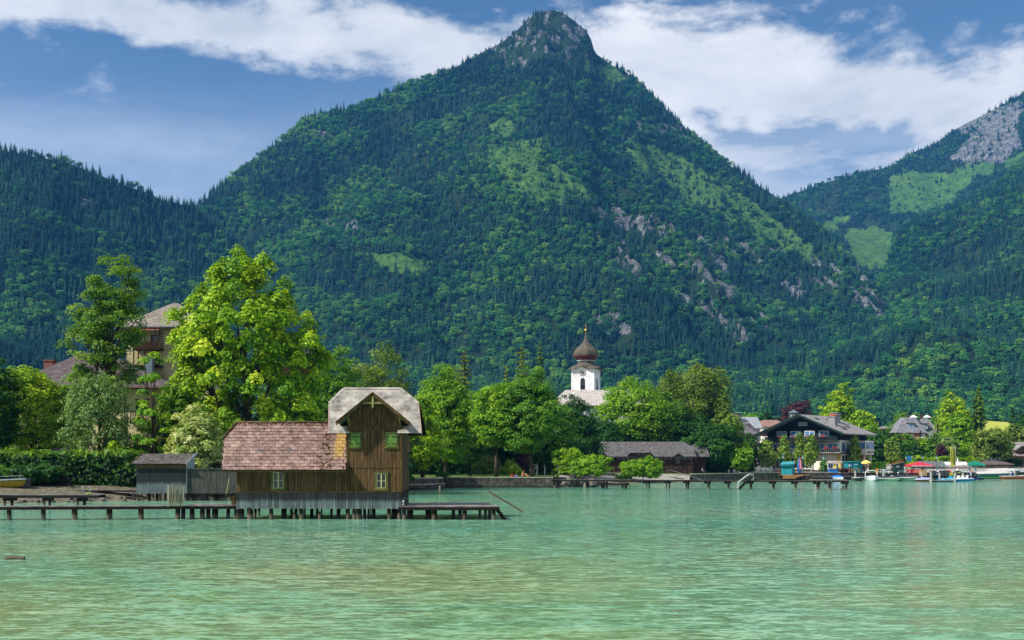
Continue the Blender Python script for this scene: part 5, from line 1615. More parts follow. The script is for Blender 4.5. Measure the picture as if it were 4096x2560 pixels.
# ---- bathing shed
SD = 105.0
def sx_(p_): return XW(p_, SD)
def sz_(p_): return ZW(p_, SD)
shed = thing('bathing_shed', 'tar-dark wooden bathing shed with grey shingle roof on short piles', 'shed', (sx_(645), SD, 0))
SI = inv(shed)
W_SHED = wood('shed_boards', ['#3e4448', '#596166', '#757d80'], stain=[(sz_(1945), sz_(1925), '#14171b', .88), (sz_(1880), sz_(1862), '#6b5230', .75)], vary=0.3)
W_FEN = wood('fence_boards', ['#2c2d29', '#454640', '#60605a'], vary=.3)
def strip_boards(x0, x1, z0, z1, y, w, mat, par, I, name='boards', jit=0.02):
    mb = MB(); x = x0
    while x < x1 - .01:
        ww = w * rb.uniform(.85, 1.15)
        mb.box(x, min(x + ww - .012, x1), y + rb.uniform(-.012, .012), y + .035, z0 + rb.uniform(-jit, jit), z1)
        x += ww
    return child(mb, name, mat, par, I, kind='stuff')
strip_boards(sx_(546), sx_(745), sz_(1974), sz_(1853), SD, .115, W_SHED, shed, SI)
xr = sx_(746)
child(MB().box(sx_(548), xr - .03, SD + .05, SD + 2.55, sz_(1974), sz_(1856)), 'inner_wall', W_DARK, shed, SI)
sb = MB()
zr1 = sz_(1856); zr2 = zr1 + .95
for k in range(22):
    ya, yb_ = SD + k * .118, SD + k * .118 + .108
    f = (ya - SD) / 2.6
    sb.add([(xr, ya, sz_(1974)), (xr, yb_, sz_(1974)), (xr, yb_, zr1 + .9 * (yb_ - SD) / 2.6), (xr, ya, zr1 + .9 * f), (xr - .03, ya, sz_(1974)), (xr - .03, yb_, sz_(1974)), (xr - .03, yb_, zr1 + .9 * (yb_ - SD) / 2.6), (xr - .03, ya, zr1 + .9 * f)],
           [(0, 1, 2, 3), (7, 6, 5, 4), (0, 4, 5, 1), (1, 5, 6, 2), (2, 6, 7, 3), (3, 7, 4, 0)])
child(sb, 'side_boards', wood('pale_side_boards', ['#6c757c', '#8a949b', '#a4adb2'], vary=.2), shed, SI, kind='stuff')
e0 = Vector((0, SD - .35, sz_(1855))); e1 = Vector((0, SD + 3.0, ZW(1815.5, SD + 3.0)))
rxl, rxr = sx_(527), sx_(746) + .12
sv = e1 - e0; su = sv.normalized(); sn = Vector((0, -su.z, su.y))
roof = child(MB().slab([Vector((rxl, e0.y, e0.z)), Vector((rxr, e0.y, e0.z)), Vector((rxr, e1.y, e1.z)), Vector((rxl, e1.y, e1.z))], .08), 'roof', W_DARK, shed, SI)
SHG = wood('dark_shingle', ['#3c3a38', '#5c5855', '#77726d', '#8b8680'], vary=0, grain=(2, 1.5, 1.5))
mb = MB(); nr = 17
for i in range(nr):
    x = rxl - rb.uniform(0, .1)
    while x < rxr - .02:
        w = rb.uniform(.16, .24)
        a, b_ = max(x, rxl), min(x + w - .02, rxr); x += w
        if b_ - a < .03: continue
        o0 = e0 + sv * (i / nr); o1 = e0 + sv * min(1, (i + 1.3) / nr)
        up0 = sn * (.035 + rb.uniform(0, .02))
        mb.add([o0 + Vector((a, 0, 0)) + up0, o0 + Vector((b_, 0, 0)) + up0, o1 + Vector((b_, 0, 0)) + sn * .01, o1 + Vector((a, 0, 0)) + sn * .01, o0 + Vector((a, 0, 0)), o0 + Vector((b_, 0, 0))], [(0, 1, 2, 3), (4, 5, 1, 0)])
s_o = mb.build('shingles', SHG, roof, kind='stuff')
child(MB().beam((rxr, e0.y - .05, e0.z - .02), (rxr, e1.y, e1.z + .02), .05, .24), 'barge_board', wood('pale_barge', ['#7c7f83', '#989ba0', '#b0b3b6'], vary=.1), shed, SI)
child(MB().beam((rxl, e0.y - .03, e0.z), (rxl, e1.y, e1.z + .05), .05, .12), 'barge_board', W_TRIM, shed, SI)
for k in range(4):
    xx = sx_(575 + 52 * k)
    child(MB().box(xx, xx + .12, SD - .3, SD, sz_(1861), sz_(1857)), 'rafter_end', W_DARK, shed, SI)
for (a, b_, o_) in ((546, 552, .1), (565, 572, .1), (590, 604, .8), (609, 616, .2), (624, 635, 1.2), (638, 644, 2.2), (658, 666, 1.5), (690, 700, .4), (738, 746, .2)):
    pile(shed, SI, a, b_, SD + o_, sz_(1973))
scr = thing('privacy_fence', 'grey board fence on piles between the shed and the boathouse', 'fence', (sx_(845), SD + .2, 0))
CI = inv(scr)
strip_boards(sx_(747), sx_(946), sz_(1974), sz_(1876), SD + .2, .105, W_FEN, scr, CI, jit=.01)
child(MB().box(sx_(746), sx_(946), SD + .1, SD + .3, sz_(1876), sz_(1874.3)), 'cap_board', W_DECK, scr, CI)
child(MB().box(sx_(746), sx_(946), SD + .24, SD + .36, sz_(1980), sz_(1970)), 'sill_beam', W_DARK, scr, CI)
for (a, b_, o_) in ((756, 768, .4), (768, 784, 1.4), (790, 801, .6), (843, 858, .5), (858, 880, 1.2), (884, 900, .8), (912, 926, .3), (826, 836, 2.5)):
    pile(scr, CI, a, b_, SD + o_, sz_(1975))
lp = MB().beam((XW(905, 104.4), 104.4, ZW(1977, 104.4)), (XW(917, 104.4), 104.4, ZW(1911, 104.4)), .1, .05).build('leaning_pole', M('yellowed_wood', ['#8a8458', '#aaa472'], 6, .8))
tag(lp, 'pale board leaning against the grey privacy fence', 'board')
# dark rail fence behind
rfn = thing('rail_fence', 'dark slatted garden fence showing above the privacy fence', 'fence', (XW(835, 111), 111, gz(XW(835, 111), 111)))
RI = inv(rfn)
child(MB().box(XW(784, 111), XW(950, 111), 110.95, 111.1, ZW(1856, 111), ZW(1852, 111)).box(XW(810, 111), XW(950, 111), 110.95, 111.1, ZW(1866, 111), ZW(1857, 111)), 'top_rail', W_DARK, rfn, RI)
for k in range(28):
    xx = XW(786 + k * 5.8, 111)
    child(MB().box(xx, xx + .07, 110.98, 111.02, 1.0, ZW(1857, 111)), 'slat', W_DARK, rfn, RI)
# ---- hedge and gate
hx0, hx1 = XW(-80, 113), XW(556, 113)
hedge('clipped_hedge', 'tall leafy hedge on the left bank with sunlight painted into its crest', hx0, hx1, 112, 114.6, 1.0, ZW(1812, 113) - 1.0, 'hedge', .22, .9, .3, top_sun_tone=.35)
shrub('sprawling bush hanging over the left bank below the hedge', 130, 1960, 1845, 230, 109.5, 'dark', lsize=.2)
shrub('leafy bush in front of the hedge at the left edge', -10, 1960, 1860, 170, 108, 'mid', lsize=.2)
shrub('rose-tipped garden shrubs rising above the hedge beside the shed', 480, 1830, 1765, 170, 116, 'lime', lsize=.16)
shrub('bright bush filling the gap above the grey shed roof', 600, 1850, 1770, 230, 118, 'bright', lsize=.18)
shrub('bright low bush behind the rail fence', 860, 1850, 1780, 260, 121, 'bright', lsize=.2)
gt = thing('garden_gate', 'dark plank gate with diagonal brace set in the hedge', 'gate', (XW(254, 110), 110, 1.1))
GTI = inv(gt)
DKW = wood('black_green_wood', ['#141712', '#232620', '#34382f'], vary=.3)
child(MB().box(XW(237, 110), XW(244, 110), 109.9, 110.1, .6, ZW(1870, 110)), 'gate_post', DKW, gt, GTI)
for k in range(7):
    child(MB().box(XW(245 + k * 3.8, 110), XW(248.5 + k * 3.8, 110), 109.97, 110.02, 1.0, ZW(1901, 110)), 'gate_board', DKW, gt, GTI)
child(MB().beam((XW(262, 110), 109.9, ZW(1905, 110)), (XW(300, 110), 109.9, ZW(1958, 110)), .1, .2), 'brace', DKW, gt, GTI)
for zz in (1906, 1950):
    child(MB().box(XW(244, 110), XW(272, 110), 109.9, 109.96, ZW(zz, 110), ZW(zz - 4, 110)), 'ledge', DKW, gt, GTI)
# bank wall and stones
STONE = M('rough_stone', ['#3a3733', '#5d5850', '#857e72'], 1.6, .95, .8)
bw = MB().box(XW(240, 109.6), XW(830, 109.6), 109.2, 109.9, -.5, .95).build('bank_wall', STONE)
tag(bw, 'shaded stone bank wall behind the shed piles', 'wall')
rs = np.random.RandomState(8)
stone_me = []
for k in range(3):
    bm = bmesh.new(); bmesh.ops.create_icosphere(bm, subdivisions=1, radius=.5)
    for v in bm.verts: v.co *= rs.uniform(.75, 1.2)
    me = bpy.data.meshes.new('shore_stone'); bm.to_mesh(me); bm.free(); me.materials.append(STONE); stone_me.append(me)
def stones(n, u0, u1, dfun, smin, smax, lab, grp):
    for k in range(n):
        u = rs.uniform(u0, u1); d = dfun(u) + rs.uniform(-.8, 1.6)
        o = bpy.data.objects.new('shore_stone', stone_me[k % 3]); s = rs.uniform(smin, smax)
        o.location = (XW(u, d), d, max(-.02, float(ground_z(u, d))) + s * .12); o.scale = (s * 1.3, s, s * .7); o.rotation_euler = (0, 0, rs.rand() * 6)
        link(o); tag(o, lab, 'stone', grp)
stones(26, 60, 560, lambda u: float(ip(u, SHORE)), .18, .5, 'grey stone on the gravel bank below the hedge', 'stones on the left bank')
o = bpy.data.objects.new('floating_log', MB().tube([(-.34, 0, 0), (-.1, .03, .03), (.33, 0, .01)], [.075, .1, .08], 9).build('floating_log', W_PILE).data)
bpy.data.objects.remove(bpy.data.objects['floating_log'])
o.name = 'floating_log'
d_ = DWATER(2238); o.location = (XW(60, d_), d_, .02); link(o); tag(o, 'short brown log floating in the open water near the left edge', 'log')
# rowing boat on the bank
def hull(L, B, Hh, n=9, m=7, bow=.55, tran=.8):
    """open boat shell, bow towards +x"""
    V, F = [], []
    for i in range(n):
        f = i / (n - 1)
        wdt = B / 2 * (tran + (1 - tran) * math.sin(min(1, f / .5) * math.pi / 2)) * (1 - max(0, (f - bow) / (1 - bow)) ** 2.2)
        keel = .0 + Hh * .55 * max(0, (f - .72) / .28) ** 2
        sheer = Hh * (1 + .22 * f * f)
        for j in range(m):
            a = (j / (m - 1) - .5) * 2
            y = wdt * (abs(a) ** .7) * (1 if a >= 0 else -1)
            z = keel + (sheer - keel) * abs(a) ** 2.4
            V.append((-L / 2 + L * f + .12 * L * max(0, f - .8) * abs(a), y, z))
    for i in range(n - 1):
        for j in range(m - 1):
            F.append((i * m + j, (i + 1) * m + j, (i + 1) * m + j + 1, i * m + j + 1))
    F.append(tuple(range(m - 1, -1, -1)))
    return V, F
rbt = thing('rowing_boat', 'yellow rowing boat with pale deck drawn up on the left bank', 'boat', (XW(20, 106), 106, 1.15), R(8))
V, F = hull(4.0, 1.6, .62)
MB().add(V, F).build('hull', M('yellow_hull', ['#8a7a20', '#b0a033'], 3, .4), rbt, smooth=True)
MB().prism([(-2, .62), (2.0, .8), (1.9, .9), (-2, .76)], -.75, .75).build('deck', M('pale_deck', ['#8d9aa0', '#b6c0c4'], 3, .5), rbt)
MB().tube([(-.9, -.6, .85), (-.9, -.6, 1.05), (1.4, -.55, 1.15), (1.6, -.5, .9)], .025, 6).tube([(-.9, .6, .85), (-.9, .6, 1.05), (1.4, .55, 1.15), (1.6, .5, .9)], .025, 6).build('rail', STEEL, rbt)
MB().box(1.75, 2.3, -.16, .16, .1, .95).build('outboard_motor', M('motor_dark', ['#20242a', '#343a42'], 3, .4), rbt)

# ================================================================== yellow villa
YEL = M('ochre_render', ['#a2956a', '#b9ac82', '#c7bc96'], .8, .9, .15)
RT = M('brown_roof_tile', ['#4f4843', '#6d655e', '#837a71', '#938a80'], 2.2, .85, .5, (1, 1, 3))
RTD = M('dark_brown_roof', ['#3a3234', '#504649', '#635859'], 1.6, .85, .3, (1, 1, 2))
DKB = wood('balcony_wood', ['#20140e', '#38251a', '#4b3424'], vary=.2)
SHG2 = M('dark_green_shutter', ['#12241d', '#1d352b'], 4, .6)
VD = 150.0
villa = thing('villa', 'ochre villa with hipped tower and brown balcony behind the left trees', 'house', (XW(600, VD), VD, gz(XW(600, VD), VD)))
VI = inv(villa)
def vx(p_, d=VD): return XW(p_, d)
def vz(p_, d=VD): return ZW(p_, d)
def hip_roof(x0, x1, y0, y1, z0, zr, rx0, rx1, mat, name, par, I, th=.12, ry=None):
    ry = ry if ry is not None else (y0 + y1) / 2
    a, b_, c_, d_ = Vector((x0, y0, z0)), Vector((x1, y0, z0)), Vector((x1, y1, z0)), Vector((x0, y1, z0))
    e, f = Vector((rx0, ry, zr)), Vector((rx1, ry, zr))
    mb = MB()
    dn = Vector((0, 0, -th))
    if abs(rx1 - rx0) < .05:
        mb.add([a, b_, c_, d_, e, a + dn, b_ + dn, c_ + dn, d_ + dn], [(0, 1, 4), (1, 2, 4), (2, 3, 4), (3, 0, 4), (0, 5, 6, 1), (1, 6, 7, 2), (2, 7, 8, 3), (3, 8, 5, 0), (8, 7, 6, 5)])
    else:
        mb.add([a, b_, c_, d_, e, f, a + dn, b_ + dn, c_ + dn, d_ + dn], [(0, 1, 5, 4), (1, 2, 5), (2, 3, 4, 5), (3, 0, 4), (0, 6, 7, 1), (1, 7, 8, 2), (2, 8, 9, 3), (3, 9, 6, 0), (9, 8, 7, 6)])
    return child(mb, name, mat, par, I)
child(MB().box(vx(505), vx(830), VD, VD + 9, 1.0, vz(1310)), 'tower_wall', YEL, villa, VI)
hip_roof(vx(470), vx(868), VD - 1.0, VD + 10, vz(1311), ZW(1213, VD + 4.5), vx(690, VD + 4.5), vx(712, VD + 4.5), RT, 'tower_roof', villa, VI, .2)
gut = MB().tube([(vx(470), VD - 1.05, vz(1311)), (vx(868), VD - 1.05, vz(1311))], .09, 6)
for k in range(12): gut.box(vx(500 + k * 30), vx(503 + k * 30), VD - .75, VD - .65, vz(1309), vz(1303))
child(gut, 'gutter', M('zinc', ['#5e6870', '#7d878e'], 3, .4, metal=.5), villa, VI)
# balcony tower on the front
bl = MB()
for px_ in (550, 569, 594, 636, 652):
    for (ya, yb_) in ((1322, 1372), (1400, 1460)):
        bl.box(vx(px_) - .06, vx(px_) + .06, VD - 1.6, VD - 1.45, vz(yb_), vz(ya))
bl.box(vx(547), vx(655), VD - 1.65, VD, vz(1404), vz(1398)); bl.box(vx(547), vx(655), VD - 1.65, VD, vz(1470), vz(1464))
balc = child(bl, 'balcony', DKB, villa, VI)
for k in range(26):
    xx = vx(548) + k * (vx(652) - vx(548)) / 26
    o = MB().box(xx, xx + .115, VD - 1.68, VD - 1.63, vz(1399), vz(1373)).build('baluster_board', DKB, balc)
child(MB().slab([(vx(543), VD - 1.9, vz(1326)), (vx(652), VD - 1.9, vz(1326)), (vx(648), VD, vz(1315)), (vx(549), VD, vz(1315))], .08), 'balcony_roof', M('rust_sheet', ['#8c4a3c', '#b06a58'], 1.5, .7), villa, VI)
lat = MB()
for k in range(5): lat.box(vx(655), vx(655) + .03, VD - 1.5 + k * .3, VD - 1.46 + k * .3, vz(1399), vz(1325))
for k in range(7): lat.box(vx(655), vx(655) + .03, VD - 1.5, VD - .1, vz(1399 - k * 10), vz(1398 - k * 10))
child(lat, 'lattice', DKB, villa, VI)
def sash_window(par, I, x0, x1, y0, y1, y, frame, glass, mul=1, trans=0, th=.08, depth=.06, name='window'):
    """frame standing proud of a wall plane y, with its panes set back"""
    mb = MB()
    mb.box(x0, x0 + th, y - depth, y + .02, y0, y1); mb.box(x1 - th, x1, y - depth, y + .02, y0, y1)
    mb.box(x0 + th, x1 - th, y - depth, y + .02, y0, y0 + th); mb.box(x0 + th, x1 - th, y - depth, y + .02, y1 - th, y1)
    for k in range(1, mul + 1):
        xx = x0 + (x1 - x0) * k / (mul + 1)
        mb.box(xx - th * .4, xx + th * .4, y - depth * .9, y, y0 + th, y1 - th)
    for k in range(1, trans + 1):
        zz = y0 + (y1 - y0) * k / (trans + 1)
        mb.box(x0 + th, x1 - th, y - depth * .8, y, zz - th * .3, zz + th * .3)
    w = child(mb, name, frame, par, I)
    for k in range(mul + 1):
        xa_ = x0 + (x1 - x0) * k / (mul + 1); xb_3 = x0 + (x1 - x0) * (k + 1) / (mul + 1)
        MB().box(xa_ + .02, xb_3 - .02, y - depth * .45, y - depth * .35, y0 + .02, y1 - .02).build('pane', glass, w)
    return w
GLB = M('sky_coloured_glass', ['#2b3a4a', '#4a6078'], .6, .06, spec=.7)  # blue of the mirrored sky is painted into the pane colour
sash_window(villa, VI, vx(604), vx(634), vz(1372), vz(1340), VD, DKB, GLB, 2)
sash_window(villa, VI, vx(608), vx(634), vz(1460), vz(1430), VD, DKB, GLB, 2)
# lower wing
LD = 143.0
child(MB().box(XW(60, LD), XW(700, LD), LD, LD + 14, .9, ZW(1545, LD)), 'wing_wall', YEL, villa, VI)
hip_roof(XW(20, LD), XW(712, LD), LD - 1.2, LD + 15, ZW(1549, LD), ZW(1412, LD + 7), XW(330, LD + 7), XW(420, LD + 7), RTD, 'wing_roof', villa, VI, .25)
child(MB().slab([(XW(15, LD), LD - 1.3, ZW(1552, LD)), (XW(716, LD), LD - 1.3, ZW(1552, LD)), (XW(700, LD), LD - .4, ZW(1541, LD)), (XW(30, LD), LD - .4, ZW(1541, LD))], .05), 'eave_sheet', M('rust_eave', ['#7a5142', '#a0705c'], 1.5, .7), villa, VI)
child(MB().box(XW(175, LD + 5), XW(212, LD + 5), LD + 5, LD + 6, ZW(1500, LD + 5), ZW(1442, LD + 5)).box(XW(172, LD + 5), XW(215, LD + 5), LD + 4.9, LD + 6.1, ZW(1444, LD + 5), ZW(1439, LD + 5)), 'brick_chimney', M('old_brick', ['#6b4038', '#8b5a4c'], 3, .9, .4), villa, VI)
child(MB().box(XW(579, LD + 4), XW(608, LD + 4), LD + 4, LD + 5, ZW(1500, LD + 4), ZW(1426, LD + 4)).box(XW(575, LD + 4), XW(612, LD + 4), LD + 3.9, LD + 5.1, ZW(1427, LD + 4), ZW(1424, LD + 4)), 'grey_chimney', M('grey_render', ['#5d6a72', '#76838a'], 2, .8), villa, VI)
for (a, b_) in ((544, 560), (578, 594), (614, 630), (650, 664), (320, 336), (230, 246), (140, 156), (410, 426)):
    w_ = sash_window(villa, VI, XW(a, LD), XW(b_, LD), ZW(1660 if a < 600 else 1625, LD), ZW(1597, LD), LD, SHG2, GLASS, 1)
for k in range(9):
    bal = MB().lathe((XW(533 + k * 8.5, LD), LD - .9, ZW(1688, LD)), [(.05, 0), (.1, .3), (.04, .6), (.08, .9), (.04, 1.15)], 7)
    child(bal, 'baluster', DKB, villa, VI)
child(MB().box(XW(529, LD), XW(606, LD), LD - 1.05, LD - .75, ZW(1650, LD), ZW(1645, LD)).box(XW(529, LD), XW(606, LD), LD - 1.1, LD, ZW(1696, LD), ZW(1688, LD)), 'lower_balcony', DKB, villa, VI)
child(MB().tube([(XW(500, LD), LD - .12, 1.2), (XW(500, LD), LD - .12, ZW(1552, LD))], .07, 6), 'downpipe', SHG2, villa, VI)
# shingled garden roof behind the hedge
gr = thing('garden_pavilion', 'low garden building whose grey shingle roof shows over the hedge', 'shed', (XW(320, 119), 119, 1.3))
GRI = inv(gr)
mb = MB(); e0 = Vector((0, 118, ZW(1832, 118))); e1 = Vector((0, 121.5, ZW(1793, 121.5))); sv = e1 - e0; su = sv.normalized(); sn = Vector((0, -su.z, su.y))
nr = 12
for i in range(nr):
    x = XW(150, 118)
    while x < XW(500, 118):
        w = rb.uniform(.17, .26)
        o0 = e0 + sv * (i / nr); o1 = e0 + sv * min(1, (i + 1.25) / nr); up0 = sn * (.03 + rb.uniform(0, .02))
        mb.add([o0 + Vector((x, 0, 0)) + up0, o0 + Vector((x + w - .02, 0, 0)) + up0, o1 + Vector((x + w - .02, 0, 0)), o1 + Vector((x, 0, 0))], [(0, 1, 2, 3)])
        x += w
child(mb, 'shingles', wood('worn_shingle', ['#5c564e', '#857d72', '#a39a8d', '#b9b0a3'], vary=0, grain=(2, 1.5, 1.5)), gr, GRI, kind='stuff')
child(MB().slab([(XW(150, 118), 118.02, e0.z - .05), (XW(500, 118), 118.02, e0.z - .05), (XW(500, 118), 121.5, e1.z - .05), (XW(150, 118), 121.5, e1.z - .05)], .1).box(XW(150, 121), XW(500, 121), 121.4, 121.6, e1.z - .06, e1.z + .06), 'roof_base', W_DARK, gr, GRI)
child(MB().box(XW(160, 118), XW(490, 118), 118.5, 122, 1.1, e0.z + .05), 'wall', W_BROWN, gr, GRI)
# a second brown roof right of the great maple
v2 = thing('brown_roofed_house', 'house behind the great maple, only its dark roof corner showing', 'house', (XW(1230, 190), 190, gz(XW(1230, 190), 190)))
hip_roof(XW(1120, 190), XW(1300, 190), 188, 198, ZW(1416, 190), ZW(1388, 193), XW(1170, 193), XW(1245, 193), RTD, 'roof', v2, inv(v2), .25)
child(MB().box(XW(1130, 190), XW(1290, 190), 189, 197, 1.4, ZW(1416, 190)), 'wall', DKB, v2, inv(v2))
# ================================================================== church
CD = 300.0
CS = 15.33                                   # photo pixels for each metre there
WHITE = M('white_render', ['#c9c6c9', '#dcdadd', '#e6e5e8'], .7, .9)
WHITE2 = M('white_trim', ['#dddde0', '#ececee'], .7, .85)
cz0 = gz(XW(2325, CD), CD)
church = thing('church', 'white village church with onion-domed clock tower and grey nave roof', 'church', (XW(2331, CD), CD, cz0), R(-19))
ez = ZW(1475, CD) - cz0                      # eave height over its ground
S = 3.03
tw_ = MB().box(-S, S, 0, 2 * S, 0, ez).build('tower_wall', WHITE, church)
for (sx1, sy1) in ((-1, 0), (1, 0), (1, 2 * S)):
    MB().box(sx1 * S - .35 if sx1 > 0 else -S - .06, sx1 * S + .06 if sx1 > 0 else -S + .35, sy1 - .06 if sy1 == 0 else sy1 - .35, sy1 + .35 if sy1 == 0 else sy1 + .06, 0, ez - .3).build('corner_pilaster', WHITE2, church)
MB().box(-S - .12, S + .12, -.12, 2 * S + .12, ez - .42, ez - .02).build('cornice', WHITE2, church)
# sweeping shingled skirt with an eyebrow over each clock
ONION = M('weathered_shingle_dome', ['#28241f', '#453e37', '#645b50', '#807667'], 2.6, .8, .4, (1, 1, 2.2), coord='Object')
nq = 64
def square_pt(k, half, bump, zc):
    a = 2 * math.pi * (k + .5) / nq - math.pi * .75
    c_, s_ = math.cos(a), math.sin(a)
    m_ = max(abs(c_), abs(s_)); x, y = half * c_ / m_, half * s_ / m_
    off = min(abs(x), abs(y))
    return (x, y + S, zc + bump * max(0, math.cos(min(1.0, off / 1.9) * math.pi / 2)) ** 1.5 if off < 1.9 else zc)
V, F = [], []
for (half, bump, zc, octo) in ((S + .85, .75, ez - .05, 0), (S + .75, .95, ez + .06, 0), (S - .2, .75, ez + .55, 0), (S * .76, .2, ez + 1.0, .5), (2.05, 0, ez + 1.55, 1), (2.0, 0, ez + 1.95, 1)):
    for k in range(nq):
        x, y, z = square_pt(k, half, bump, zc)
        if octo:
            a = math.atan2(y - S, x); r8 = half / math.cos(((a + math.pi / 8) % (math.pi / 4)) - math.pi / 8)
            x = x * (1 - octo) + r8 * math.cos(a) * octo; y = (y) * (1 - octo) + (S + r8 * math.sin(a)) * octo
        V.append((x, y, z))
for i in range(5):
    for k in range(nq):
        k2 = (k + 1) % nq
        F.append((i * nq + k, i * nq + k2, (i + 1) * nq + k2, (i + 1) * nq + k))
F.append(tuple(range(nq - 1, -1, -1)))
MB().add(V, F).build('skirt_roof', ONION, church)
for (c_, rot_) in (((0, -.02), 0), ((S + .02, S), 1)):
    pts = [(-1.75, ez - .2)] + [(1.75 * math.sin(a), ez - .2 + 1.0 * math.cos(a) ** 1.2) for a in np.linspace(-1.5, 1.5, 13)] + [(1.75, ez - .2)]
    mb = MB().prism([(x, z) for x, z in pts], -.1, .3)
    if rot_: mb.v = [(S - y + .0, S + x, z) for x, y, z in mb.v]
    mb.build('eyebrow_gable', WHITE2, church)
on = [(2.0, 1.9), (2.08, 2.1), (2.25, 2.15), (2.25, 2.42), (2.1, 2.45), (2.55, 2.75), (3.0, 3.15), (3.25, 3.6), (3.3, 4.1), (3.18, 4.65), (2.9, 5.1), (2.4, 5.6), (1.85, 6.1), (1.35, 6.6), (.95, 7.1), (.65, 7.6), (.45, 8.1), (.28, 8.7), (.16, 9.3), (.14, 9.45)]
MB().lathe((0, S, ez), [(r, z) for r, z in on], 8, rot=R(22.5)).build('onion_dome', ONION, church)
MB().lathe((0, S, ez), [(2.3, 2.16), (2.42, 2.26), (2.3, 2.4)], 8, rot=R(22.5)).build('dome_band', M('band_paint', ['#a9b2b2', '#c8d0d0'], 3, .6), church)
MB().lathe((0, S, ez), [(2.18, 2.46), (2.6, 2.72), (3.04, 3.12), (3.27, 3.5)], 8, rot=R(22.5)).build('dome_underside', M('maroon_copper', ['#4a1f1c', '#6b302a'], 2, .6), church)
GOLD = M('gilding', ['#b8861e', '#e0b03a'], 3, .25, metal=1.0)
MB().lathe((0, S, ez), [(.17, 9.4), (.1, 10.05)], 8).lathe((0, S, ez + 10.4), [(.03, -.36), (.22, -.25), (.33, 0), (.22, .25), (.03, .36)], 12).build('finial_ball', GOLD, church)
MB().box(-.05, .05, S - .05, S + .05, ez + 10.7, ez + 12.1).box(-.32, .32, S - .05, S + .05, ez + 11.5, ez + 11.62).build('cross', GOLD, church)
# clock
def disc(mb, c, r, t_, n=24, mi=0):
    x, y, z = c
    vs = [(x + r * math.cos(2 * math.pi * k / n), y, z + r * math.sin(2 * math.pi * k / n)) for k in range(n)] + [(x + r * math.cos(2 * math.pi * k / n), y + t_, z + r * math.sin(2 * math.pi * k / n)) for k in range(n)]
    fs = [tuple(range(n)), tuple(range(2 * n - 1, n - 1, -1))] + [(k, k + n, (k + 1) % n + n, (k + 1) % n) for k in range(n)]
    return mb.add(vs, fs, mi)
clk = ez - 1.05
DARKP = M('dark_dial', ['#1f2124', '#34373b'], 3, .5)
dial = disc(MB(), (0, -.09, clk), .78, .07).build('clock_dial', M('dial_grey', ['#8f9194', '#b4b6b8'], 3, .6), church)
disc(MB(), (0, -.06, clk), .86, .05).build('clock_rim', M('clock_rim', ['#5d2f26', '#7a4033'], 3, .5), church)
nm = MB()
for k in range(12):
    a = k * math.pi / 6
    nm.beam((.5 * math.cos(a), -.1, clk + .5 * math.sin(a)), (.72 * math.cos(a), -.1, clk + .72 * math.sin(a)), .02, .09, up=(0, 1, 0))
nm.build('hour_marks', DARKP, church)
disc(MB(), (0, -.11, clk), .36, .03).build('dial_centre', DARKP, church)
MB().beam((0, -.14, clk), (-.36, -.14, clk + .2), .02, .07, up=(0, 1, 0)).beam((0, -.15, clk), (.1, -.15, clk + .62), .02, .06, up=(0, 1, 0)).build('clock_hands', GOLD, church)
# belfry openings
def arch(w, h, n=9):
    return [(-w / 2, 0), (w / 2, 0)] + [(w / 2 * math.cos(a), h - w / 2 + w / 2 * math.sin(a)) for a in np.linspace(0, math.pi, n)]
bz0 = ZW(1559, CD) - cz0
def arched_win(cx_, cy_, w, h, z0, side=False):
    a1 = MB().prism([(x, z0 + z) for x, z in arch(w, h)], -.03, .02)
    a2 = MB().prism([(x * 1.28, z0 - .05 + z * 1.06) for x, z in arch(w, h)], -.02, .0)
    rl = MB()
    for k in range(7): rl.box(-w / 2 + k * w / 7 + .02, -w / 2 + k * w / 7 + .1, -.12, -.06, z0, z0 + .95)
    rl.box(-w / 2, w / 2, -.13, -.05, z0 + .9, z0 + 1.02)
    for mb in (a1, a2, rl):
        if side: mb.v = [(S - y, S + x + cx_, z) for x, y, z in mb.v]
    a2.build('arch_surround', WHITE2, church); o_ = a1.build('belfry_opening', GLASS, church)
    rl.build('balustrade', W_DARK, church)
arched_win(0, 0, 1.3, 3.0, bz0 + .1)
arched_win(0, 0, 1.1, 3.0, bz0 + .1, True)
# nave
NAVE = M('pale_slate_roof', ['#8c8580', '#a8a19b', '#b8b2ac'], 1.2, .85, .3, (1, 1, 3), coord='Object')
na = thing('church_nave', 'long pale-roofed church nave below the onion tower', 'church', (XW(2420, CD - 6), CD - 6, cz0))
NI = inv(na)
hip_roof(XW(2190, CD - 9), XW(2640, CD - 9), CD - 11, CD + 4, ZW(1622, CD - 11), ZW(1560, CD - 3), XW(2262, CD - 3), XW(2568, CD - 3), NAVE, 'roof', na, NI, .3, ry=CD - 3)
child(MB().box(XW(2205, CD - 9), XW(2625, CD - 9), CD - 10.2, CD + 3.4, cz0, ZW(1622, CD - 11)), 'wall', WHITE, na, NI)
child(MB().slab([(XW(2290, CD - 5), CD - 5.4, ZW(1575, CD - 5)), (XW(2298, CD - 5), CD - 5.4, ZW(1575, CD - 5)), (XW(2299, CD - 5), CD - 4.9, ZW(1570, CD - 5)), (XW(2291, CD - 5), CD - 4.9, ZW(1570, CD - 5))], .1), 'roof_hatch', WHITE2, na, NI)
for k in range(4):
    xx = XW(2260 + k * 90, CD - 10)
    m_ = MB().prism([(xx + x, cz0 + 3 + z) for x, z in arch(1.6, 5)], CD - 10.28, CD - 10.18)
    child(m_, 'nave_window', GLASS, na, NI)
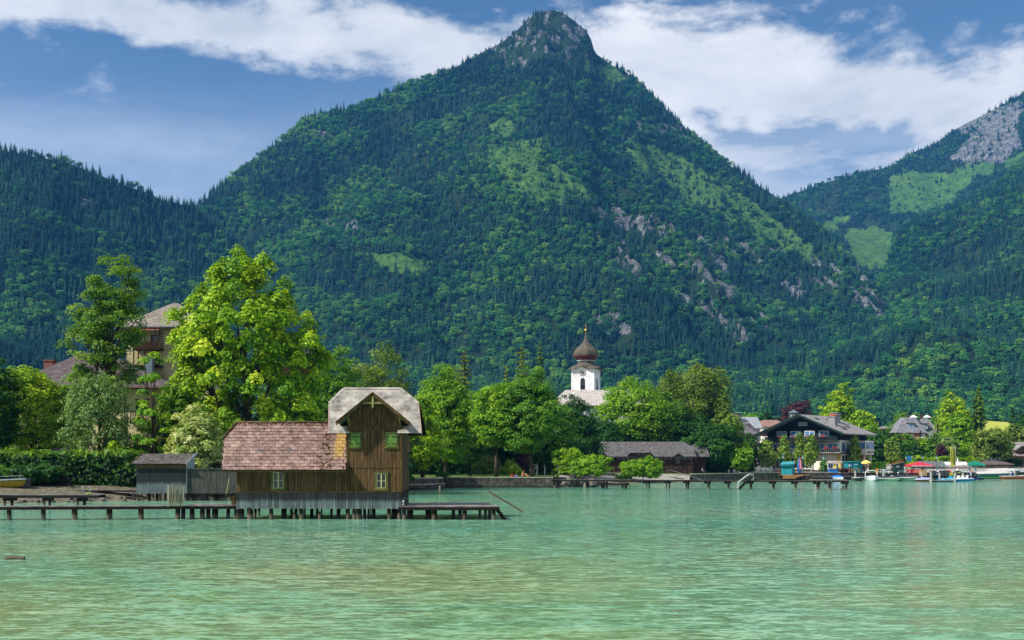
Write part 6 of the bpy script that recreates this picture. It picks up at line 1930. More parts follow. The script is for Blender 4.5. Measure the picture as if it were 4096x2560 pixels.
# a pale house below the nave
ph = thing('pale_house', 'pale grey house corner peeping out below the nave roof', 'house', (XW(2375, 275), 275, gz(XW(2375, 275), 275)))
PI_ = inv(ph)
child(MB().box(XW(2340, 275), XW(2440, 275), 275, 283, 1.4, ZW(1622, 275)), 'wall', M('blue_grey_render', ['#8d959c', '#a8b0b6'], 1, .9), ph, PI_)
hip_roof(XW(2330, 275), XW(2450, 275), 274, 284, ZW(1622, 275), ZW(1600, 279), XW(2360, 279), XW(2420, 279), NAVE, 'roof', ph, PI_)

# ================================================================== sea wall and lawn edge
m_w, t, p = new_mat('sea_wall_stone')
vo = t.n('ShaderNodeTexVoronoi'); vo.inputs['Scale'].default_value = 2.2
ge_ = t.n('ShaderNodeNewGeometry'); t.l(ge_.outputs['Position'], vo.inputs['Vector'])
c = t.ramp(t.noise(1.1, 6, .7, coord='World'), [(.3, lin('#211f1c')), (.5, lin('#403b34')), (.68, lin('#625b50'))])
sp_ = t.n('ShaderNodeSeparateXYZ'); t.l(ge_.outputs['Position'], sp_.inputs[0])
c = t.mix(t.math('SUBTRACT', 1.0, t.step(t.math('ADD', sp_.outputs['Z'], t.math('MULTIPLY', t.noise(.8, 3, coord='World'), .3)), .28, .5)), c, lin('#2a241a'))
h = t.n('ShaderNodeHueSaturation'); t.l(c, h.inputs['Color'])
t.l(t.math('ADD', t.math('MULTIPLY', vo.outputs['Distance'], .9), .7), h.inputs['Value'])
t.l(h.outputs[0], p.inputs['Base Color']); p.inputs['Roughness'].default_value = .95
b = t.n('ShaderNodeBump'); b.inputs['Strength'].default_value = .8; b.inputs['Distance'].default_value = .08
t.l(vo.outputs['Distance'], b.inputs['Height']); t.l(b.outputs[0], p.inputs['Normal'])
WALL = m_w
COPE = M('wall_coping', ['#7d776c', '#a39c8e', '#b5ae9f'], 1.5, .9, .4)
def wall_run(name, label, pts, ztop, thick=.5, zb=-.8, cope=.12, wob=.0):
    w = thing(name, label, 'wall', (pts[0][0], pts[0][1], 0)); I = inv(w)
    for (a, b_) in zip(pts[:-1], pts[1:]):
        n_ = max(1, int((Vector(b_) - Vector(a)).length / 2.2))
        for k in range(n_):
            p0 = Vector(a).lerp(Vector(b_), k / n_); p1 = Vector(a).lerp(Vector(b_), (k + 1) / n_)
            z_ = ztop + rb.uniform(-wob, wob)
            child(MB().beam((p0.x, p0.y + thick / 2, z_ - cope / 2), (p1.x, p1.y + thick / 2, z_ - cope / 2), thick + .08, cope), 'coping_stone', COPE, w, I)
        child(MB().beam((a[0], a[1] + thick / 2, (ztop - cope + zb) / 2), (b_[0], b_[1] + thick / 2, (ztop - cope + zb) / 2), thick, ztop - cope - zb), 'masonry', WALL, w, I)
    return w
wall_run('sea_wall', 'mossy stone sea wall along the park lawn', [(XW(1480, 147.5), 147.5), (XW(1606, 150.6), 150.6), (XW(1756, 157.7), 157.7), (XW(1768, 163.6), 163.6), (XW(2216, 164.8), 164.8)], 1.52, .6, wob=.015)
wall_run('low_ledge', 'low concrete ledge at the foot of the wall beside the boathouse', [(XW(1520, 147), 147), (XW(1700, 151.5), 151.5), (XW(1768, 160), 160)], .74, .9, wob=.01)
post = lambda name, lab, px, d, z1, r, mat: tag(MB().tube([(XW(px, d), d, -.8), (XW(px, d) + .02, d, z1)], [r, r * .95], 9).build(name, mat), lab, 'post')
post('mooring_post', 'weathered mooring post standing in the water before the sea wall', 1759, DWATER(1962), .62, .12, M('pale_post', ['#6d5f4a', '#9a8c70'], 4, .9))
post('mooring_post', 'short mooring post beside the ladder at the wall end', 2218, 161.5, .4, .1, M('pale_post2', ['#6d5f4a', '#9a8c70'], 4, .9))
ty = MB().tube([(.42 * math.cos(a), 0, .42 * math.sin(a)) for a in [k * math.pi / 8 for k in range(17)]], .14, 8, cap=False).build('boat_fender_tyre', BLACK)
ty.location = (XW(1772, 163), 163.3, .55); tag(ty, 'black tyre hung on the sea wall corner', 'tyre')
# fence, gate, notice
FENCE = M('fence_green', ['#1c3026', '#2c463a'], 4, .6)
fe = thing('wire_fence', 'green wire fence behind the lawn trees', 'fence', (XW(1900, 188), 188, 1.5)); FI = inv(fe)
for px_ in (1660, 1700, 1724, 1766, 1808, 1852, 1900, 1960, 2020, 2076, 2150, 2178, 2230, 2290):
    child(MB().tube([(XW(px_, 188), 188, 1.3), (XW(px_, 188), 188, 3.3)], .04, 6), 'fence_post', FENCE if px_ < 2100 else STEEL, fe, FI)
wr = MB()
for k in range(9): wr.beam((XW(1650, 188), 188, 1.6 + k * .2), (XW(2300, 188), 188, 1.6 + k * .2), .012, .012)
child(wr, 'wires', FENCE, fe, FI, kind='stuff')
fg = thing('steel_gate', 'grey steel gate frame with diagonal bar by the leaning tree', 'gate', (XW(2137, 186), 186, 1.5)); FGI = inv(fg)
for a, b_ in (((2127, 3.25), (2127, 1.5)), ((2146, 3.3), (2146, 1.4)), ((2127, 3.25), (2146, 3.25)), ((2127, 1.6), (2146, 3.2)), ((2127, 1.6), (2146, 1.6))):
    child(MB().beam((XW(a[0], 186), 186, a[1]), (XW(b_[0], 186), 186, b_[1]), .07, .07), 'gate_bar', STEEL, fg, FGI)
nt = MB().box(XW(1824, 187), XW(1832, 187), 186.9, 186.94, ZW(1864, 187), ZW(1855, 187)).build('notice', M('paper_white', ['#c5cad0', '#dfe4e8'], 3, .6))
tag(nt, 'small white notice on the wire fence', 'notice')
tp = MB().tube([(XW(2180, 170), 170, 1.4), (XW(2180, 170), 170, 2.9)], .06, 8).build('metal_post', STEEL); tag(tp, 'lone metal post on the lawn beside the ramp', 'post')
# ================================================================== boulders, beach ramp
bould = []
for k, (px_, py_, s_) in enumerate(((2236, 1944, 1.3), (2262, 1938, 1.7), (2290, 1940, 1.5), (2316, 1936, 1.9), (2345, 1942, 1.4), (2362, 1930, 2.2), (2378, 1944, 1.2), (2250, 1922, 1.5), (2285, 1918, 1.7), (2330, 1920, 1.4), (2372, 1918, 1.2), (2225, 1926, 1.4))):
    d_ = 166.5 + (k % 4) * 1.6
    o = bpy.data.objects.new('boulder', stone_me[k % 3]); o.location = (XW(px_, d_), d_, ZW(py_, d_)); o.scale = (s_ * 1.15, s_, s_ * .75); o.rotation_euler = (.2 * k, .1 * k, k)
    link(o); tag(o, 'dark boulder piled at the wall end under the far jetty', 'boulder', 'boulders at the wall end')
stones(14, 2240, 2560, lambda u: float(ip(u, SHORE)) - 1, .2, .45, 'pale stone at the water edge of the little beach', 'stones on the little beach')
m_p, t, p = new_mat('paved_ramp')
vo = t.n('ShaderNodeTexVoronoi'); vo.inputs['Scale'].default_value = 1.1; vo.feature = 'DISTANCE_TO_EDGE'
ge_ = t.n('ShaderNodeNewGeometry'); t.l(ge_.outputs['Position'], vo.inputs['Vector'])
c = t.ramp(t.noise(.9, 5, .7, coord='World'), [(.3, lin('#7d7a74')), (.5, lin('#a5a29a')), (.7, lin('#bdb9b0'))])
c = t.mix(t.math('SUBTRACT', 1.0, t.step(vo.outputs['Distance'], .02, .1)), c, lin('#4c4f36'))
t.l(c, p.inputs['Base Color']); p.inputs['Roughness'].default_value = .9
rp = MB(); rows_ = []
for u in range(2236, 2801, 47):
    d0_ = float(ip(u, SHORE)) + 4.0; d1_ = min(233.5, d0_ + 34)
    if u > 2700: d0_ = 216
    rows_.append([(XW(u, d), d, float(ground_z(min(u, 2750), d)) + .06) for d in np.linspace(d0_, d1_, 6)])
nn = len(rows_)
vs = [v for r_ in rows_ for v in r_]
rp.add(vs, [(i * 6 + j, (i + 1) * 6 + j, (i + 1) * 6 + j + 1, i * 6 + j + 1) for i in range(nn - 1) for j in range(5)])
ramp = rp.build('paved_ramp', m_p); tag(ramp, 'sloping stone-paved bank in front of the boat hut', 'pavement', kind='structure')
for (a, b_, lab) in (((2399, 1881), (2547, 1917), 'left steel handrail running down the paved bank'), ((2671, 1879), (2803, 1917), 'right steel handrail running down the paved bank')):
    d_ = 222; rl_ = thing('handrail', lab, 'handrail', (XW(a[0], d_), d_, 1.2)); I = inv(rl_)
    child(MB().tube([(XW(a[0], d_), d_, ZW(1904, d_)), (XW(a[0], d_), d_, ZW(a[1], d_)), (XW(a[0] + 8, d_), d_, ZW(a[1], d_)), (XW(b_[0], 208), 208, ZW(b_[1], 208))], .035, 6), 'rail', STEEL, rl_, I)
    for f in (.34, .62, .98):
        xx = XW(a[0], d_) + (XW(b_[0], 208) - XW(a[0], d_)) * f; dd_ = d_ + (208 - d_) * f; zz = ZW(a[1], d_) + (ZW(b_[1], 208) - ZW(a[1], d_)) * f
        child(MB().tube([(xx, dd_, zz - 1.0), (xx, dd_, zz)], .03, 6), 'rail_post', STEEL, rl_, I)
    stt = thing('bank_steps', 'stone steps beside the ' + lab.split(' running')[0], 'steps', (XW(a[0] + 20, 220), 220, 1.0)); I2 = inv(stt)
    for k in range(5):
        dd_ = 223 - k * 3.2; xx = XW(a[0] + 6 + k * 22, dd_); zz = float(ground_z(min(a[0] + 6 + k * 22, 2740), dd_))
        child(MB().box(xx, xx + 1.6, dd_, dd_ + 1.0, zz - .1, zz + .17), 'step', STONE, stt, I2)

# ================================================================== long boat hut
HD = 240.0
def hx(p_, d=HD): return XW(p_, d)
def hz_(p_, d=HD): return ZW(p_, d)
HUTR = M('hut_roof_felt', ['#413e3f', '#555253', '#666364'], 1.1, .9, .3, (1, 1, 2))
HUTW = wood('hut_boards', ['#2a1c17', '#402b23', '#53392e'], vary=.35)
hut = thing('boat_hut', 'long dark brown boat hut with grey studded roof and small gables', 'boat hut', (hx(2565), HD, 1.4)); HI = inv(hut)
zb_, ze_ = 1.35, hz_(1825)
child(MB().box(hx(2352), hx(2770), HD + .1, HD + 9, zb_, ze_), 'inner_wall', GLASS, hut, HI)
for k, px_ in enumerate(range(2350, 2768, 19)):
    xx, xx2 = hx(px_), hx(px_ + 19) - .06
    child(MB().box(xx, xx2, HD - .02, HD + .06, zb_ + (.06 if k % 2 else 0), hz_(1841)), 'wall_panel', HUTW, hut, HI)
    child(MB().box(xx - .06, xx + .08, HD - .06, HD + .08, zb_, ze_), 'stud', W_DARK, hut, HI)
for (a, b_) in ((1841, 1839), (1827, 1824), (1879, 1877)):
    child(MB().box(hx(2350), hx(2770), HD - .05, HD + .09, hz_(a), hz_(b_)), 'rail_board', W_DARK, hut, HI)
mul_ = MB()
for px_ in range(2353, 2766, 6): mul_.box(hx(px_), hx(px_) + .05, HD, HD + .05, hz_(1839), hz_(1827))
child(mul_, 'glazing_bars', W_DARK, hut, HI, kind='stuff')
sash_window(hut, HI, hx(2701), hx(2722), hz_(1857), hz_(1826), HD - .08, HUTW, GLASS, 2, 2)
# roof with half hips
def jerkin(par, I, x0, x1, y0, y1, z0, zr, cut, mat, name='roof', th=.15):
    ym = (y0 + y1) / 2; f = .62; zc_ = z0 + (zr - z0) * f; yc0 = y0 + (ym - y0) * f; yc1 = y1 - (y1 - ym) * f
    P = [(x0, y0, z0), (x1, y0, z0), (x1, yc0, zc_), (x1 - cut, ym, zr), (x0 + cut, ym, zr), (x0, yc0, zc_), (x0, y1, z0), (x1, y1, z0), (x1, yc1, zc_), (x0, yc1, zc_)]
    mb = MB().add(P, [(0, 1, 2, 3, 4, 5), (7, 6, 9, 4, 3, 8), (5, 4, 9), (2, 8, 3)])
    mb.add([(a, b_, c_ - th) for a, b_, c_ in P], [(5, 4, 3, 2, 1, 0), (8, 3, 4, 9, 6, 7)])
    mb.add([(x0, y0, z0), (x1, y0, z0), (x1, y0, z0 - th), (x0, y0, z0 - th)], [(0, 3, 2, 1)])
    return child(mb, name, mat, par, I)
jerkin(hut, HI, hx(2344), hx(2782), HD - .8, HD + 9.8, ze_, ZW(1767, HD + 4.5), 2.2, HUTR)
sg = MB(); slope_z = (ZW(1767, HD + 4.5) - ze_) / 5.3
for r_ in range(7):
    for c_ in range(25):
        xx = hx(2362 + c_ * 16.6 + (8 if r_ % 2 else 0)); yy_ = HD - .4 + r_ * .75
        sg.box(xx, xx + .1, yy_, yy_ + .12, ze_ + (yy_ - HD + .8) * slope_z, ze_ + (yy_ - HD + .8) * slope_z + .09)
child(sg, 'snow_guards', M('stud_metal', ['#9a979a', '#b5b2b4'], 5, .5), hut, HI, kind='stuff')
def small_gable(pc, w, ytop, ybase, depth):
    x0, x1, xm = hx(pc - w / 2), hx(pc + w / 2), hx(pc); z0, z1 = hz_(ybase), hz_(ytop)
    for s in (-1, 1):
        xe = x0 if s < 0 else x1
        q_ = [Vector((xm, HD - 1.1, z1)), Vector((xe, HD - 1.1, z0)), Vector((xe, HD - .3, z0)), Vector((xm, HD - 1.0 + depth, z1))]
        child(MB().slab(q_ if s > 0 else [q_[0], q_[3], q_[2], q_[1]], .1), 'gable_roof', HUTR, hut, HI)
    child(MB().prism([(x0 + .3, z0), (x1 - .3, z0), (xm, z1 - .2)], HD - .75, HD - .6), 'gable_front', HUTW, hut, HI)
small_gable(2411, 32, 1809, 1823, 1.8); small_gable(2711, 38, 1811, 1824, 1.8)
gx0, gx1, gxm = hx(2506), hx(2614), hx(2567)
child(MB().add([(hx(2519), HD - 1.3, hz_(1811)), (hx(2600), HD - 1.3, hz_(1811)), (gxm, HD + 2.0, ZW(1786, HD + 2)), (gx0, HD - .9, hz_(1825)), (gx1, HD - .9, hz_(1825)), (gx0, HD - .3, hz_(1823)), (gx1, HD - .3, hz_(1823))],
     [(0, 1, 2), (3, 0, 2, 5), (1, 4, 6, 2)]), 'big_gable_roof', HUTR, hut, HI)
child(MB().prism([(gx0 + .5, ze_), (gx1 - .5, ze_), (hx(2600), hz_(1811)), (hx(2519), hz_(1811))], HD - .9, HD - .7), 'big_gable_front', HUTW, hut, HI)
sash_window(hut, HI, hx(2540), hx(2560), hz_(1823), hz_(1812), HD - .92, W_DARK, GLASS, 2); sash_window(hut, HI, hx(2565), hx(2584), hz_(1823), hz_(1812), HD - .92, W_DARK, GLASS, 2)
child(MB().box(hx(2768), hx(2780), HD + .3, HD + 8.6, zb_, ze_).box(hx(2790), hx(2832), HD + 2.9, HD + 10, zb_, ze_), 'end_wall', HUTW, hut, HI)
zr1_ = ZW(1767, HD + 4.5)
child(MB().prism([(HD - .5, ze_), (HD + 9.5, ze_), (HD + 6.4, ze_ + (zr1_ - ze_) * .58), (HD + 2.6, ze_ + (zr1_ - ze_) * .58)], 0, .1), 'end_gable', HUTW, hut, HI).data.transform(Matrix(((0, 1, 0, hx(2778)), (1, 0, 0, 0), (0, 0, 1, 0), (0, 0, 0, 1))))
jerkin(hut, HI, hx(2770), hx(2846), HD + 2, HD + 11, ze_, ZW(1773, HD + 6), 1.6, HUTR, 'annex_roof')
sash_window(hut, HI, hx(2780), hx(2788), hz_(1841), hz_(1828), HD + .28, W_TRIM, GLASS, 1)

# ================================================================== far jetty
fj, FJI, zf = jetty('far_jetty', 'long narrow jetty on piles across the bay in front of the hut', 160.4, 2212, 3396, 1918, 1924.5,
    [(2230, 2238), (2287, 2295), (2340, 2349), (2350, 2356, .9), (2412, 2421), (2424, 2431, .9), (2584, 2590), (2594, 2600, .9), (2663, 2669), (2675, 2681, .9), (2742, 2750), (2751, 2757, .9), (2828, 2839), (2909, 2919), (2999, 3009), (3089, 3099), (3178, 3188), (3266, 3273), (3273, 3280, .9), (3314, 3325), (3379, 3389)], 1.3, 151, plank=.2)
for px_ in (2587, 2592, 2672, 2749, 2833, 2914, 3004, 3094, 3183, 3272, 3319, 3384):
    d_ = 160.4 - (px_ - 2212) / 1184 * 9.4
    child(MB().box(XW(px_ - 11, d_), XW(px_ + 11, d_), d_ + .1, d_ + 1.2, zf - .48, zf - .24), 'cap_beam', W_DARK, fj, FJI)
child(MB().box(XW(3255, 151.6), XW(3396, 151.2), 152.2, 154, zf + .01, zf + .12), 'raised_deck', W_DECK, fj, FJI)
for px_ in (3365, 3373): pile(fj, FJI, px_ - 3, px_ + 3, 150.8, .55 if px_ > 3370 else .2)
lo_ = thing('low_platform', 'low bathing platform with ladder steps beside the far jetty', 'platform', (XW(2450, 159), 159, 0)); LOI = inv(lo_)
child(MB().box(XW(2390, 158.6), XW(2517, 158.6), 158.2, 159.8, ZW(1941, 158.6), ZW(1934, 158.6)), 'deck', W_DARK, lo_, LOI)
for (a, b_) in ((2405, 2412), (2415, 2420), (2425, 2431), (2487, 2494), (2498, 2503), (2503, 2508)): pile(lo_, LOI, a, b_, 158.9 + (a % 3) * .3, ZW(1940, 158.6))
for px_ in (2483, 2509):
    child(MB().beam((XW(px_, 158.8), 158.8, ZW(1935, 158.8)), (XW(px_ + 2, 158.8), 159.4, ZW(1918, 158.8)), .08, .14), 'ladder_side', W_DARK, lo_, LOI)
for zz in (1932, 1926, 1921): child(MB().box(XW(2484, 158.9), XW(2510, 158.9), 158.9, 159.1, ZW(zz, 158.9), ZW(zz - 1.5, 158.9)), 'rung', W_DECK, lo_, LOI)
wl_ = thing('wooden_ladder', 'dark wooden ladder frame at the start of the far jetty', 'ladder', (XW(2222, 160.5), 160.5, 0)); WLI = inv(wl_)
for px_ in (2214, 2231): child(MB().box(XW(px_ - 1.6, 160.2), XW(px_ + 1.6, 160.2), 160.2, 160.35, -.5, ZW(1885, 160.2)), 'ladder_side', W_DARK, wl_, WLI)
for zz in (1890, 1900, 1909): child(MB().box(XW(2215, 160.2), XW(2230, 160.2), 160.18, 160.28, ZW(zz + 1.5, 160.2), ZW(zz, 160.2)), 'rung', W_DARK, wl_, WLI)
ds_ = thing('diagonal_stairs', 'open wooden stairs with white rails leading from the far jetty into the water', 'stairs', (XW(2985, 154), 154, 0)); DSI = inv(ds_)
d_ = 153.4
for o_ in (0, .9):
    child(MB().beam((XW(2952, d_), d_ + o_, -.15), (XW(3012, d_), d_ + o_, ZW(1903, d_)), .07, .24), 'stringer', W_DARK, ds_, DSI)
    child(MB().tube([(XW(2953, d_), d_ + o_, ZW(1955, d_)), (XW(2956, d_), d_ + o_, ZW(1928, d_)), (XW(2999, d_), d_ + o_, ZW(1896, d_)), (XW(3013, d_), d_ + o_, ZW(1896, d_)), (XW(3013, d_), d_ + o_, ZW(1920, d_))], .035, 6), 'rail', M('white_rail', ['#b8bcbc', '#d9dcdc'], 4, .5), ds_, DSI)
for k in range(7):
    f = k / 6.5
    child(MB().box(XW(2952 + 60 * f, d_) - .12, XW(2952 + 60 * f, d_) + .12, d_, d_ + .9, -.1 + f * (ZW(1903, d_) + .1), -.06 + f * (ZW(1903, d_) + .1)), 'tread', W_DECK, ds_, DSI)
sl_ = thing('steel_ladder', 'slim steel ladder hanging from the far jetty end', 'ladder', (XW(3317, 151.5), 151.5, 0)); SLI = inv(sl_)
for px_ in (3311, 3326): child(MB().tube([(XW(px_, 151.4), 151.3, -.4), (XW(px_, 151.4), 151.3, zf + .1)], .03, 6), 'ladder_side', STEEL, sl_, SLI)
for k in range(4): child(MB().tube([(XW(3311, 151.4), 151.3, .1 + k * .3), (XW(3326, 151.4), 151.3, .1 + k * .3)], .022, 6), 'rung', STEEL, sl_, SLI)
wall_run('quay_wall', 'grey stone quay wall between the boat hut and the promenade', [(XW(2764, 218), 218), (XW(2860, 230), 230), (XW(2960, 241.6), 241.6)], 1.52, .5)
wall_run('quay_wall', 'darker quay wall below the promenade railing', [(XW(2960, 241.6), 241.6), (XW(3018, 243.5), 243.5), (XW(3132, 244.5), 244.5)], 1.62, .5)
wall_run('quay_wall', 'dark quay wall right of the turquoise kiosk', [(XW(3132, 244.5), 244.5), (XW(3325, 246.5), 246.5)], 1.62, .5)

# ================================================================== people
SKIN = M('skin', ['#a86f52', '#c98d6b'], 3, .6)
HAIR_D = M('dark_hair', ['#231710', '#3a281c'], 6, .6)
HAIR_B = M('fair_hair', ['#8f6a3c', '#b08a55'], 6, .6)
CLOTH = {}
def cloth(hexc):
    if hexc not in CLOTH: CLOTH[hexc] = M('cloth_' + hexc.strip('#'), [hexc], 4, .85)
    return CLOTH[hexc]
POSES = {
    'stand': dict(hip=(0, 0, .93), chest=(0, 0, 1.30), neck=(0, 0, 1.47), head=(0, -.02, 1.63), lk=(.09, -.02, .5), lf=(.10, .0, .06), rk=(-.09, -.02, .5), rf=(-.10, .02, .06), le=(.24, .0, 1.12), lh=(.25, -.08, .86), re=(-.24, .0, 1.12), rh=(-.25, -.08, .86)),
    'walk': dict(hip=(0, 0, .93), chest=(0, -.03, 1.30), neck=(0, -.04, 1.47), head=(0, -.07, 1.63), lk=(.09, -.22, .52), lf=(.10, -.28, .08), rk=(-.09, .08, .5), rf=(-.10, .36, .12), le=(.23, .12, 1.12), lh=(.24, .12, .88), re=(-.23, -.12, 1.12), rh=(-.24, -.26, .95)),
    'sit': dict(hip=(0, 0, .12), chest=(0, -.08, .48), neck=(0, -.14, .64), head=(0, -.2, .80), lk=(.14, -.42, .42), lf=(.14, -.72, .06), rk=(-.14, -.42, .4), rf=(-.16, -.74, .06), le=(.26, -.18, .36), lh=(.22, -.45, .36), re=(-.26, -.18, .36), rh=(-.22, -.45, .36)),
    'seat': dict(hip=(0, 0, .52), chest=(0, -.03, .88), neck=(0, -.05, 1.05), head=(0, -.08, 1.21), lk=(.1, -.42, .5), lf=(.1, -.44, .06), rk=(-.1, -.42, .5), rf=(-.1, -.46, .06), le=(.24, -.1, .72), lh=(.16, -.32, .6), re=(-.24, -.1, .72), rh=(-.16, -.32, .6)),
}
def person(label, px, py, d, pose, top, bottom, hair, rz=0.0, z=None, long_hair=False, bare=False, sc=1.0):
    P = {k: Vector(v) for k, v in POSES[pose].items()}
    t_ = thing('person', label, 'person', (XW(px, d), d, ZW(py, d) if z is None else z), rz)
    t_.scale = (sc, sc, sc)
    J = []; E = []; RAD = []
    def v(p_, r): J.append(p_); RAD.append(r); return len(J) - 1
    hip = v(P['hip'], .15); waist = v(P['hip'].lerp(P['chest'], .5), .135); ch = v(P['chest'], .155); nk = v(P['neck'], .06); hb = v(P['head'] - Vector((0, 0, .06)), .085); hd = v(P['head'] + Vector((0, 0, .06)), .095)
    E += [(hip, waist), (waist, ch), (ch, nk), (nk, hb), (hb, hd)]
    for s, k, e, hnd, kn, ft in ((1, 'l', 'le', 'lh', 'lk', 'lf'), (-1, 'r', 're', 'rh', 'rk', 'rf')):
        shd = v(P['chest'] + Vector((s * .18, 0, .08)), .065); el = v(P[e], .045); wr_ = v(P[hnd], .034); fi = v(P[hnd] + (P[hnd] - P[e]).normalized() * .13, .03)
        th1 = v(P['hip'] + Vector((s * .1, 0, -.06)), .1); knn = v(P[kn], .07); an = v(P[ft] + Vector((0, 0, .04)), .045); to = v(P[ft] + Vector((0, -.18, -.03)), .035)
        E += [(ch, shd), (shd, el), (el, wr_), (wr_, fi), (hip, th1), (th1, knn), (knn, an), (an, to)]
    me = bpy.data.meshes.new('person_frame'); me.from_pydata([tuple(a) for a in J], E, [])
    o = bpy.data.objects.new('body', me); link(o)
    sk = o.modifiers.new('skin', 'SKIN'); sk.use_smooth_shade = True
    for i, r_ in enumerate(RAD): me.skin_vertices[0].data[i].radius = (r_, r_ * .8 if i in (0, 1, 2) else r_)
    me.skin_vertices[0].data[0].use_root = True
    o.modifiers.new('sub', 'SUBSURF').levels = 1
    o.modifiers['sub'].render_levels = 1
    dg = bpy.context.evaluated_depsgraph_get()
    m2 = bpy.data.meshes.new_from_object(o.evaluated_get(dg)); bpy.data.objects.remove(o)
    m2.materials.clear()
    for mt_ in (SKIN, cloth(top), cloth(bottom), HAIR_B if hair == 'fair' else HAIR_D): m2.materials.append(mt_)
    hz0 = P['hip'].z; axis = (P['chest'] - P['hip'])
    for pg in m2.polygons:
        c_ = Vector(pg.center)
        f = (c_ - P['hip']).dot(axis) / axis.length_squared
        near_head = (c_ - P['head']).length < .2
        mi = 0
        if near_head: mi = 3 if (c_.z > P['head'].z + .05 or c_.y > P['head'].y + .05) else 0
        elif .25 < f < 1.42 and abs(c_.x) < .25 and (pose not in ('sit', 'seat') or c_.y > -.3): mi = 0 if bare else 1
        elif f <= .25:
            dist = min((c_ - P['hip']).length, 9)
            mi = 2 if dist < (.42 if bare or bottom in ('#4f7fb8', '#8fb0d8', '#2f5f9f') else 1.2) and c_.z > P['lf'].z + .06 and abs(c_.x) < .3 else 0
        pg.material_index = mi
    m2.polygons.foreach_set('use_smooth', [True] * len(m2.polygons))
    link(bpy.data.objects.new('body', m2), t_)
    hm_ = MB().lathe(P['head'] + Vector((0, .015, -.02 if not long_hair else -.22)), [(.02, .18 if not long_hair else .38), (.08, .16 if not long_hair else .36), (.105, .08 if not long_hair else .27), (.1, .0), (.07, -.02)][::-1], 10)
    hm_.v = [(x, max(y, P['head'].y - .03) if z < P['head'].z + .08 else y, z) for x, y, z in hm_.v]
    hm_.build('hair', HAIR_B if hair == 'fair' else HAIR_D, t_, smooth=True)
    fm = MB()
    for s in (-1, 1): fm.lathe((P['head'].x + s * .035, P['head'].y - .09, P['head'].z + .01), [(.0, -.012), (.012, 0), (.0, .012)], 6)
    fm.build('eyes', HAIR_D, t_)
    MB().add([(P['head'].x - .018, P['head'].y - .085, P['head'].z - .04), (P['head'].x + .018, P['head'].y - .085, P['head'].z - .04), (P['head'].x, P['head'].y - .125, P['head'].z - .035), (P['head'].x, P['head'].y - .09, P['head'].z + .02)], [(0, 1, 2), (0, 2, 3), (1, 3, 2), (0, 3, 1)]).build('nose', SKIN, t_)
    return t_
person('bare-chested sunbather in blue shorts sitting on the lawn by the leaning tree', 2089, 1904, 168, 'sit', '#c98d6b', '#2f5f9f', 'dark', R(70), z=1.5, bare=True, sc=1.15)
person('person in pale blue shirt sitting at the right end of the boat hut', 2809, 1894, 238, 'seat', '#8fa7c0', '#38475c', 'dark', R(60), z=1.42)
sb_ = MB().box(-.8, .5, -.25, .25, .40, .46).box(-.75, -.65, -.2, .2, 0, .4).box(.35, .45, -.2, .2, 0, .4).build('hut_bench', W_DARK); sb_.location = (XW(2809, 238.2), 238.2, 1.42); tag(sb_, 'small dark bench at the end of the boat hut', 'bench')
bag = MB().lathe((0, 0, 0), [(.12, 0), (.2, .08), (.2, .25), (.12, .33), (.04, .36)], 10).build('beach_bag', cloth('#c02840'), smooth=True); bag.location = (XW(2049, 168.5), 168.5, 1.5); tag(bag, 'red beach bag on the grass near the sunbather', 'bag')
tw2 = MB().box(-.3, .3, -.15, .15, 0, .12).lathe((.05, 0, .1), [(.2, 0), (.18, .12), (.05, .2)], 8).build('crumpled_towel', cloth('#8a6ab0')); tw2.location = (XW(2065, 168.4), 168.4, 1.5); tag(tw2, 'crumpled lilac towel between the red bag and the sunbather', 'towel')
# ================================================================== promenade and village on the right
SLATE_G = M('slate_grey_roof', ['#5e5f66', '#75767d', '#898a90'], 1.0, .8, .3, (1, 1, 2.5))
GREYROOF = M('grey_shingle_roof', ['#6b6765', '#858180', '#989492'], 1.0, .85, .35, (1, 1, 2.5))
BLK = wood('black_stained_wood', ['#0f1318', '#1b2128', '#262d34'], vary=.3, grain=(1, 1, 6))
HWHITE = M('cream_white_wall', ['#cfc6b4', '#dfd8c8', '#e8e2d6'], .8, .9)
GREEN_D = M('bottle_green_paint', ['#0f2a26', '#17413a'], 4, .5)
WFRAME = M('white_window_frame', ['#c9cccf', '#e4e6e8'], 4, .5)
SKYG = M('painted_sky_glass', ['#3a5f8f', '#6f97c0'], .25, .05, spec=.8)  # sky reflection put into the base colour of the panes
REDF = leaf_mat('geranium', ['#8c1420', '#c02038', '#e0485c', '#3f7a30'], .3)
TEAL = M('turquoise_paint', ['#0f7480', '#1a8b96'], 2, .6)
TEALR = M('turquoise_roof', ['#1f7f86', '#3a9aa0'], 2, .5)
def text_part(s, size, mat, par, loc, rot, extrude=.01, name='lettering', mirror=False, sx=1.0):
    cu = bpy.data.curves.new(name, 'FONT'); cu.body = s; cu.size = size; cu.extrude = extrude; cu.align_x = 'CENTER'; cu.align_y = 'CENTER'
    cu.materials.append(mat)
    tmp = bpy.data.objects.new(name, cu); me_ = bpy.data.meshes.new_from_object(tmp); bpy.data.objects.remove(tmp)
    o = bpy.data.objects.new(name, me_); link(o, par); o.location = loc; o.rotation_euler = rot
    o.scale = (-sx if mirror else sx, 1, 1)
    return o
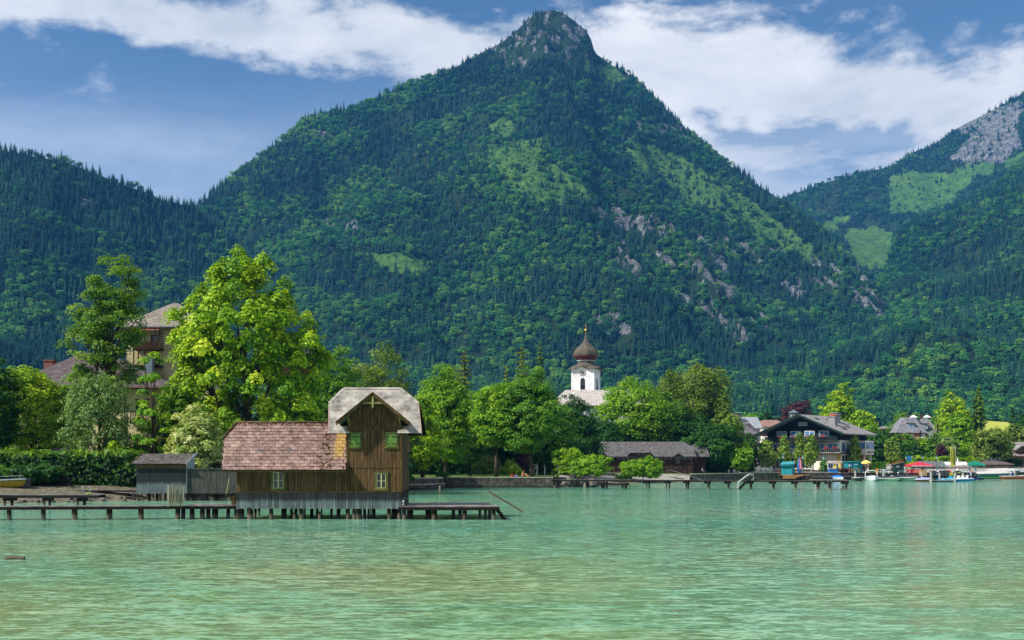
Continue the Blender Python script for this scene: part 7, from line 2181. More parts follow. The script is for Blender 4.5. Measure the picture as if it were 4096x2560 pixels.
# ---- the hotel, turned so that its gable looks up the lake and one long side shows
hc = (68.1, 270.0)
hz0 = 2.0
hotel = thing('hotel', 'large chalet hotel with black timber gable, flower balconies and pale ground floor', 'hotel', (hc[0], hc[1], hz0), R(-40))
def hb(x0, x1, y0, y1, z0, z1, name, mat, par=None):
    return MB().box(x0, x1, y0, y1, z0 - hz0, z1 - hz0).build(name, mat, par or hotel)
EV, AP = 10.4, 15.05
gsl_ = (AP - EV) / 11.2
hb(-9.2, 9.2, .6, 15.5, 2.0, 8.9, 'lower_wall', HWHITE)
MB().prism([(-9.2, 8.9 - hz0), (9.2, 8.9 - hz0), (9.2, EV + .7 - hz0), (0, AP - .35 - hz0), (-9.2, EV + .7 - hz0)], .5, 15.6).build('timber_gable', BLK, hotel)
for s in (-1, 1):
    q_ = [Vector((0, -2.2, AP - hz0)), Vector((s * 11.2, -2.2, EV - hz0)), Vector((s * 11.2, 17.2, EV - hz0)), Vector((0, 17.2, AP - hz0))]
    MB().slab(q_ if s > 0 else [q_[0], q_[3], q_[2], q_[1]], .28).build('roof', GREYROOF, hotel)
    MB().beam((0, -2.25, AP - hz0 - .1), (s * 11.25, -2.25, EV - hz0 - .1), .08, .34).build('barge_board', GREEN_D, hotel)
    fr_ = MB()
    for k in range(26):
        f = (k + .5) / 26
        fr_.prism([(s * 11.2 * f - .16, AP - hz0 - .25 - (AP - EV) * f), (s * 11.2 * f + .16, AP - hz0 - .25 - (AP - EV) * f), (s * 11.2 * f, AP - hz0 - .75 - (AP - EV) * f)], -2.24, -2.2)
    fr_.build('carved_fringe', BLK, hotel)
for (xx, yy_, w_, h_, cap) in ((3.5, 10.5, .9, 2.0, 0), (5.6, 4.6, .8, 1.7, 1)):
    zz = AP - gsl_ * xx
    MB().box(xx - w_, xx + w_, yy_ - w_, yy_ + w_, zz - .8 - hz0, zz + h_ - hz0).box(xx - w_ * 1.2, xx + w_ * 1.2, yy_ - w_ * 1.2, yy_ + w_ * 1.2, zz + h_ - hz0, zz + h_ + .15 - hz0).build('chimney', M('grey_chimney', ['#77777a', '#96969a'], 2, .85), hotel)
    if cap: MB().lathe((xx, yy_, zz + h_ + .15 - hz0), [(1.0, 0), (1.05, .25), (.8, .5), (.2, .62)], 12).build('chimney_cap', M('terracotta_cap', ['#8c4a33', '#b06848'], 2, .8), hotel)
sk_ = MB()
for (xx, yy_) in ((2.0, 2.0), (2.4, 8), (6.5, 9), (8, 4)):
    z1 = AP - gsl_ * xx - hz0
    sk_.slab([(xx, yy_, z1 + .12), (xx + 1.0, yy_, z1 + .12 - gsl_ * 1.0), (xx + 1.0, yy_ + 1.2, z1 + .12 - gsl_), (xx, yy_ + 1.2, z1 + .12)], .1)
sk_.build('roof_windows', BLK, hotel)
def hwin(xc, w_, z0, z1, y=.45, mul=1, par=None, frame=WFRAME, glass=SKYG):
    return sash_window(hotel, Matrix.Identity(4), xc - w_ / 2, xc + w_ / 2, z0 - hz0, z1 - hz0, y, frame, glass, mul, 0, .14, .1)
for xc in (-5.4, -1.9, 1.7, 5.3): hwin(xc, 2.5, 9.75, 11.15)
for xc in (-.75, 0, .75): hwin(xc, .72, 12.4, 13.25, mul=0)
for xc in (-6.5, -3.0, .6, 4.2, 7.4): hwin(xc, 2.4, 6.5, 8.2)
def balcony(z0, x0, x1, name='balcony', ret=True):
    b_ = hb(x0, x1, -.95, .5, z0 - .18, z0, name, BLK)
    n_ = int((x1 - x0) / .55)
    for k in range(n_ + 1):
        xx = x0 + (x1 - x0) * k / n_
        MB().box(xx - .25, xx + .25, -.98, -.93, z0 - hz0 + .08, z0 - hz0 + .92).build('railing_board', BLK, b_)
    MB().box(x0, x1, -1.02, -.88, z0 - hz0 + .95, z0 - hz0 + 1.06).build('handrail', GREEN_D, b_)
    for k in range(0, n_ + 1, 5):
        xx = x0 + (x1 - x0) * k / n_
        MB().box(xx - .08, xx + .08, -1.06, -.99, z0 - hz0 - .15, z0 - hz0 + 1.1).build('railing_post', GREEN_D, b_)
    return b_
balcony(8.75, -8.9, 8.9); balcony(5.95, -8.9, 9.6)
rgf = np.random.RandomState(5)
for (xx, zz) in ((-5, 9.85), (-1.5, 9.85), (2.1, 9.85), (5.6, 9.85), (3.8, 7.1), (6.6, 7.1), (8.6, 7.1), (-6, 7.1)):
    n_ = 90; P_ = np.stack([rgf.normal(xx, .35, n_), rgf.normal(-1.05, .12, n_), rgf.normal(zz - hz0 - .05, .16, n_)], -1)
    V, F = leaf_quads(rgf, P_, rgf.normal(size=(n_, 3)) + np.array([0, -1, .6]), .12, None)
    np_mesh('window_box_flowers', V, F, REDF, rgf.rand(n_), parent=hotel)
hb(-9.25, 9.3, .52, .6, 5.55, 5.75, 'string_course', M('yellow_stone_trim', ['#b89a52', '#cfb46c'], 1, .8))
hb(8.3, 9.3, .5, .62, 2.0, 5.5, 'corner_pier', M('yellow_stone_trim2', ['#b89a52', '#cfb46c'], 1, .8))
for (a, b_) in ((-8, -5), (-4.2, -1.2), (-.4, 2.6)): hwin((a + b_) / 2, b_ - a, 2.3, 4.9, mul=2, glass=GLASS)
# long side: windows, glazed ground floor, bay with the inn sign
def side_box(y0, y1, z0, z1, x0, x1, name, mat, par=None): return MB().box(x0, x1, y0, y1, z0 - hz0, z1 - hz0).build(name, mat, par or hotel)
side_box(1.2, 9.4, 2.2, 5.3, 9.2, 9.26, 'glazed_front', GLASS)
for k in range(6): side_box(1.2 + k * 1.6, 1.3 + k * 1.6, 2.2, 5.3, 9.24, 9.34, 'mullion', HWHITE)
for k in range(3): side_box(1.4 + k * 2.5, 2.9 + k * 2.5, 6.4, 8.3, 9.2, 9.28, 'side_window', SKYG)
bal2 = side_box(.4, 9.2, 5.75, 5.95, 9.2, 10.6, 'side_balcony', BLK)
for k in range(16): side_box(.45 + k * .55, .95 + k * .55, 6.0, 6.9, 10.55, 10.6, 'railing_board', BLK, bal2)
bay = side_box(9.6, 14.6, 5.6, 8.9, 9.2, 11.4, 'bay', HWHITE)
for k in range(4): side_box(9.9 + k * 1.15, 10.85 + k * 1.15, 6.95, 8.5, 11.4, 11.46, 'bay_window', SKYG, bay)
MB().box(9.3, 11.3, 9.56, 9.6, 6.95 - hz0, 8.5 - hz0).build('bay_window', SKYG, bay)
text_part('Seegasthof Lido', .66, BLACK, bay, (11.47, 12.1, 6.25 - hz0), (R(90), 0, R(90)), .01)
side_box(10.2, 10.6, 2.0, 5.6, 10.6, 11.0, 'bay_column', HWHITE); side_box(13.6, 14.0, 2.0, 5.6, 10.6, 11.0, 'bay_column', HWHITE)
side_box(9.5, 15.5, 2.0, 5.5, 9.2, 9.3, 'shaded_wall', M('rust_wall', ['#6b3a28', '#8a4f38'], 1, .9))
# ---- houses behind the hotel
def simple_house(name, label, x0p, x1p, d, depth, ywall, yridge, roofmat, wallmat, wins=(), axis='x', cat='house', hip=0.0, over=.6, zbase=None, wfr=None):
    x0, x1 = XW(x0p, d), XW(x1p, d); z0 = gz((x0 + x1) / 2, d) if zbase is None else zbase
    h_ = thing(name, label, cat, ((x0 + x1) / 2, d, z0)); I = inv(h_)
    ze = ZW(ywall, d)
    child(MB().box(x0, x1, d, d + depth, z0 - .3, ze), 'wall', wallmat, h_, I)
    if axis == 'x':
        zr_ = ZW(yridge, d + depth / 2)
        hip_roof(x0 - over, x1 + over, d - over, d + depth + over, ze, zr_, x0 - over + hip, x1 + over - hip, roofmat, 'roof', h_, I, .18)
        if hip < .5:
            for xx in (x0, x1): child(MB().add([(xx, d, ze), (xx, d + depth, ze), (xx, d + depth / 2, zr_ - .1)], [(0, 1, 2)]), 'gable', wallmat, h_, I)
    else:
        zr_ = ZW(yridge, d); xm = (x0 + x1) / 2
        child(MB().prism([(x0, ze), (x1, ze), (xm, zr_ - .15)], d, d + depth), 'gable', wallmat, h_, I)
        for s in (-1, 1):
            xe = x0 - over if s < 0 else x1 + over; zz = ze - over * (zr_ - ze) / ((x1 - x0) / 2)
            q_ = [Vector((xm, d - over, zr_)), Vector((xe, d - over, zz)), Vector((xe, d + depth, zz)), Vector((xm, d + depth, zr_))]
            child(MB().slab(q_ if s > 0 else [q_[0], q_[3], q_[2], q_[1]], .18), 'roof', roofmat, h_, I)
    for (a, b_, y0_, y1_) in wins:
        sash_window(h_, I, XW(a, d), XW(b_, d), ZW(y1_, d), ZW(y0_, d), d - .04, wfr or WFRAME, SKYG, 1, 0, .1, .08)
    return h_, I
TIN = M('ribbed_tin_roof', ['#73767c', '#8c9096', '#a0a4a9'], 1.0, .5, .4, (6, .3, 1))
h1, I1 = simple_house('tin_roofed_house', 'tall house with ribbed grey tin roof left of the hotel', 2948, 3040, 330, 12, 1712, 1668, TIN, M('lilac_grey_wall', ['#8f8a96', '#aaa5b0'], 1, .9), [(2985, 2996, 1725, 1745), (3010, 3022, 1725, 1745)])
child(MB().box(XW(2930, 332), XW(2946, 332), 332, 334, ZW(1680, 332), ZW(1650, 332)).box(XW(2949, 332), XW(2966, 332), 332, 334, ZW(1680, 332), ZW(1651, 332)), 'chimney', M('brown_chimney', ['#4a4444', '#665e5c'], 2, .8), h1, I1)
child(MB().box(XW(2946, 332), XW(2965, 332), 331.8, 334.2, ZW(1652, 332), ZW(1648, 332)), 'copper_cap', M('verdigris', ['#5f9a8a', '#7fb5a5'], 3, .6), h1, I1)
h2, I2 = simple_house('dark_roofed_house', 'lower house with steep dark hipped roof half hidden by the round tree', 2945, 3036, 310, 9, 1738, 1690, M('dark_slate', ['#4f4a52', '#655f67', '#756f76'], 1, .8, .3, (1, 1, 2)), M('pale_pink_wall', ['#a8969c', '#c0aeb4'], 1, .9), [(3035, 3042, 1745, 1765)], hip=5)
h3, I3 = simple_house('red_roofed_house', 'house with old reddish shingle roof behind the hotel gable', 3052, 3150, 345, 14, 1706, 1680, M('red_shingle', ['#6b4f47', '#8a6a60', '#9c7d72'], 1.4, .85, .4, (1, 1, 2)), HWHITE, [(3058, 3066, 1752, 1764), (3070, 3078, 1752, 1764)], hip=2)
ct = thing('roof_turret', 'small octagonal lookout turret above the hotel roof', 'turret', (XW(3174, 330), 330, ZW(1672, 330))); CTI = inv(ct)
zt0, zt1, zt2 = ZW(1675, 330), ZW(1652, 330), ZW(1641, 330)
cc_ = (XW(3174, 330), 330, 0)
child(MB().lathe(cc_, [(1.25, zt0 - 6), (1.25, zt1)], 8), 'drum', M('turret_glass', ['#5b6a70', '#8a9296'], 1.5, .4), ct, CTI)
child(MB().lathe(cc_, [(1.6, zt1), (1.65, zt1 + .1), (.2, zt2), (.05, zt2 + .1)], 8), 'turret_roof', M('lead_roof', ['#54646f', '#70808a'], 2, .5), ct, CTI)
child(MB().tube([(cc_[0], 330, zt2), (cc_[0], 330, zt2 + .7)], .03, 5), 'spike', STEEL, ct, CTI)
for k in range(8):
    a = k * math.pi / 4 + .39
    child(MB().box(cc_[0] + 1.27 * math.cos(a) - .08, cc_[0] + 1.27 * math.cos(a) + .08, 330 + 1.27 * math.sin(a) - .08, 330 + 1.27 * math.sin(a) + .08, zt0 - 1, zt1), 'turret_post', W_TRIM, ct, CTI)
simple_house('red_house', 'red-walled shop front behind the leftmost birch', 2995, 3024, 285, 8, 1800, 1790, GREYROOF, M('red_wall', ['#8c3a3a', '#b05552'], 1, .9), [(3002, 3010, 1815, 1835)])
# ---- slate house with mansard roofs
md = 345.0
mh = thing('slate_house', 'twin-roofed slate mansard house with white dormers among the trees', 'house', (XW(3660, md), md, gz(XW(3660, md), md))); MI = inv(mh)
ORW = wood('orange_boards', ['#6b3f22', '#8f5a30', '#a8713f'], vary=.3)
def mansard(x0, x1, t0, t1, d, dep, yb, yt, name='mansard_roof'):
    a = [(XW(x0, d), d, ZW(yb, d)), (XW(x1, d), d, ZW(yb, d)), (XW(x1, d), d + dep, ZW(yb, d)), (XW(x0, d), d + dep, ZW(yb, d))]
    e = dep * .32
    b_ = [(XW(t0, d), d + e, ZW(yt, d + e)), (XW(t1, d), d + e, ZW(yt, d + e)), (XW(t1, d), d + dep - e, ZW(yt, d + e)), (XW(t0, d), d + dep - e, ZW(yt, d + e))]
    return child(MB().add(a + b_, [(0, 1, 5, 4), (1, 2, 6, 5), (2, 3, 7, 6), (3, 0, 4, 7), (4, 5, 6, 7), (3, 2, 1, 0)]), name, SLATE_G, mh, MI)
mansard(3582, 3710, 3632, 3674, md, 10, 1731, 1670); mansard(3672, 3768, 3688, 3726, md + 3, 9, 1736, 1675)
child(MB().box(XW(3590, md), XW(3704, md), md + .6, md + 9, 1.5, ZW(1731, md)), 'wall', ORW, mh, MI); child(MB().box(XW(3690, md), XW(3764, md), md + 3.6, md + 11, 1.5, ZW(1736, md + 3)), 'wall', ORW, mh, MI)
for (a, b_, y0, y1, dd_, s) in ((3634, 3657, 1692, 1718, md + 1.0, 0), (3698, 3711, 1694, 1716, md + 3.2, 1), (3749, 3760, 1700, 1718, md + 4.2, 1)):
    xa_, xb_4 = XW(a, dd_), XW(b_, dd_)
    dm_ = child(MB().box(xa_ - .12, xb_4 + .12, dd_, dd_ + 2.4, ZW(y1, dd_), ZW(y0, dd_)), 'dormer', SLATE_G, mh, MI)
    sash_window(mh, MI, xa_, xb_4, ZW(y1, dd_), ZW(y0 + 1.5, dd_), dd_ - .05, WFRAME, SKYG, 2 if s == 0 else 1, 2, .1, .08)
    child(MB().slab([(xa_ - .35, dd_ - .4, ZW(y0, dd_)), (xb_4 + .35, dd_ - .4, ZW(y0, dd_)), (xb_4 + .35, dd_ + 2.6, ZW(y0 - 2, dd_)), (xa_ - .35, dd_ + 2.6, ZW(y0 - 2, dd_))], .12), 'dormer_roof', BLK, mh, MI)
for (a, dd_) in ((3653, md + 5), (3707, md + 7)):
    child(MB().lathe((XW(a, dd_), dd_, ZW(1672, dd_)), [(1.4, 0), (1.4, .25), (.9, .5), (.1, .95)], 4, rot=R(45)), 'skylight', WFRAME, mh, MI)
    for o_ in (-15, 15): child(MB().box(XW(a + o_ - 4, dd_), XW(a + o_ + 4, dd_), dd_ + .3, dd_ + 1.2, ZW(1676, dd_), ZW(1659, dd_)), 'chimney', M('brick_stack', ['#3d2622', '#573830'], 2, .9), mh, MI)
for (a, b_) in ((3643, 3656), (3683, 3702), (3718, 3732)): sash_window(mh, MI, XW(a, md), XW(b_, md), ZW(1756, md), ZW(1736, md), md + .5, WFRAME, SKYG, 2, 0, .1, .08)
child(MB().tube([(XW(3655, md), md - .8, ZW(1749, md)), (XW(3770, md), md - .8, ZW(1749, md))], .05, 6).tube([(XW(3655, md), md - .8, ZW(1755, md)), (XW(3770, md), md - .8, ZW(1755, md))], .04, 6).box(XW(3655, md), XW(3770, md), md - .9, md + .5, ZW(1760, md), ZW(1758, md)), 'balcony_rail', WFRAME, mh, MI)
for a in (3681, 3748, 3766): child(MB().tube([(XW(a, md), md - .4, ZW(1755, md)), (XW(a, md), md - .4, ZW(1722 if a == 3681 else 1694, md))], .18, 8), 'flue_pipe', BLACK, mh, MI)
simple_house('orange_house', 'small orange house between the hotel and the slate house', 3545, 3582, 380, 8, 1712, 1706, GREYROOF, M('orange_wall', ['#b86f30', '#d08c48'], 1, .9), [(3556, 3566, 1716, 1726)])
# ---- meadow at the right edge
mdw = []
for i, u in enumerate(np.linspace(3780, 4500, 13)):
    for j, d in enumerate(np.linspace(372, 620, 7)):
        mdw.append((XW(u, d), d, ZW(1752, 372) + (ZW(1688, 620) - ZW(1752, 372)) * (j / 6) ** 1.05 + math.sin(i * .8) * .8))
mmw = M('mown_meadow', ['#8f9a34', '#a8ac44', '#b7b552'], .12, .95, coord='World', stretch=(.3, 2, 1))
mo_ = MB().add(mdw, [(i * 7 + j, (i + 1) * 7 + j, (i + 1) * 7 + j + 1, i * 7 + j + 1) for i in range(12) for j in range(6)]).build('meadow', mmw, smooth=True); tag(mo_, 'mown yellow-green meadow below the forest on the right', 'meadow', kind='structure')
# ---- wooden sheds on the right shore
WSH = wood('larch_boards', ['#4a3524', '#6b4f36', '#866748'], vary=.3)
DRF = M('dark_felt_roof', ['#4a4340', '#5d5552', '#6b6360'], 1.5, .9, .3, (1, 1, 2))
simple_house('wooden_boat_shed', 'wooden boat shed with dark hipped roof and four roof vents', 3912, 4046, 300, 9, 1857, 1832, DRF, WSH, hip=6.0)
for k in range(4):
    vv = MB().add([(-.35, 0, 0), (.35, 0, 0), (.35, .5, .3), (-.35, .5, .3), (0, .1, .45)], [(0, 1, 4), (1, 2, 4), (2, 3, 4), (3, 0, 4), (3, 2, 1, 0)]).build('roof_vent', STEEL)
    vv.location = (XW(3946 + k * 17, 303), 302.6, ZW(1838, 303)); tag(vv, 'small metal vent on the dark boat shed roof', 'vent', 'vents on the boat shed roof')
h5, I5 = simple_house('wooden_house', 'brown wooden house with broad shingle roof at the right edge', 4040, 4200, 318, 12, 1822, 1768, M('brown_grey_shingle', ['#77696a', '#917f7e', '#a3918e'], 1.2, .85, .4, (1, 1, 2)), WSH, over=1.6)
ddr = 318.0
child(MB().prism([(XW(4054, ddr), ZW(1806, ddr)), (XW(4130, ddr), ZW(1806, ddr)), (XW(4130, ddr), ZW(1784, ddr)), (XW(4074, ddr), ZW(1784, ddr))], ddr - 1, ddr + 5), 'dormer_front', WSH, h5, I5)
child(MB().slab([(XW(4050, ddr), ddr - 1.8, ZW(1800, ddr)), (XW(4076, ddr), ddr - 1.8, ZW(1782, ddr)), (XW(4084, ddr), ddr + 4, ZW(1772, ddr)), (XW(4056, ddr), ddr + 4, ZW(1795, ddr))], .2).slab([(XW(4074, ddr), ddr - 1.8, ZW(1783, ddr)), (XW(4140, ddr), ddr - 1.8, ZW(1783, ddr)), (XW(4140, ddr), ddr + 5, ZW(1770, ddr)), (XW(4082, ddr), ddr + 4, ZW(1771, ddr))], .2), 'dormer_roof', GREYROOF, h5, I5)
for a in (4074, 4088): sash_window(h5, I5, XW(a, ddr), XW(a + 10, ddr), ZW(1803, ddr), ZW(1790, ddr), ddr - 1.05, W_TRIM, GLASS, 1, 0, .1, .08)
simple_house('low_grey_roof_shed', 'low shed with long grey felt roof behind the red pavilion', 3696, 3772, 296, 6, 1866, 1844, M('grey_felt', ['#55565a', '#6b6c70'], 2, .9), WSH)
simple_house('pink_roof_shed', 'low shed with pinkish roof behind the white boat tent', 3783, 3876, 299, 6, 1868, 1846, M('pink_felt', ['#7d6864', '#97807b'], 2, .9), WSH)
# ---- hedges on the promenade
hedge('box_hedge', 'square-cut box hedge beside the yellow parasol', XW(3482, 256), XW(3538, 256), 255, 256.6, 1.5, ZW(1849, 256) - 1.5, 'mid', .16, 1.0, .04, group=None)
hedge('flowering_hedge', 'long low hedge above the sheds on the right', XW(3635, 305), XW(3930, 305), 304, 306.5, 2.4, ZW(1832, 305) - 2.4, 'lime', .28, .8, .3)
hedge('dark_hedge', 'dark clipped hedge beside the wooden house', XW(4040, 306), XW(4086, 306), 305, 308, 2.4, ZW(1836, 305) - 2.4, 'dark', .28, .9, .12)
shrub('ivy-green column bush by the promenade lamp', 3297, 1880, 1838, 32, 257, 'mid', style='round', trunk=.02)
shrub('rounded clipped bush left above the red pavilion', 3662, 1840, 1820, 44, 303.4, 'lime')
shrub('rounded clipped bush beside the yellow banner', 3780, 1840, 1823, 74, 303.2, 'bright')
shrub('dark bush at the left end of the promenade railing', 2990, 1892, 1840, 70, 247.5, 'dark')
shrub('tall dark bush closing the promenade at the quay', 2925, 1893, 1810, 110, 247, 'dark')
shrub('bright bush in the dark thicket before the promenade', 2975, 1893, 1800, 60, 244.8, 'bright')
for cx_, top_, w_, d_, lf_, lb_ in ((3410, 1700, 110, 345, 'mid', 'green tree behind the hotel right corner'), (3560, 1712, 80, 352, 'bright', 'leafy tree left of the slate house eaves'), (3650, 1765, 120, 330, 'bright', 'bright tree below the front dormer'), (3725, 1770, 110, 328, 'mid', 'mid-green tree below the twin roofs'),
                                (3880, 1700, 130, 350, 'mid', 'leafy tree right of the creamy lime tree'), (3900, 1760, 120, 315, 'bright', 'bright tree left of the soft willow'), (4020, 1760, 130, 322, 'mid', 'bushy tree left of the wooden house'), (4110, 1640, 120, 420, 'dark', 'dark tree at the right picture edge behind the olive tree'),
                                (3120, 1690, 90, 400, 'mid', 'tree behind the red-roofed house'), (3060, 1640, 80, 430, 'dark', 'dark tree behind the tin roof'), (2870, 1600, 170, 300, 'mid', 'full green tree behind the slender birch'), (3240, 1640, 110, 440, 'dark', 'dark tree right of the copper beech'), (2990, 1650, 90, 420, 'bright', 'bright tree behind the tin-roofed house')):
    tree(lb_, cx_, 1850, top_, w_, d_, lf_, trunk=.1)
# ---- lamps
LAMPG = M('lamp_green', ['#0d4038', '#1a6a5c'], 4, .45)
lamp_parts = [(MB().lathe((0, 0, 0), [(.16, 0), (.16, .3), (.08, .4), (.055, .8), (.045, 2.4), (.1, 2.45), (.04, 2.55)], 10), 'lamp_post', LAMPG), (MB().lathe((0, 0, 2.55), [(.12, 0), (.24, .48), (.24, .5)], 6), 'lantern_glass', M('lantern_glass', ['#8fa8a0', '#b8ccc4'], 3, .2)), (MB().lathe((0, 0, 3.05), [(.3, 0), (.26, .1), (.1, .28), (.05, .32), (.04, .45)], 6), 'lantern_cap', LAMPG)]
lamp_src = None
for (px_, yb, yt, d_, lab) in ((3044.7, 1873, 1813, 262, 'green street lamp beside the leftmost birch'), (3132.7, 1873, 1813, 262, 'green street lamp above the turquoise kiosk'), (3212, 1873, 1816, 258, 'green street lamp right of the folded ad umbrella'), (3295, 1880, 1818, 256, 'green street lamp in front of the ivy column'), (3478, 1870, 1822, 270, 'green street lamp behind the yellow parasol'),
                              (3625, 1868, 1820, 285, 'green street lamp carrying a blue flag'), (3656, 1866, 1821, 288, 'green street lamp left above the red pavilion'), (3691, 1866, 1820, 288, 'green street lamp right above the red pavilion'), (3747, 1862, 1820, 288, 'green street lamp by the low grey shed')):
    L_ = thing('street_lamp', lab, 'street lamp', (XW(px_, d_), d_, gz(XW(px_, d_), d_)), group='green promenade lamps')
    s_ = (ZW(yt, d_) - L_.location.z) / 3.5; L_.scale = (1.15, 1.15, s_)
    if lamp_src is None:
        lamp_src = [mb.build(nm_, mt_, L_) for mb, nm_, mt_ in lamp_parts]
    else:
        for o_ in lamp_src:
            c_ = o_.copy(); COL.objects.link(c_); c_.parent = L_
bf = MB().box(-.02, 1.05, -.02, .02, 0, 1.35).build('blue_flag', M('flag_blue', ['#1a5f9a', '#2f7ab5'], 2, .7)); bf.location = (XW(3627, 285), 284.8, ZW(1845, 285)); tag(bf, 'blue flag hanging from the lamp left of the pavilion', 'flag')
# ---- kiosks
k1 = thing('turquoise_kiosk', 'turquoise wooden kiosk on the bathing platform', 'kiosk', (XW(3150, 243), 242.6, 1.15), R(-28))
MB().box(-1.15, 1.15, -.9, .9, 0, 2.25).build('body', TEAL, k1)
for k in range(9): MB().box(-1.15 + k * .256, -1.15 + k * .256 + .02, -.92, -.9, 0, 2.25).build('board_joint', TEALR, k1)
MB().slab([(-1.35, -1.3, 2.25), (1.35, -1.3, 2.25), (1.35, 1.2, 2.8), (-1.35, 1.2, 2.8)], .09).build('roof', TEALR, k1)
MB().slab([(-1.3, -1.5, 2.0), (.9, -1.5, 2.0), (.9, -.9, 2.2), (-1.3, -.9, 2.2)], .05).build('awning', TEALR, k1)
plf = thing('bathing_platform', 'light timber platform below the turquoise kiosk', 'platform', (XW(3190, 242.3), 242.3, 0)); PFI = inv(plf)
LTIM = wood('light_timber', ['#7a5836', '#9d7648', '#b58f60'], vary=.4)
for k in range(3): child(MB().box(XW(3130, 241), XW(3182 + k * 14, 241), 240.6, 240.8, .35 + .27 * k, .58 + .27 * k), 'fascia_board', LTIM, plf, PFI)
child(MB().box(XW(3130, 241), XW(3244, 241), 240.7, 245, 1.05, 1.15), 'deck', LTIM, plf, PFI)
for px_ in (3152, 3176, 3215, 3240): pile(plf, PFI, px_ - 2.5, px_ + 2.5, 241, 1.05)
k2 = thing('round_kiosk', 'turquoise bowed kiosk with price board and counter', 'kiosk', (XW(3411, 254), 254, 1.5))
n_ = 14; pts_ = [(-1.95 + .3, 1.2)] + [(2.45 * math.sin(a), -1.15 * math.cos(a)) for a in np.linspace(-.95, .95, n_)] + [(1.7, 1.2)]
mb = MB(); m_ = len(pts_); mb.add([(x, y, 0) for x, y in pts_] + [(x, y, 2.35) for x, y in pts_], [tuple(range(m_ - 1, -1, -1)), tuple(range(m_, 2 * m_))] + [(i, (i + 1) % m_, (i + 1) % m_ + m_, i + m_) for i in range(m_)]); mb.build('body', TEAL, k2)
mb = MB(); mb.add([(x * 1.14, y * 1.2, 2.35) for x, y in pts_] + [(x * 1.14, y * 1.2, 2.5) for x, y in pts_], [tuple(range(m_ - 1, -1, -1)), tuple(range(m_, 2 * m_))] + [(i, (i + 1) % m_, (i + 1) % m_ + m_, i + m_) for i in range(m_)]); mb.build('roof', TEALR, k2)
MB().box(-1.3, -.45, -1.24, -1.18, 1.2, 1.95).build('notice_board', DARKP, k2); MB().box(-1.22, -.95, -1.27, -1.245, 1.3, 1.85).build('price_list', WFRAME, k2); MB().box(-.85, -.55, -1.27, -1.245, 1.3, 1.85).build('blue_poster', M('poster_blue', ['#2a6fc0', '#59a0e0'], 3, .5), k2)
MB().box(.0, .75, -1.25, -1.2, 1.75, 1.9).build('name_plate', M('pale_plate', ['#a9bfc0', '#c5d5d5'], 3, .5), k2)
MB().box(-.9, 1.1, -1.9, -1.5, .85, .95).box(-.8, -.7, -1.8, -1.6, 0, .85).box(.9, 1.0, -1.8, -1.6, 0, .85).build('counter', LTIM, k2)
k3 = thing('blue_stand', 'blue stand with swept roof carrying a black sign and yellow disc', 'kiosk', (XW(3334, 251), 251, 1.5))
BLUEP = M('blue_panel', ['#1f5aa0', '#2f70b8'], 2, .6)
MB().box(-.8, 1.0, 0, 1.6, 0, 2.0).build('body', BLUEP, k3)
MB().slab([(-1.4, -.4, 2.05), (2.1, -.4, 2.35), (2.1, 1.9, 2.55), (-1.4, 1.9, 2.2)], .1).build('roof', GREYROOF, k3)
MB().box(-1.35, .65, -.12, -.02, .85, 1.95).build('sign_board', WFRAME, k3)
MB().box(-1.1, -.25, -.15, -.12, .98, 1.83).add([(-1.32, -.15, 1.4), (-1.12, -.15, 1.62), (-1.12, -.15, 1.18)], [(0, 1, 2)]).build('black_sign', M('navy_sign', ['#16203a', '#22305a'], 3, .5), k3)
text_part('?', .7, WFRAME, k3, (-.66, -.17, 1.42), (R(90), 0, 0))
disc(MB(), (.28, -.16, 1.4), .4, .03).build('yellow_disc', M('yellow_disc', ['#e0c81e', '#f0da3a'], 3, .6), k3)
k4 = thing('dark_green_kiosk', 'dark green slanted booth left of the red pavilion', 'kiosk', (XW(3593, 254), 254, 1.5))
MB().prism([(-.95, 0), (.95, 0), (1.0, 2.2), (-.95, 1.75)], -.8, .9).build('body', GREEN_D, k4); MB().slab([(-1.15, -1.0, 1.75), (1.15, -1.0, 2.25), (1.15, 1.1, 2.3), (-1.15, 1.1, 1.8)], .08).build('roof', GREEN_D, k4)
MB().box(-.75, -.05, -.84, -.8, 1.2, 1.55).build('panel', M('pale_panel', ['#8fa5ac', '#b0c2c8'], 3, .5), k4)
# ---- umbrellas
def parasol(name, label, px, d, ytop, yrim, w_px, mat, n=8, square=False, closed=False, ybase=None, zg=None):
    z0 = zg if zg is not None else gz(XW(px, d), d)
    t_ = thing(name, label, 'parasol', (XW(px, d), d, z0)); r_ = w_px * d / FOC / 2
    zt_, zr_ = ZW(ytop, d) - z0, ZW(yrim, d) - z0
    MB().tube([(0, 0, 0), (0, 0, zt_)], .035, 7).build('pole', STEEL, t_)
    if closed:
        MB().lathe((0, 0, 0), [(.05, zr_), (r_, zr_ + .12), (r_ * .9, zr_ + (zt_ - zr_) * .5), (.05, zt_)], 9).build('canopy', mat, t_)
    else:
        rot_ = R(45) if square else 0
        c_ = MB().lathe((0, 0, 0), [(r_ * (1.25 if square else 1), zr_), (r_ * (1.25 if square else 1), zr_ + .06), (r_ * .62, zr_ + (zt_ - zr_) * .62), (.05, zt_)], 4 if square else n, rot=rot_).build('canopy', mat, t_)
        MB().lathe((0, 0, 0), [(r_ * (1.25 if square else 1) * 1.0, zr_ - .18), (r_ * (1.25 if square else 1) * 1.003, zr_ + .02)], 4 if square else n, rot=rot_).build('valance', mat, t_)
    MB().lathe((0, 0, 0), [(.3, 0), (.3, .08), (.06, .12)], 10).build('foot', STEEL, t_)
    return t_
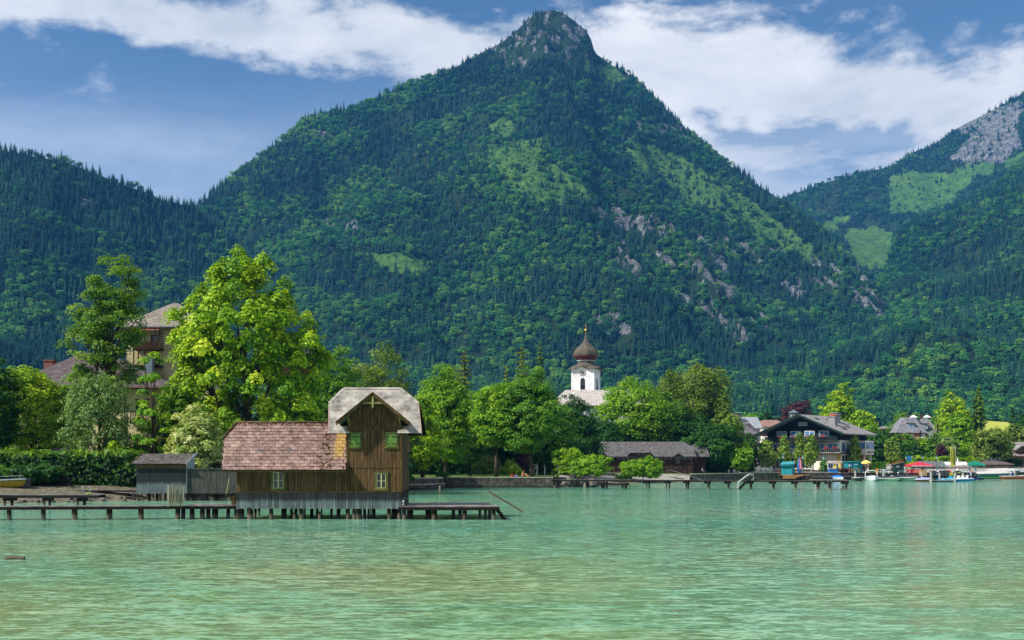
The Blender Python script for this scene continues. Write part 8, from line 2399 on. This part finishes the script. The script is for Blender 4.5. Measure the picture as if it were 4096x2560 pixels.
YELP = M('yellow_canvas', ['#d3b41e', '#e6cc40'], 2, .8); PALY = M('pale_yellow_canvas', ['#d8c35a', '#e8d883'], 2, .8); REDC = M('red_canvas', ['#b01c34', '#cc2f48'], 2, .8); GRNC = M('green_canvas', ['#0d6a58', '#14806a'], 2, .8); WHTC = M('white_canvas', ['#c8cad0', '#e0e2e6'], 2, .8)
parasol('parasol', 'pale yellow parasol beside the round kiosk', 3464, 253, 1840, 1852, 40, PALY)
parasol('parasol', 'bright yellow parasol under the birches, left one', 3108, 268, 1824, 1836, 30, YELP); parasol('parasol', 'bright yellow parasol under the birches, right one', 3134, 269, 1822, 1835, 28, YELP)
parasol('parasol', 'white parasol behind the yellow parasols', 3113, 274, 1809, 1826, 34, WHTC); parasol('parasol', 'small green parasol in front of the yellow parasols', 3117, 262, 1831, 1838, 22, GRNC)
parasol('parasol', 'large dark green parasol in front of the boat shed', 3899, 262, 1843, 1861, 74, GRNC, square=True, zg=.7)
parasol('folded_parasol', 'white folded parasol left under the green parasol', 3879, 264, 1861, 1884, 8, WHTC, closed=True, zg=.7); parasol('folded_parasol', 'white folded parasol right under the green parasol', 3903, 263, 1860, 1883, 9, WHTC, closed=True, zg=.7)
parasol('folded_parasol', 'white folded parasol rising behind the boat tent', 3831, 275, 1832, 1850, 8, WHTC, closed=True, zg=1.2)
au = thing('folded_ad_umbrella', 'tall folded blue advertising umbrella with red and white stripe on the platform', 'umbrella', (XW(3199, 242), 242, 1.16))
zt_ = ZW(1828, 242) - 1.16
MB().lathe((0, 0, 0), [(.16, .0), (.2, .25), (.46, .9), (.54, 1.7), (.42, 2.7), (.2, 3.3), (.06, zt_)], 12, sy=.8).build('canopy', M('cobalt_canvas', ['#1a5a9e', '#2a72bd'], 2, .6), au)
MB().prism([(-.12, 1.1), (.28, 1.0), (.34, 1.7), (.26, 2.6), (.1, 3.3), (0, zt_ - .05), (-.1, 3.2), (-.2, 2.4), (-.2, 1.6)], -.47, -.2).build('red_panel', M('red_panel', ['#b8182c', '#d43046'], 2, .5), au)
for k in range(5): MB().box(-.06 + .03 * (k % 2), .16, -.49, -.472, 1.35 + k * .36, 1.55 + k * .36).build('white_script', WFRAME, au)
# red pavilion
pv = thing('red_pavilion', 'red market pavilion with white lettered valance over hanging life jackets', 'pavilion', (XW(3673, 252), 252, .9)); r_ = 92 * 252 / FOC / 2; zp, zv = ZW(1847, 252) - .9, ZW(1861, 252) - .9
MB().lathe((0, 0, 0), [(r_ * 1.414, zv), (.05, zp)], 4, rot=R(45)).build('canopy', REDC, pv)
MB().lathe((0, 0, 0), [(r_ * 1.414, zv - .3), (r_ * 1.416, zv)], 4, rot=R(45)).build('valance', REDC, pv)
for s1 in (-1, 1):
    for s2 in (-1, 1): MB().box(s1 * (r_ - .08) - .04, s1 * (r_ - .08) + .04, s2 * (r_ - .08) - .04, s2 * (r_ - .08) + .04, 0, zv).build('leg', BLACK, pv)
for k, wd in enumerate((.7, 1.3, 1.3, .8)):
    xx = (-r_ + .55, -r_ + 1.65, -r_ + 3.1, -r_ + 4.3)[k]
    MB().box(xx - wd / 2, xx + wd / 2, -r_ - .03, -r_ - .01, zv - .26, zv - .06).build('white_lettering_panel', WFRAME, pv)
    text_part(('TAXI', 'WASSERSKI', 'WAKEBOARD', 'BOOT')[k], .17, REDC, pv, (xx, -r_ - .04, zv - .16), (R(90), 0, 0), .004)
# life jackets on a rail
jr = MB().tube([(0, 0, 0), (0, 0, 1.45), (3.0, 0, 1.45), (3.0, 0, 0)], .03, 6).build('jacket_rail', STEEL); jr.location = (XW(3626, 250), 250, .75); tag(jr, 'steel rail the red life jackets hang from', 'clothes rail')
jm = MB().prism([(-.2, 0), (.2, 0), (.24, .35), (.2, .75), (.08, .72), (0, .5), (-.08, .72), (-.2, .75), (-.24, .35)], -.09, .09).build('life_jacket', [cloth('#c8202e')]); jmesh = jm.data; bpy.data.objects.remove(jm)
vm = MB().box(-.23, .23, -.1, .1, .22, .3).build('jacket_band', cloth('#e8a080')); vmesh = vm.data; bpy.data.objects.remove(vm)
for k in range(9):
    t_ = thing('life_jacket', 'red life jacket hanging under the red pavilion', 'life jacket', (XW(3628 + k * 5.9, 249.9), 249.9, 1.4), R(60 + 9 * (k % 3)), group='red life jackets on the rail')
    for me_, nm_ in ((jmesh, 'vest'), (vmesh, 'band')): o_ = bpy.data.objects.new(nm_, me_); link(o_, t_)
# ---- docks of the boat hire
def dock(name, label, px0, px1, d, y, wid, mat, th=.18, piles=(), zt=None):
    zt = ZW(y, d) if zt is None else zt
    t_ = thing(name, label, 'dock', (XW((px0 + px1) / 2, d), d, 0)); I = inv(t_)
    mb = MB(); x = XW(px0, d); x1 = XW(px1, d)
    while x < x1 - .05:
        mb.box(x, min(x + .19, x1), d, d + wid, zt - .05, zt + rb.uniform(-.008, .008)); x += .21
    child(mb, 'planks', mat, t_, I, kind='stuff'); child(MB().box(XW(px0, d), x1, d - .05, d + .08, zt - th - .05, zt - .055), 'edge_beam', W_DARK, t_, I)
    for px_ in piles: pile(t_, I, px_ - 2.5, px_ + 2.5, d + .25, zt - .05)
    return t_, I, zt
dock('boat_dock', 'dark hire dock running behind the moored boats', 3318, 3700, 244, 1905, 5.0, W_DECK, .4, range(3330, 3700, 28))
dock('landing_stage', 'grey landing stage left of the blue covered boat', 3242, 3345, 240, 1908, 2.0, W_DECK, .3, (3250, 3275, 3300, 3330))
dock('terrace_deck', 'raised terrace deck in front of the round kiosk', 3360, 3500, 250.5, 1888, 4.0, W_DECK, .5, (3370, 3400, 3430, 3460, 3490), zt=1.5)
dock('floating_pontoon', 'pale floating pontoon in front of the pedal boats', 3722, 3826, 218, 1922, 1.2, M('pontoon', ['#9a968c', '#b5b1a6'], 2, .8), .25, ())
dock('blue_pontoon', 'blue-edged swim pontoon right of the pedal boats', 3850, 3938, 236, 1912, 5.0, M('pontoon_blue', ['#1c3fa8', '#2f55c0'], 2, .5), .3, (3862, 3880, 3900, 3920))
dock('green_pontoon', 'bright green bathing pontoon near the orange speedboat', 3940, 4010, 246, 1909, 4.0, M('pontoon_green', ['#2fa02a', '#45bd3c'], 2, .5), .25, ())
dock('hire_stage', 'timber hire stage below the red pavilion', 3640, 3870, 246, 1902, 8.0, LTIM, .35, range(3650, 3870, 30))
for k, (px_, d_, z1) in enumerate(((3421, 243.8, 2.0), (3533, 243.6, 2.1), (3687, 243.4, 1.7), (3724, 217.6, 2.0), (3758, 224, 1.7), (3820, 217.8, 1.75), (3851, 230, 1.6))):
    post('dock_pile', ('grey dock pile left of the white speedboat', 'grey dock pile right of the white speedboat', 'dock pile by the beige crate', 'pale pontoon pile at the left corner', 'pale pile behind the pontoon', 'pale pontoon pile at the right corner', 'pale pile behind the pedal boats')[k], px_, d_, z1, .2, M('pale_dock_pile', ['#8d8a84', '#b0ada6'], 3, .8))
rlg = thing('promenade_railing', 'grey bar railing on the quay above the dark wall', 'railing', (XW(3054, 244), 244, 1.6)); RLI = inv(rlg)
for k in range(25): child(MB().box(XW(3018 + k * 3, 243.8), XW(3018.6 + k * 3, 243.8), 243.75, 243.85, 1.6, 2.55), 'bar', STEEL, rlg, RLI)
child(MB().box(XW(3016, 243.8), XW(3093, 243.8), 243.72, 243.9, 2.52, 2.62), 'handrail', STEEL, rlg, RLI)
lr = thing('shore_railing', 'long pale railing behind the boats on the right shore', 'railing', (XW(3900, 288), 288, 1.4)); LRI = inv(lr)
for zz in (ZW(1868, 288), ZW(1876, 288), ZW(1884, 288)): child(MB().beam((XW(3700, 286), 286, zz), (XW(4200, 290), 290, zz), .06, .06), 'rail', STEEL, lr, LRI)
for k in range(11): child(MB().box(XW(3705 + k * 46, 287), XW(3706.4 + k * 46, 287), 286.9, 287.1, .8, ZW(1867, 287)), 'rail_post', STEEL, lr, LRI)
wall_run('quay_wall', 'low dark quay wall behind the right-hand docks', [(XW(3325, 246.5), 247.6), (XW(3420, 251.5), 251.5), (XW(3700, 261.5), 261.5), (XW(4096, 284.5), 284.5), (XW(4500, 290), 290)], 1.5, .4)
# ---- boats
WHTB = M('white_gelcoat', ['#cfd3d6', '#e8eaec'], 2, .2); BLKC = M('charcoal_cover', ['#1c1e22', '#2e3136'], 3, .7, .3); DKH = M('dark_hull', ['#14161a', '#22252a'], 2, .25)
def boat_(name, label, px, d, L, B, H_, rz, hullm, cover=None, coverh=.45, arch=False, screen=False, outboard=False, group=None, stripe=None, z=-.18):
    t_ = thing(name, label, 'boat', (XW(px, d), d, z), rz, group)
    V, F = hull(L, B, H_, 13, 9, .5, .82)
    h_ = MB().add(V, F).build('hull', hullm, t_, smooth=True)
    g_ = MB()       # gunwale
    n_, m_ = 13, 9
    for side in (0, m_ - 1): g_.tube([V[i * m_ + side] for i in range(n_)], .05, 6)
    g_.build('gunwale', WHTB if stripe is None else stripe, t_, smooth=True)
    deck_v = [V[i * m_] for i in range(n_)] + [V[i * m_ + m_ - 1] for i in range(n_)]
    dk = MB().add([(x, y * .96, zz - .06) for x, y, zz in deck_v], [(i, i + 1, n_ + i + 1, n_ + i) for i in range(n_ - 1)])
    dk.build('deck', WHTB if cover is None else cover, t_)
    if cover is not None:
        cv, cf = [], []
        for i in range(n_):
            f = i / (n_ - 1); yw = abs(V[i * m_][1]) * 1.02; z0 = V[i * m_][2]; hh = coverh * math.sin(math.pi * min(1, f * .85 + .12)) ** .6
            for j in range(7):
                a = (j / 6 - .5) * 2
                cv.append((V[i * m_][0], yw * a, z0 - .02 + hh * (1 - abs(a) ** 2.2)))
        for i in range(n_ - 1):
            for j in range(6): cf.append((i * 7 + j, i * 7 + j + 1, (i + 1) * 7 + j + 1, (i + 1) * 7 + j))
        cf.append(tuple(range(7)))
        MB().add(cv, cf).build('cover', cover, t_, smooth=True)
    if arch:
        for s in (-1,):
            pts = [(-L * .08, -B * .46, H_), (-L * .1, -B * .44, H_ + 1.0), (-L * .12, -B * .34, H_ + 1.35), (-L * .12, B * .34, H_ + 1.35), (-L * .1, B * .44, H_ + 1.0), (-L * .08, B * .46, H_)]
            MB().tube(pts, .07, 8).build('tower_arch', CHROME if arch == 1 else WHTB, t_, smooth=True)
    if screen:
        MB().slab([(L * .1, -B * .4, H_), (L * .1, B * .4, H_), (-L * .0, B * .34, H_ + .55), (-L * .0, -B * .34, H_ + .55)], .04).build('windscreen', GLASS, t_)
    if outboard:
        MB().box(-L / 2 - .45, -L / 2 + .05, -.2, .2, -.1, H_ + .45).build('outboard_motor', WHTB, t_)
    return t_
boat_('speedboat', 'white speedboat with white tower arch moored bow on', 3487, 226, 6.2, 2.5, .95, R(-97), WHTB, WHTB, .35, 2, True)
boat_('open_boat', 'low dark-hulled open boat left of the white speedboat', 3430, 230, 5.2, 2.2, .75, R(-100), DKH)
boat_('covered_boat', 'motor boat under a charcoal cover right of the white speedboat', 3548, 228, 6.0, 2.6, .7, R(-60), M('green_white_hull', ['#4f8a72', '#7aa890'], 2, .3), BLKC, .5)
boat_('wakeboard_boat', 'charcoal-covered wakeboard boat with chrome arch', 3620, 227, 6.2, 2.9, .85, R(-62), M('green_grey_hull', ['#3f6a5c', '#6a9080'], 2, .3), BLKC, .6, 1, False, True)
boat_('small_covered_boat', 'small wooden boat under a lilac cover', 3700, 221, 4.2, 1.7, .6, R(-70), M('mahogany', ['#4a2a1a', '#6b3f28'], 2, .35), M('lilac_cover', ['#6f74b0', '#8a90c4'], 3, .7), .42)
boat_('blue_covered_boat', 'boat under a bright blue tarpaulin beside the landing stage', 3350, 240, 4.6, 2.0, .65, R(-78), WHTB, M('blue_tarpaulin', ['#1f5fb8', '#2f78d0'], 2, .6), .6)
boat_('orange_speedboat', 'orange and white speedboat with tower at the right edge', 4060, 258, 6.5, 2.3, .85, R(4), M('orange_hull', ['#a84a28', '#c8623a'], 2, .3), None, 0, 2, True, stripe=WHTB)
boat_('grey_covered_boat', 'long boat under a pale grey cover, front one', 3980, 272, 8.5, 2.4, .8, R(2), M('blue_grey_hull', ['#3d5560', '#566e78'], 2, .4), M('pale_grey_cover', ['#a9a6a0', '#c4c1ba'], 2, .8), .7, z=.35)
boat_('grey_covered_boat', 'long boat under a pale grey cover, rear one', 4012, 279, 8.0, 2.4, .8, R(2), M('blue_grey_hull2', ['#3d5560', '#566e78'], 2, .4), M('pale_grey_cover2', ['#a9a6a0', '#c4c1ba'], 2, .8), .7, z=.9)
boat_('white_boat', 'white boat bow cut by the right picture edge', 4110, 266, 5, 2.2, .8, R(20), WHTB, None, 0, 0, True)
PEDB = M('pedal_blue', ['#1268a0', '#1f80b8'], 2, .3); PEDT = M('pedal_turquoise', ['#1590b0', '#2fa8c8'], 2, .3)
for k in range(5):
    lab = ('nearest blue and white pedal boat with turquoise seats', 'second blue pedal boat in the row', 'third blue pedal boat in the row', 'fourth blue pedal boat in the row', 'rearmost blue pedal boat by the swim pontoon')[k]
    px_, d_ = 3788 + k * 17, 219.5 + k * 2.6
    t_ = thing('pedal_boat', lab, 'pedal boat', (XW(px_, d_), d_, -.05), R(172), group='row of blue pedal boats')
    for s in (-1, 1):
        V, F = hull(3.6, .62, .5, 9, 7, .45, .9)
        o_ = MB().add([(x, y + s * .55, z) for x, y, z in V], F).build('float', PEDB, t_, smooth=True)
    MB().box(-1.7, 1.5, -.8, .8, .5, .6).build('deck', WHTB, t_)
    for s in (-.35, .35):
        MB().prism([(-.6, .6), (.1, .6), (.0, .75), (-.4, .78), (-.55, 1.2), (-.75, 1.2)], s - .26, s + .26).build('seat', PEDT if k < 2 else WHTB, t_)
    MB().lathe((.7, 0, .6), [(.3, 0), (.28, .12), (.1, .2)], 8).build('pedal_housing', PEDT if k < 2 else WHTB, t_)
# ---- boat hire clutter
bt = thing('barrel_tent', 'white barrel-roofed boat tent behind the yellow banner', 'tent', (XW(3817, 262), 262, .9)); r_ = 1.15
pts = [(r_ * 1.1 * math.cos(a), r_ * .75 * math.sin(a)) for a in np.linspace(0, math.pi, 9)]
zc_ = ZW(1863, 262) - .9
mb = MB(); L2 = 44 * 262 / FOC
for i in range(8): mb.add([(-L2, pts[i][0], zc_ + pts[i][1]), (L2, pts[i][0], zc_ + pts[i][1]), (L2, pts[i + 1][0], zc_ + pts[i + 1][1]), (-L2, pts[i + 1][0], zc_ + pts[i + 1][1])], [(0, 1, 2, 3)])
mb.build('canopy', WHTC, bt)
for s1 in (-1, 1):
    for s2 in (-1, 1): MB().box(s1 * L2 - .04, s1 * L2 + .04, s2 * r_ - .04, s2 * r_ + .04, 0, zc_).build('leg', STEEL, bt)
for xx in (-1.6, 1.3): text_part('BOOTSVERLEIH', .26, REDC, bt, (xx, -r_ * 1.12, zc_ + .16), (R(90), 0, 0), .004)
bn = thing('banner', 'tall yellow banner reading APPARTEMENT seen from behind on a steel mast', 'banner', (XW(3823, 236), 236, .6)); zA, zB = ZW(1863, 236) - .6, ZW(1785, 236) - .6
MB().tube([(0, 0, -.6), (0, 0, zB + .1)], .05, 8).build('mast', STEEL, bn)
wv = MB(); nn_ = 8
for i in range(nn_):
    f0, f1 = i / nn_, (i + 1) / nn_; x0_ = -.12 - .0; wl_0 = -1.18 + .16 * (1 - f0) ; wl_1 = -1.18 + .16 * (1 - f1)
    y0_, y1_ = .06 * math.sin(f0 * 7), .06 * math.sin(f1 * 7)
    wv.add([(-.06, 0, zA + (zB - zA) * f0), (-.06, 0, zA + (zB - zA) * f1), (wl_1, y1_, zA + (zB - zA) * f1 - .05), (wl_0, y0_, zA + (zB - zA) * f0 - .1)], [(0, 1, 2, 3)])
wv.build('cloth', M('banner_yellow', ['#a8a03a', '#c2b84a'], 2, .8), bn)
BRN = M('banner_brown', ['#2f2f1a', '#45421f'], 3, .8)
for k, ch_ in enumerate('APPARTEMENT'):
    text_part(ch_, .40, BRN, bn, (-.86, -.10, zB - .72 - k * .285), (R(90), R(-90), 0), .004, mirror=True)
MB().box(-.5, -.3, -.1, -.08, zA + .3, zB - .6).build('banner_band', BRN, bn)
disc(MB(), (-.62, -.1, zB - .32), .26, .01).build('banner_emblem', M('emblem_grey', ['#5d6a6a', '#8a9494'], 4, .6), bn)
tx = thing('taxi_tent', 'blue and white tent marked TAXI on the hire stage', 'tent', (XW(3741, 246.5), 246.5, ZW(1902, 246.5)))
MB().lathe((0, 0, 0), [(1.0, .0), (.98, .35), (.8, .75), (.45, .98), (.05, 1.05)], 12, sy=.8).build('canopy', M('navy_canvas', ['#1a2f5a', '#28457a'], 2, .7), tx)
MB().lathe((-.1, 0, .55), [(.9, .2), (.7, .38), (.2, .52)], 12, sy=.8).build('white_top', WHTC, tx)
text_part('TAXI', .52, WFRAME, tx, (.15, -.86, .3), (R(82), 0, 0), .004)
grn = thing('green_dinghy_cover', 'dark green and black inflatable standing on edge behind the banner', 'inflatable', (XW(3831, 250), 250, ZW(1900, 250)))
MB().lathe((0, 0, 0), [(1.1, .0), (1.12, .4), (.9, .75), (.3, .9)], 14, sx=1.0, sy=.4).build('tube', GREEN_D, grn); MB().beam((-.7, -.46, .3), (.5, -.46, .62), .02, .2).build('lime_stripe', M('lime_stripe', ['#6f8f1f', '#8faa30'], 3, .6), grn); text_part('ROCK', .26, WFRAME, grn, (.1, -.48, .5), (R(90), 0, 0), .004)
def crate(name, label, cat, px, d, w_, dp, h_, mat, py=None, z=None):
    o = MB().box(-w_ / 2, w_ / 2, 0, dp, 0, h_ - .06).box(-w_ / 2 - .04, w_ / 2 + .04, -.04, dp + .04, h_ - .05, h_).build(name, mat); o.location = (XW(px, d), d, ZW(py, d) if z is None else z); return tag(o, label, cat)
crate('beige_crate', 'large beige crate beside the red life jackets', 'crate', 3695, 246.5, 1.3, 1.0, 1.25, M('beige_board', ['#a3805c', '#bf9a74'], 2, .8), z=.95)
crate('dark_box', 'dark storage box behind the left pontoon pile', 'box', 3735, 243, 1.3, .8, 1.05, M('slate_box', ['#2c3035', '#43484e'], 3, .6), z=.95)
crate('dark_box', 'dark storage box in the middle of the hire stage', 'box', 3769, 243, .8, .8, 1.05, M('slate_box2', ['#2c3035', '#43484e'], 3, .6), z=.95)
crate('dark_box', 'dark storage box left of the yellow basket', 'box', 3788, 243, .9, .8, 1.1, M('slate_box3', ['#2c3035', '#43484e'], 3, .6), z=.95)
crate('yellow_basket', 'yellow basket of gear on the hire stage', 'basket', 3802, 244, 1.0, .7, .65, M('yellow_plastic', ['#d6b81a', '#ecd23a'], 3, .5), z=.95)
crate('yellow_basket', 'small yellow bin behind the dark boxes', 'basket', 3778, 245, .4, .5, .5, M('yellow_plastic2', ['#d6b81a', '#ecd23a'], 3, .5), z=1.1)
rj = MB().lathe((0, 0, 0), [(.35, 0), (.5, .2), (.45, .45), (.2, .6)], 9).lathe((.5, 0, .1), [(.3, 0), (.36, .2), (.1, .4)], 9).build('red_buoys', cloth('#d03848'), smooth=True); rj.location = (XW(3790, 249), 249, 1.5); tag(rj, 'heap of red buoys behind the dark boxes', 'buoys')
for k, (px_, hexa, hexb, lab) in enumerate(((3505, '#e0801e', '#c02838', 'orange water ski standing by the white rail'), (3510, '#f0c828', '#c02838', 'yellow and red water ski by the white rail'), (3531, '#1f3f9a', '#dfe3e8', 'blue water ski beside the white board'), (3536, '#e6e8ec', '#181a20', 'white wakeboard with black bindings standing on the dock'))):
    w_ = .2 if k < 3 else .42
    t_ = thing('water_ski' if k < 3 else 'wakeboard', lab, 'water ski' if k < 3 else 'wakeboard', (XW(px_, 244.5), 244.5, ZW(1895 if k < 3 else 1903, 244.5))); h_ = 1.15 if k < 3 else 1.3
    MB().prism([(-w_ / 2, .1), (-w_ / 4, 0), (w_ / 4, 0), (w_ / 2, .1), (w_ / 2, h_ - .2), (w_ / 4, h_), (-w_ / 4, h_), (-w_ / 2, h_ - .2)], -.03, .03).build('board', cloth(hexa), t_)
    for zz in (.35, .75): MB().box(-w_ * .35, w_ * .35, -.1, -.03, zz, zz + .14).build('binding', cloth(hexb), t_)
wr_ = thing('white_rail_stand', 'white tube rack behind the white speedboat', 'rack', (XW(3527, 245), 245, ZW(1896, 245))); 
for xx in (-1.1, -.2, .7, 1.5): MB().tube([(xx, 0, 0), (xx, 0, .95)], .04, 6).build('upright', WFRAME, wr_)
for zz in (.5, .95): MB().tube([(-1.1, 0, zz), (1.5, 0, zz)], .04, 6).build('bar', WFRAME, wr_)
for k, px_ in enumerate((3404, 3426)):
    t_ = thing('trestle_table', ('left' if k == 0 else 'right') + ' wooden trestle table on the terrace deck', 'table', (XW(px_, 251), 251, 1.5))
    MB().box(-.5, .5, -.3, .3, .72, .78).build('top', LTIM, t_)
    for s1 in (-1, 1):
        for s2 in (-1, 1): MB().beam((s1 * .3, s2 * .2, .72), (s1 * .48, s2 * .28, 0), .06, .06).build('leg', LTIM, t_)
for k, px_ in enumerate((3372, 3388, 3398)):
    fb = np.random.RandomState(k); n_ = 120; P_ = np.stack([fb.normal(0, .4, n_), fb.normal(0, .15, n_), fb.normal(.65, .15, n_)], -1); V, F = leaf_quads(fb, P_, fb.normal(size=(n_, 3)), .13, None)
    t_ = thing('flower_box', ('left', 'middle', 'right')[k] + ' box of orange-red flowers at the terrace edge', 'flower box', (XW(px_, 253), 253, 1.5)); np_mesh('blossoms', V, F, REDF, fb.rand(n_), parent=t_); MB().box(-.5, .5, -.18, .18, 0, .5).build('box', W_TRIM, t_)
fbd = MB().box(XW(3088, 252), XW(3128, 252), 251.6, 252.6, 1.4, 1.72).build('flower_bed', M('red_flower_bed', ['#8c2a20', '#c0402e', '#3f7a2a'], 3, .9, .6)); tag(fbd, 'red flower bed along the promenade lawn', 'flower bed')
lwn = MB().box(XW(3080, 258), XW(3140, 258), 253, 266, 1.2, 1.66).build('lawn', M('bright_lawn', ['#4f8a1c', '#6aa42a'], .6, .95)); tag(lwn, 'bright promenade lawn', 'lawn', kind='structure')
# tables under the yellow parasols
for k, (px_, d_) in enumerate(((3098, 264), (3122, 266), (3142, 265))):
    t_ = thing('cafe_table', ('left', 'middle', 'right')[k] + ' wooden cafe table under the yellow parasols', 'table', (XW(px_, d_), d_, gz(XW(px_, d_), d_)))
    MB().box(-.7, .7, -.4, .4, .7, .76).build('top', LTIM, t_); MB().box(-.06, .06, -.06, .06, .04, .7).build('pedestal', LTIM, t_); MB().box(-.4, .4, -.25, .25, 0, .04).build('foot', LTIM, t_)
# ---- people on the promenade and docks
person('fair-haired walker in black passing the railing', 3095, 1883, 251, 'walk', '#16181c', '#16181c', 'fair', R(15), z=1.6, long_hair=True)
person('person in blue sitting behind the railing', 3037, 1865, 262, 'seat', '#27406a', '#2a3038', 'dark', R(-10))
person('person in black top and pale shorts by the yellow parasol', 3471, 1888, 251.5, 'stand', '#15171b', '#c9b8a0', 'fair', R(150), z=1.5)
person('person in dark clothes at the box hedge', 3482, 1886, 253, 'stand', '#14181e', '#14181e', 'dark', R(170), z=1.5)
person('person with red top in the round kiosk doorway', 3457, 1886, 255, 'stand', '#8a2038', '#20242a', 'dark', R(10), z=1.5)
person('man in white shirt and black shorts on the hire stage', 3830, 1902, 243, 'walk', '#d8dce0', '#121418', 'dark', R(-60), z=.97)
person('young woman in pale shorts standing on the swim pontoon', 3884, 1909, 239, 'stand', '#c07a50', '#8fb0d8', 'fair', R(-70), z=.55)
person('person in turquoise top on the orange speedboat', 4051, 1905, 258, 'stand', '#149aa8', '#5a2f86', 'dark', R(30), z=.35)
person('second person with fair hair on the orange speedboat', 4059, 1905, 258.6, 'stand', '#c9a488', '#3a4658', 'fair', R(20), z=.35)
person('shirtless person beside the hanging life jackets', 3630, 1890, 248.5, 'stand', '#c98d6b', '#b03a3a', 'dark', R(40), z=.97, bare=True)
person('person in white behind the red life jackets', 3650, 1890, 253.5, 'stand', '#d8dade', '#30343a', 'dark', R(0), z=.97)
person('person in orange under the red pavilion', 3690, 1890, 254.5, 'stand', '#8a4a1a', '#30343a', 'dark', R(0), z=.97)
# ------------------------------------------------------------------ air
hz = MB().box(-6500, 6500, -90, 7000, -20, 1190).build('haze', bpy.data.materials.new('haze'))
hm = hz.data.materials[0]; hm.use_nodes = True
ht = hm.node_tree; ht.nodes.clear()
pv_ = ht.nodes.new('ShaderNodeVolumePrincipled')
pv_.inputs['Color'].default_value = (0.08, 0.38, 1.0, 1)
pv_.inputs['Density'].default_value = 0.00007
pv_.inputs['Anisotropy'].default_value = 0.0
ho = ht.nodes.new('ShaderNodeOutputMaterial')
ht.links.new(pv_.outputs[0], ho.inputs['Volume'])
tag(hz, 'thin blue haze hanging between the lake and the mountains', 'haze', kind='stuff')
for md in FORESTS:
    md.show_viewport = True
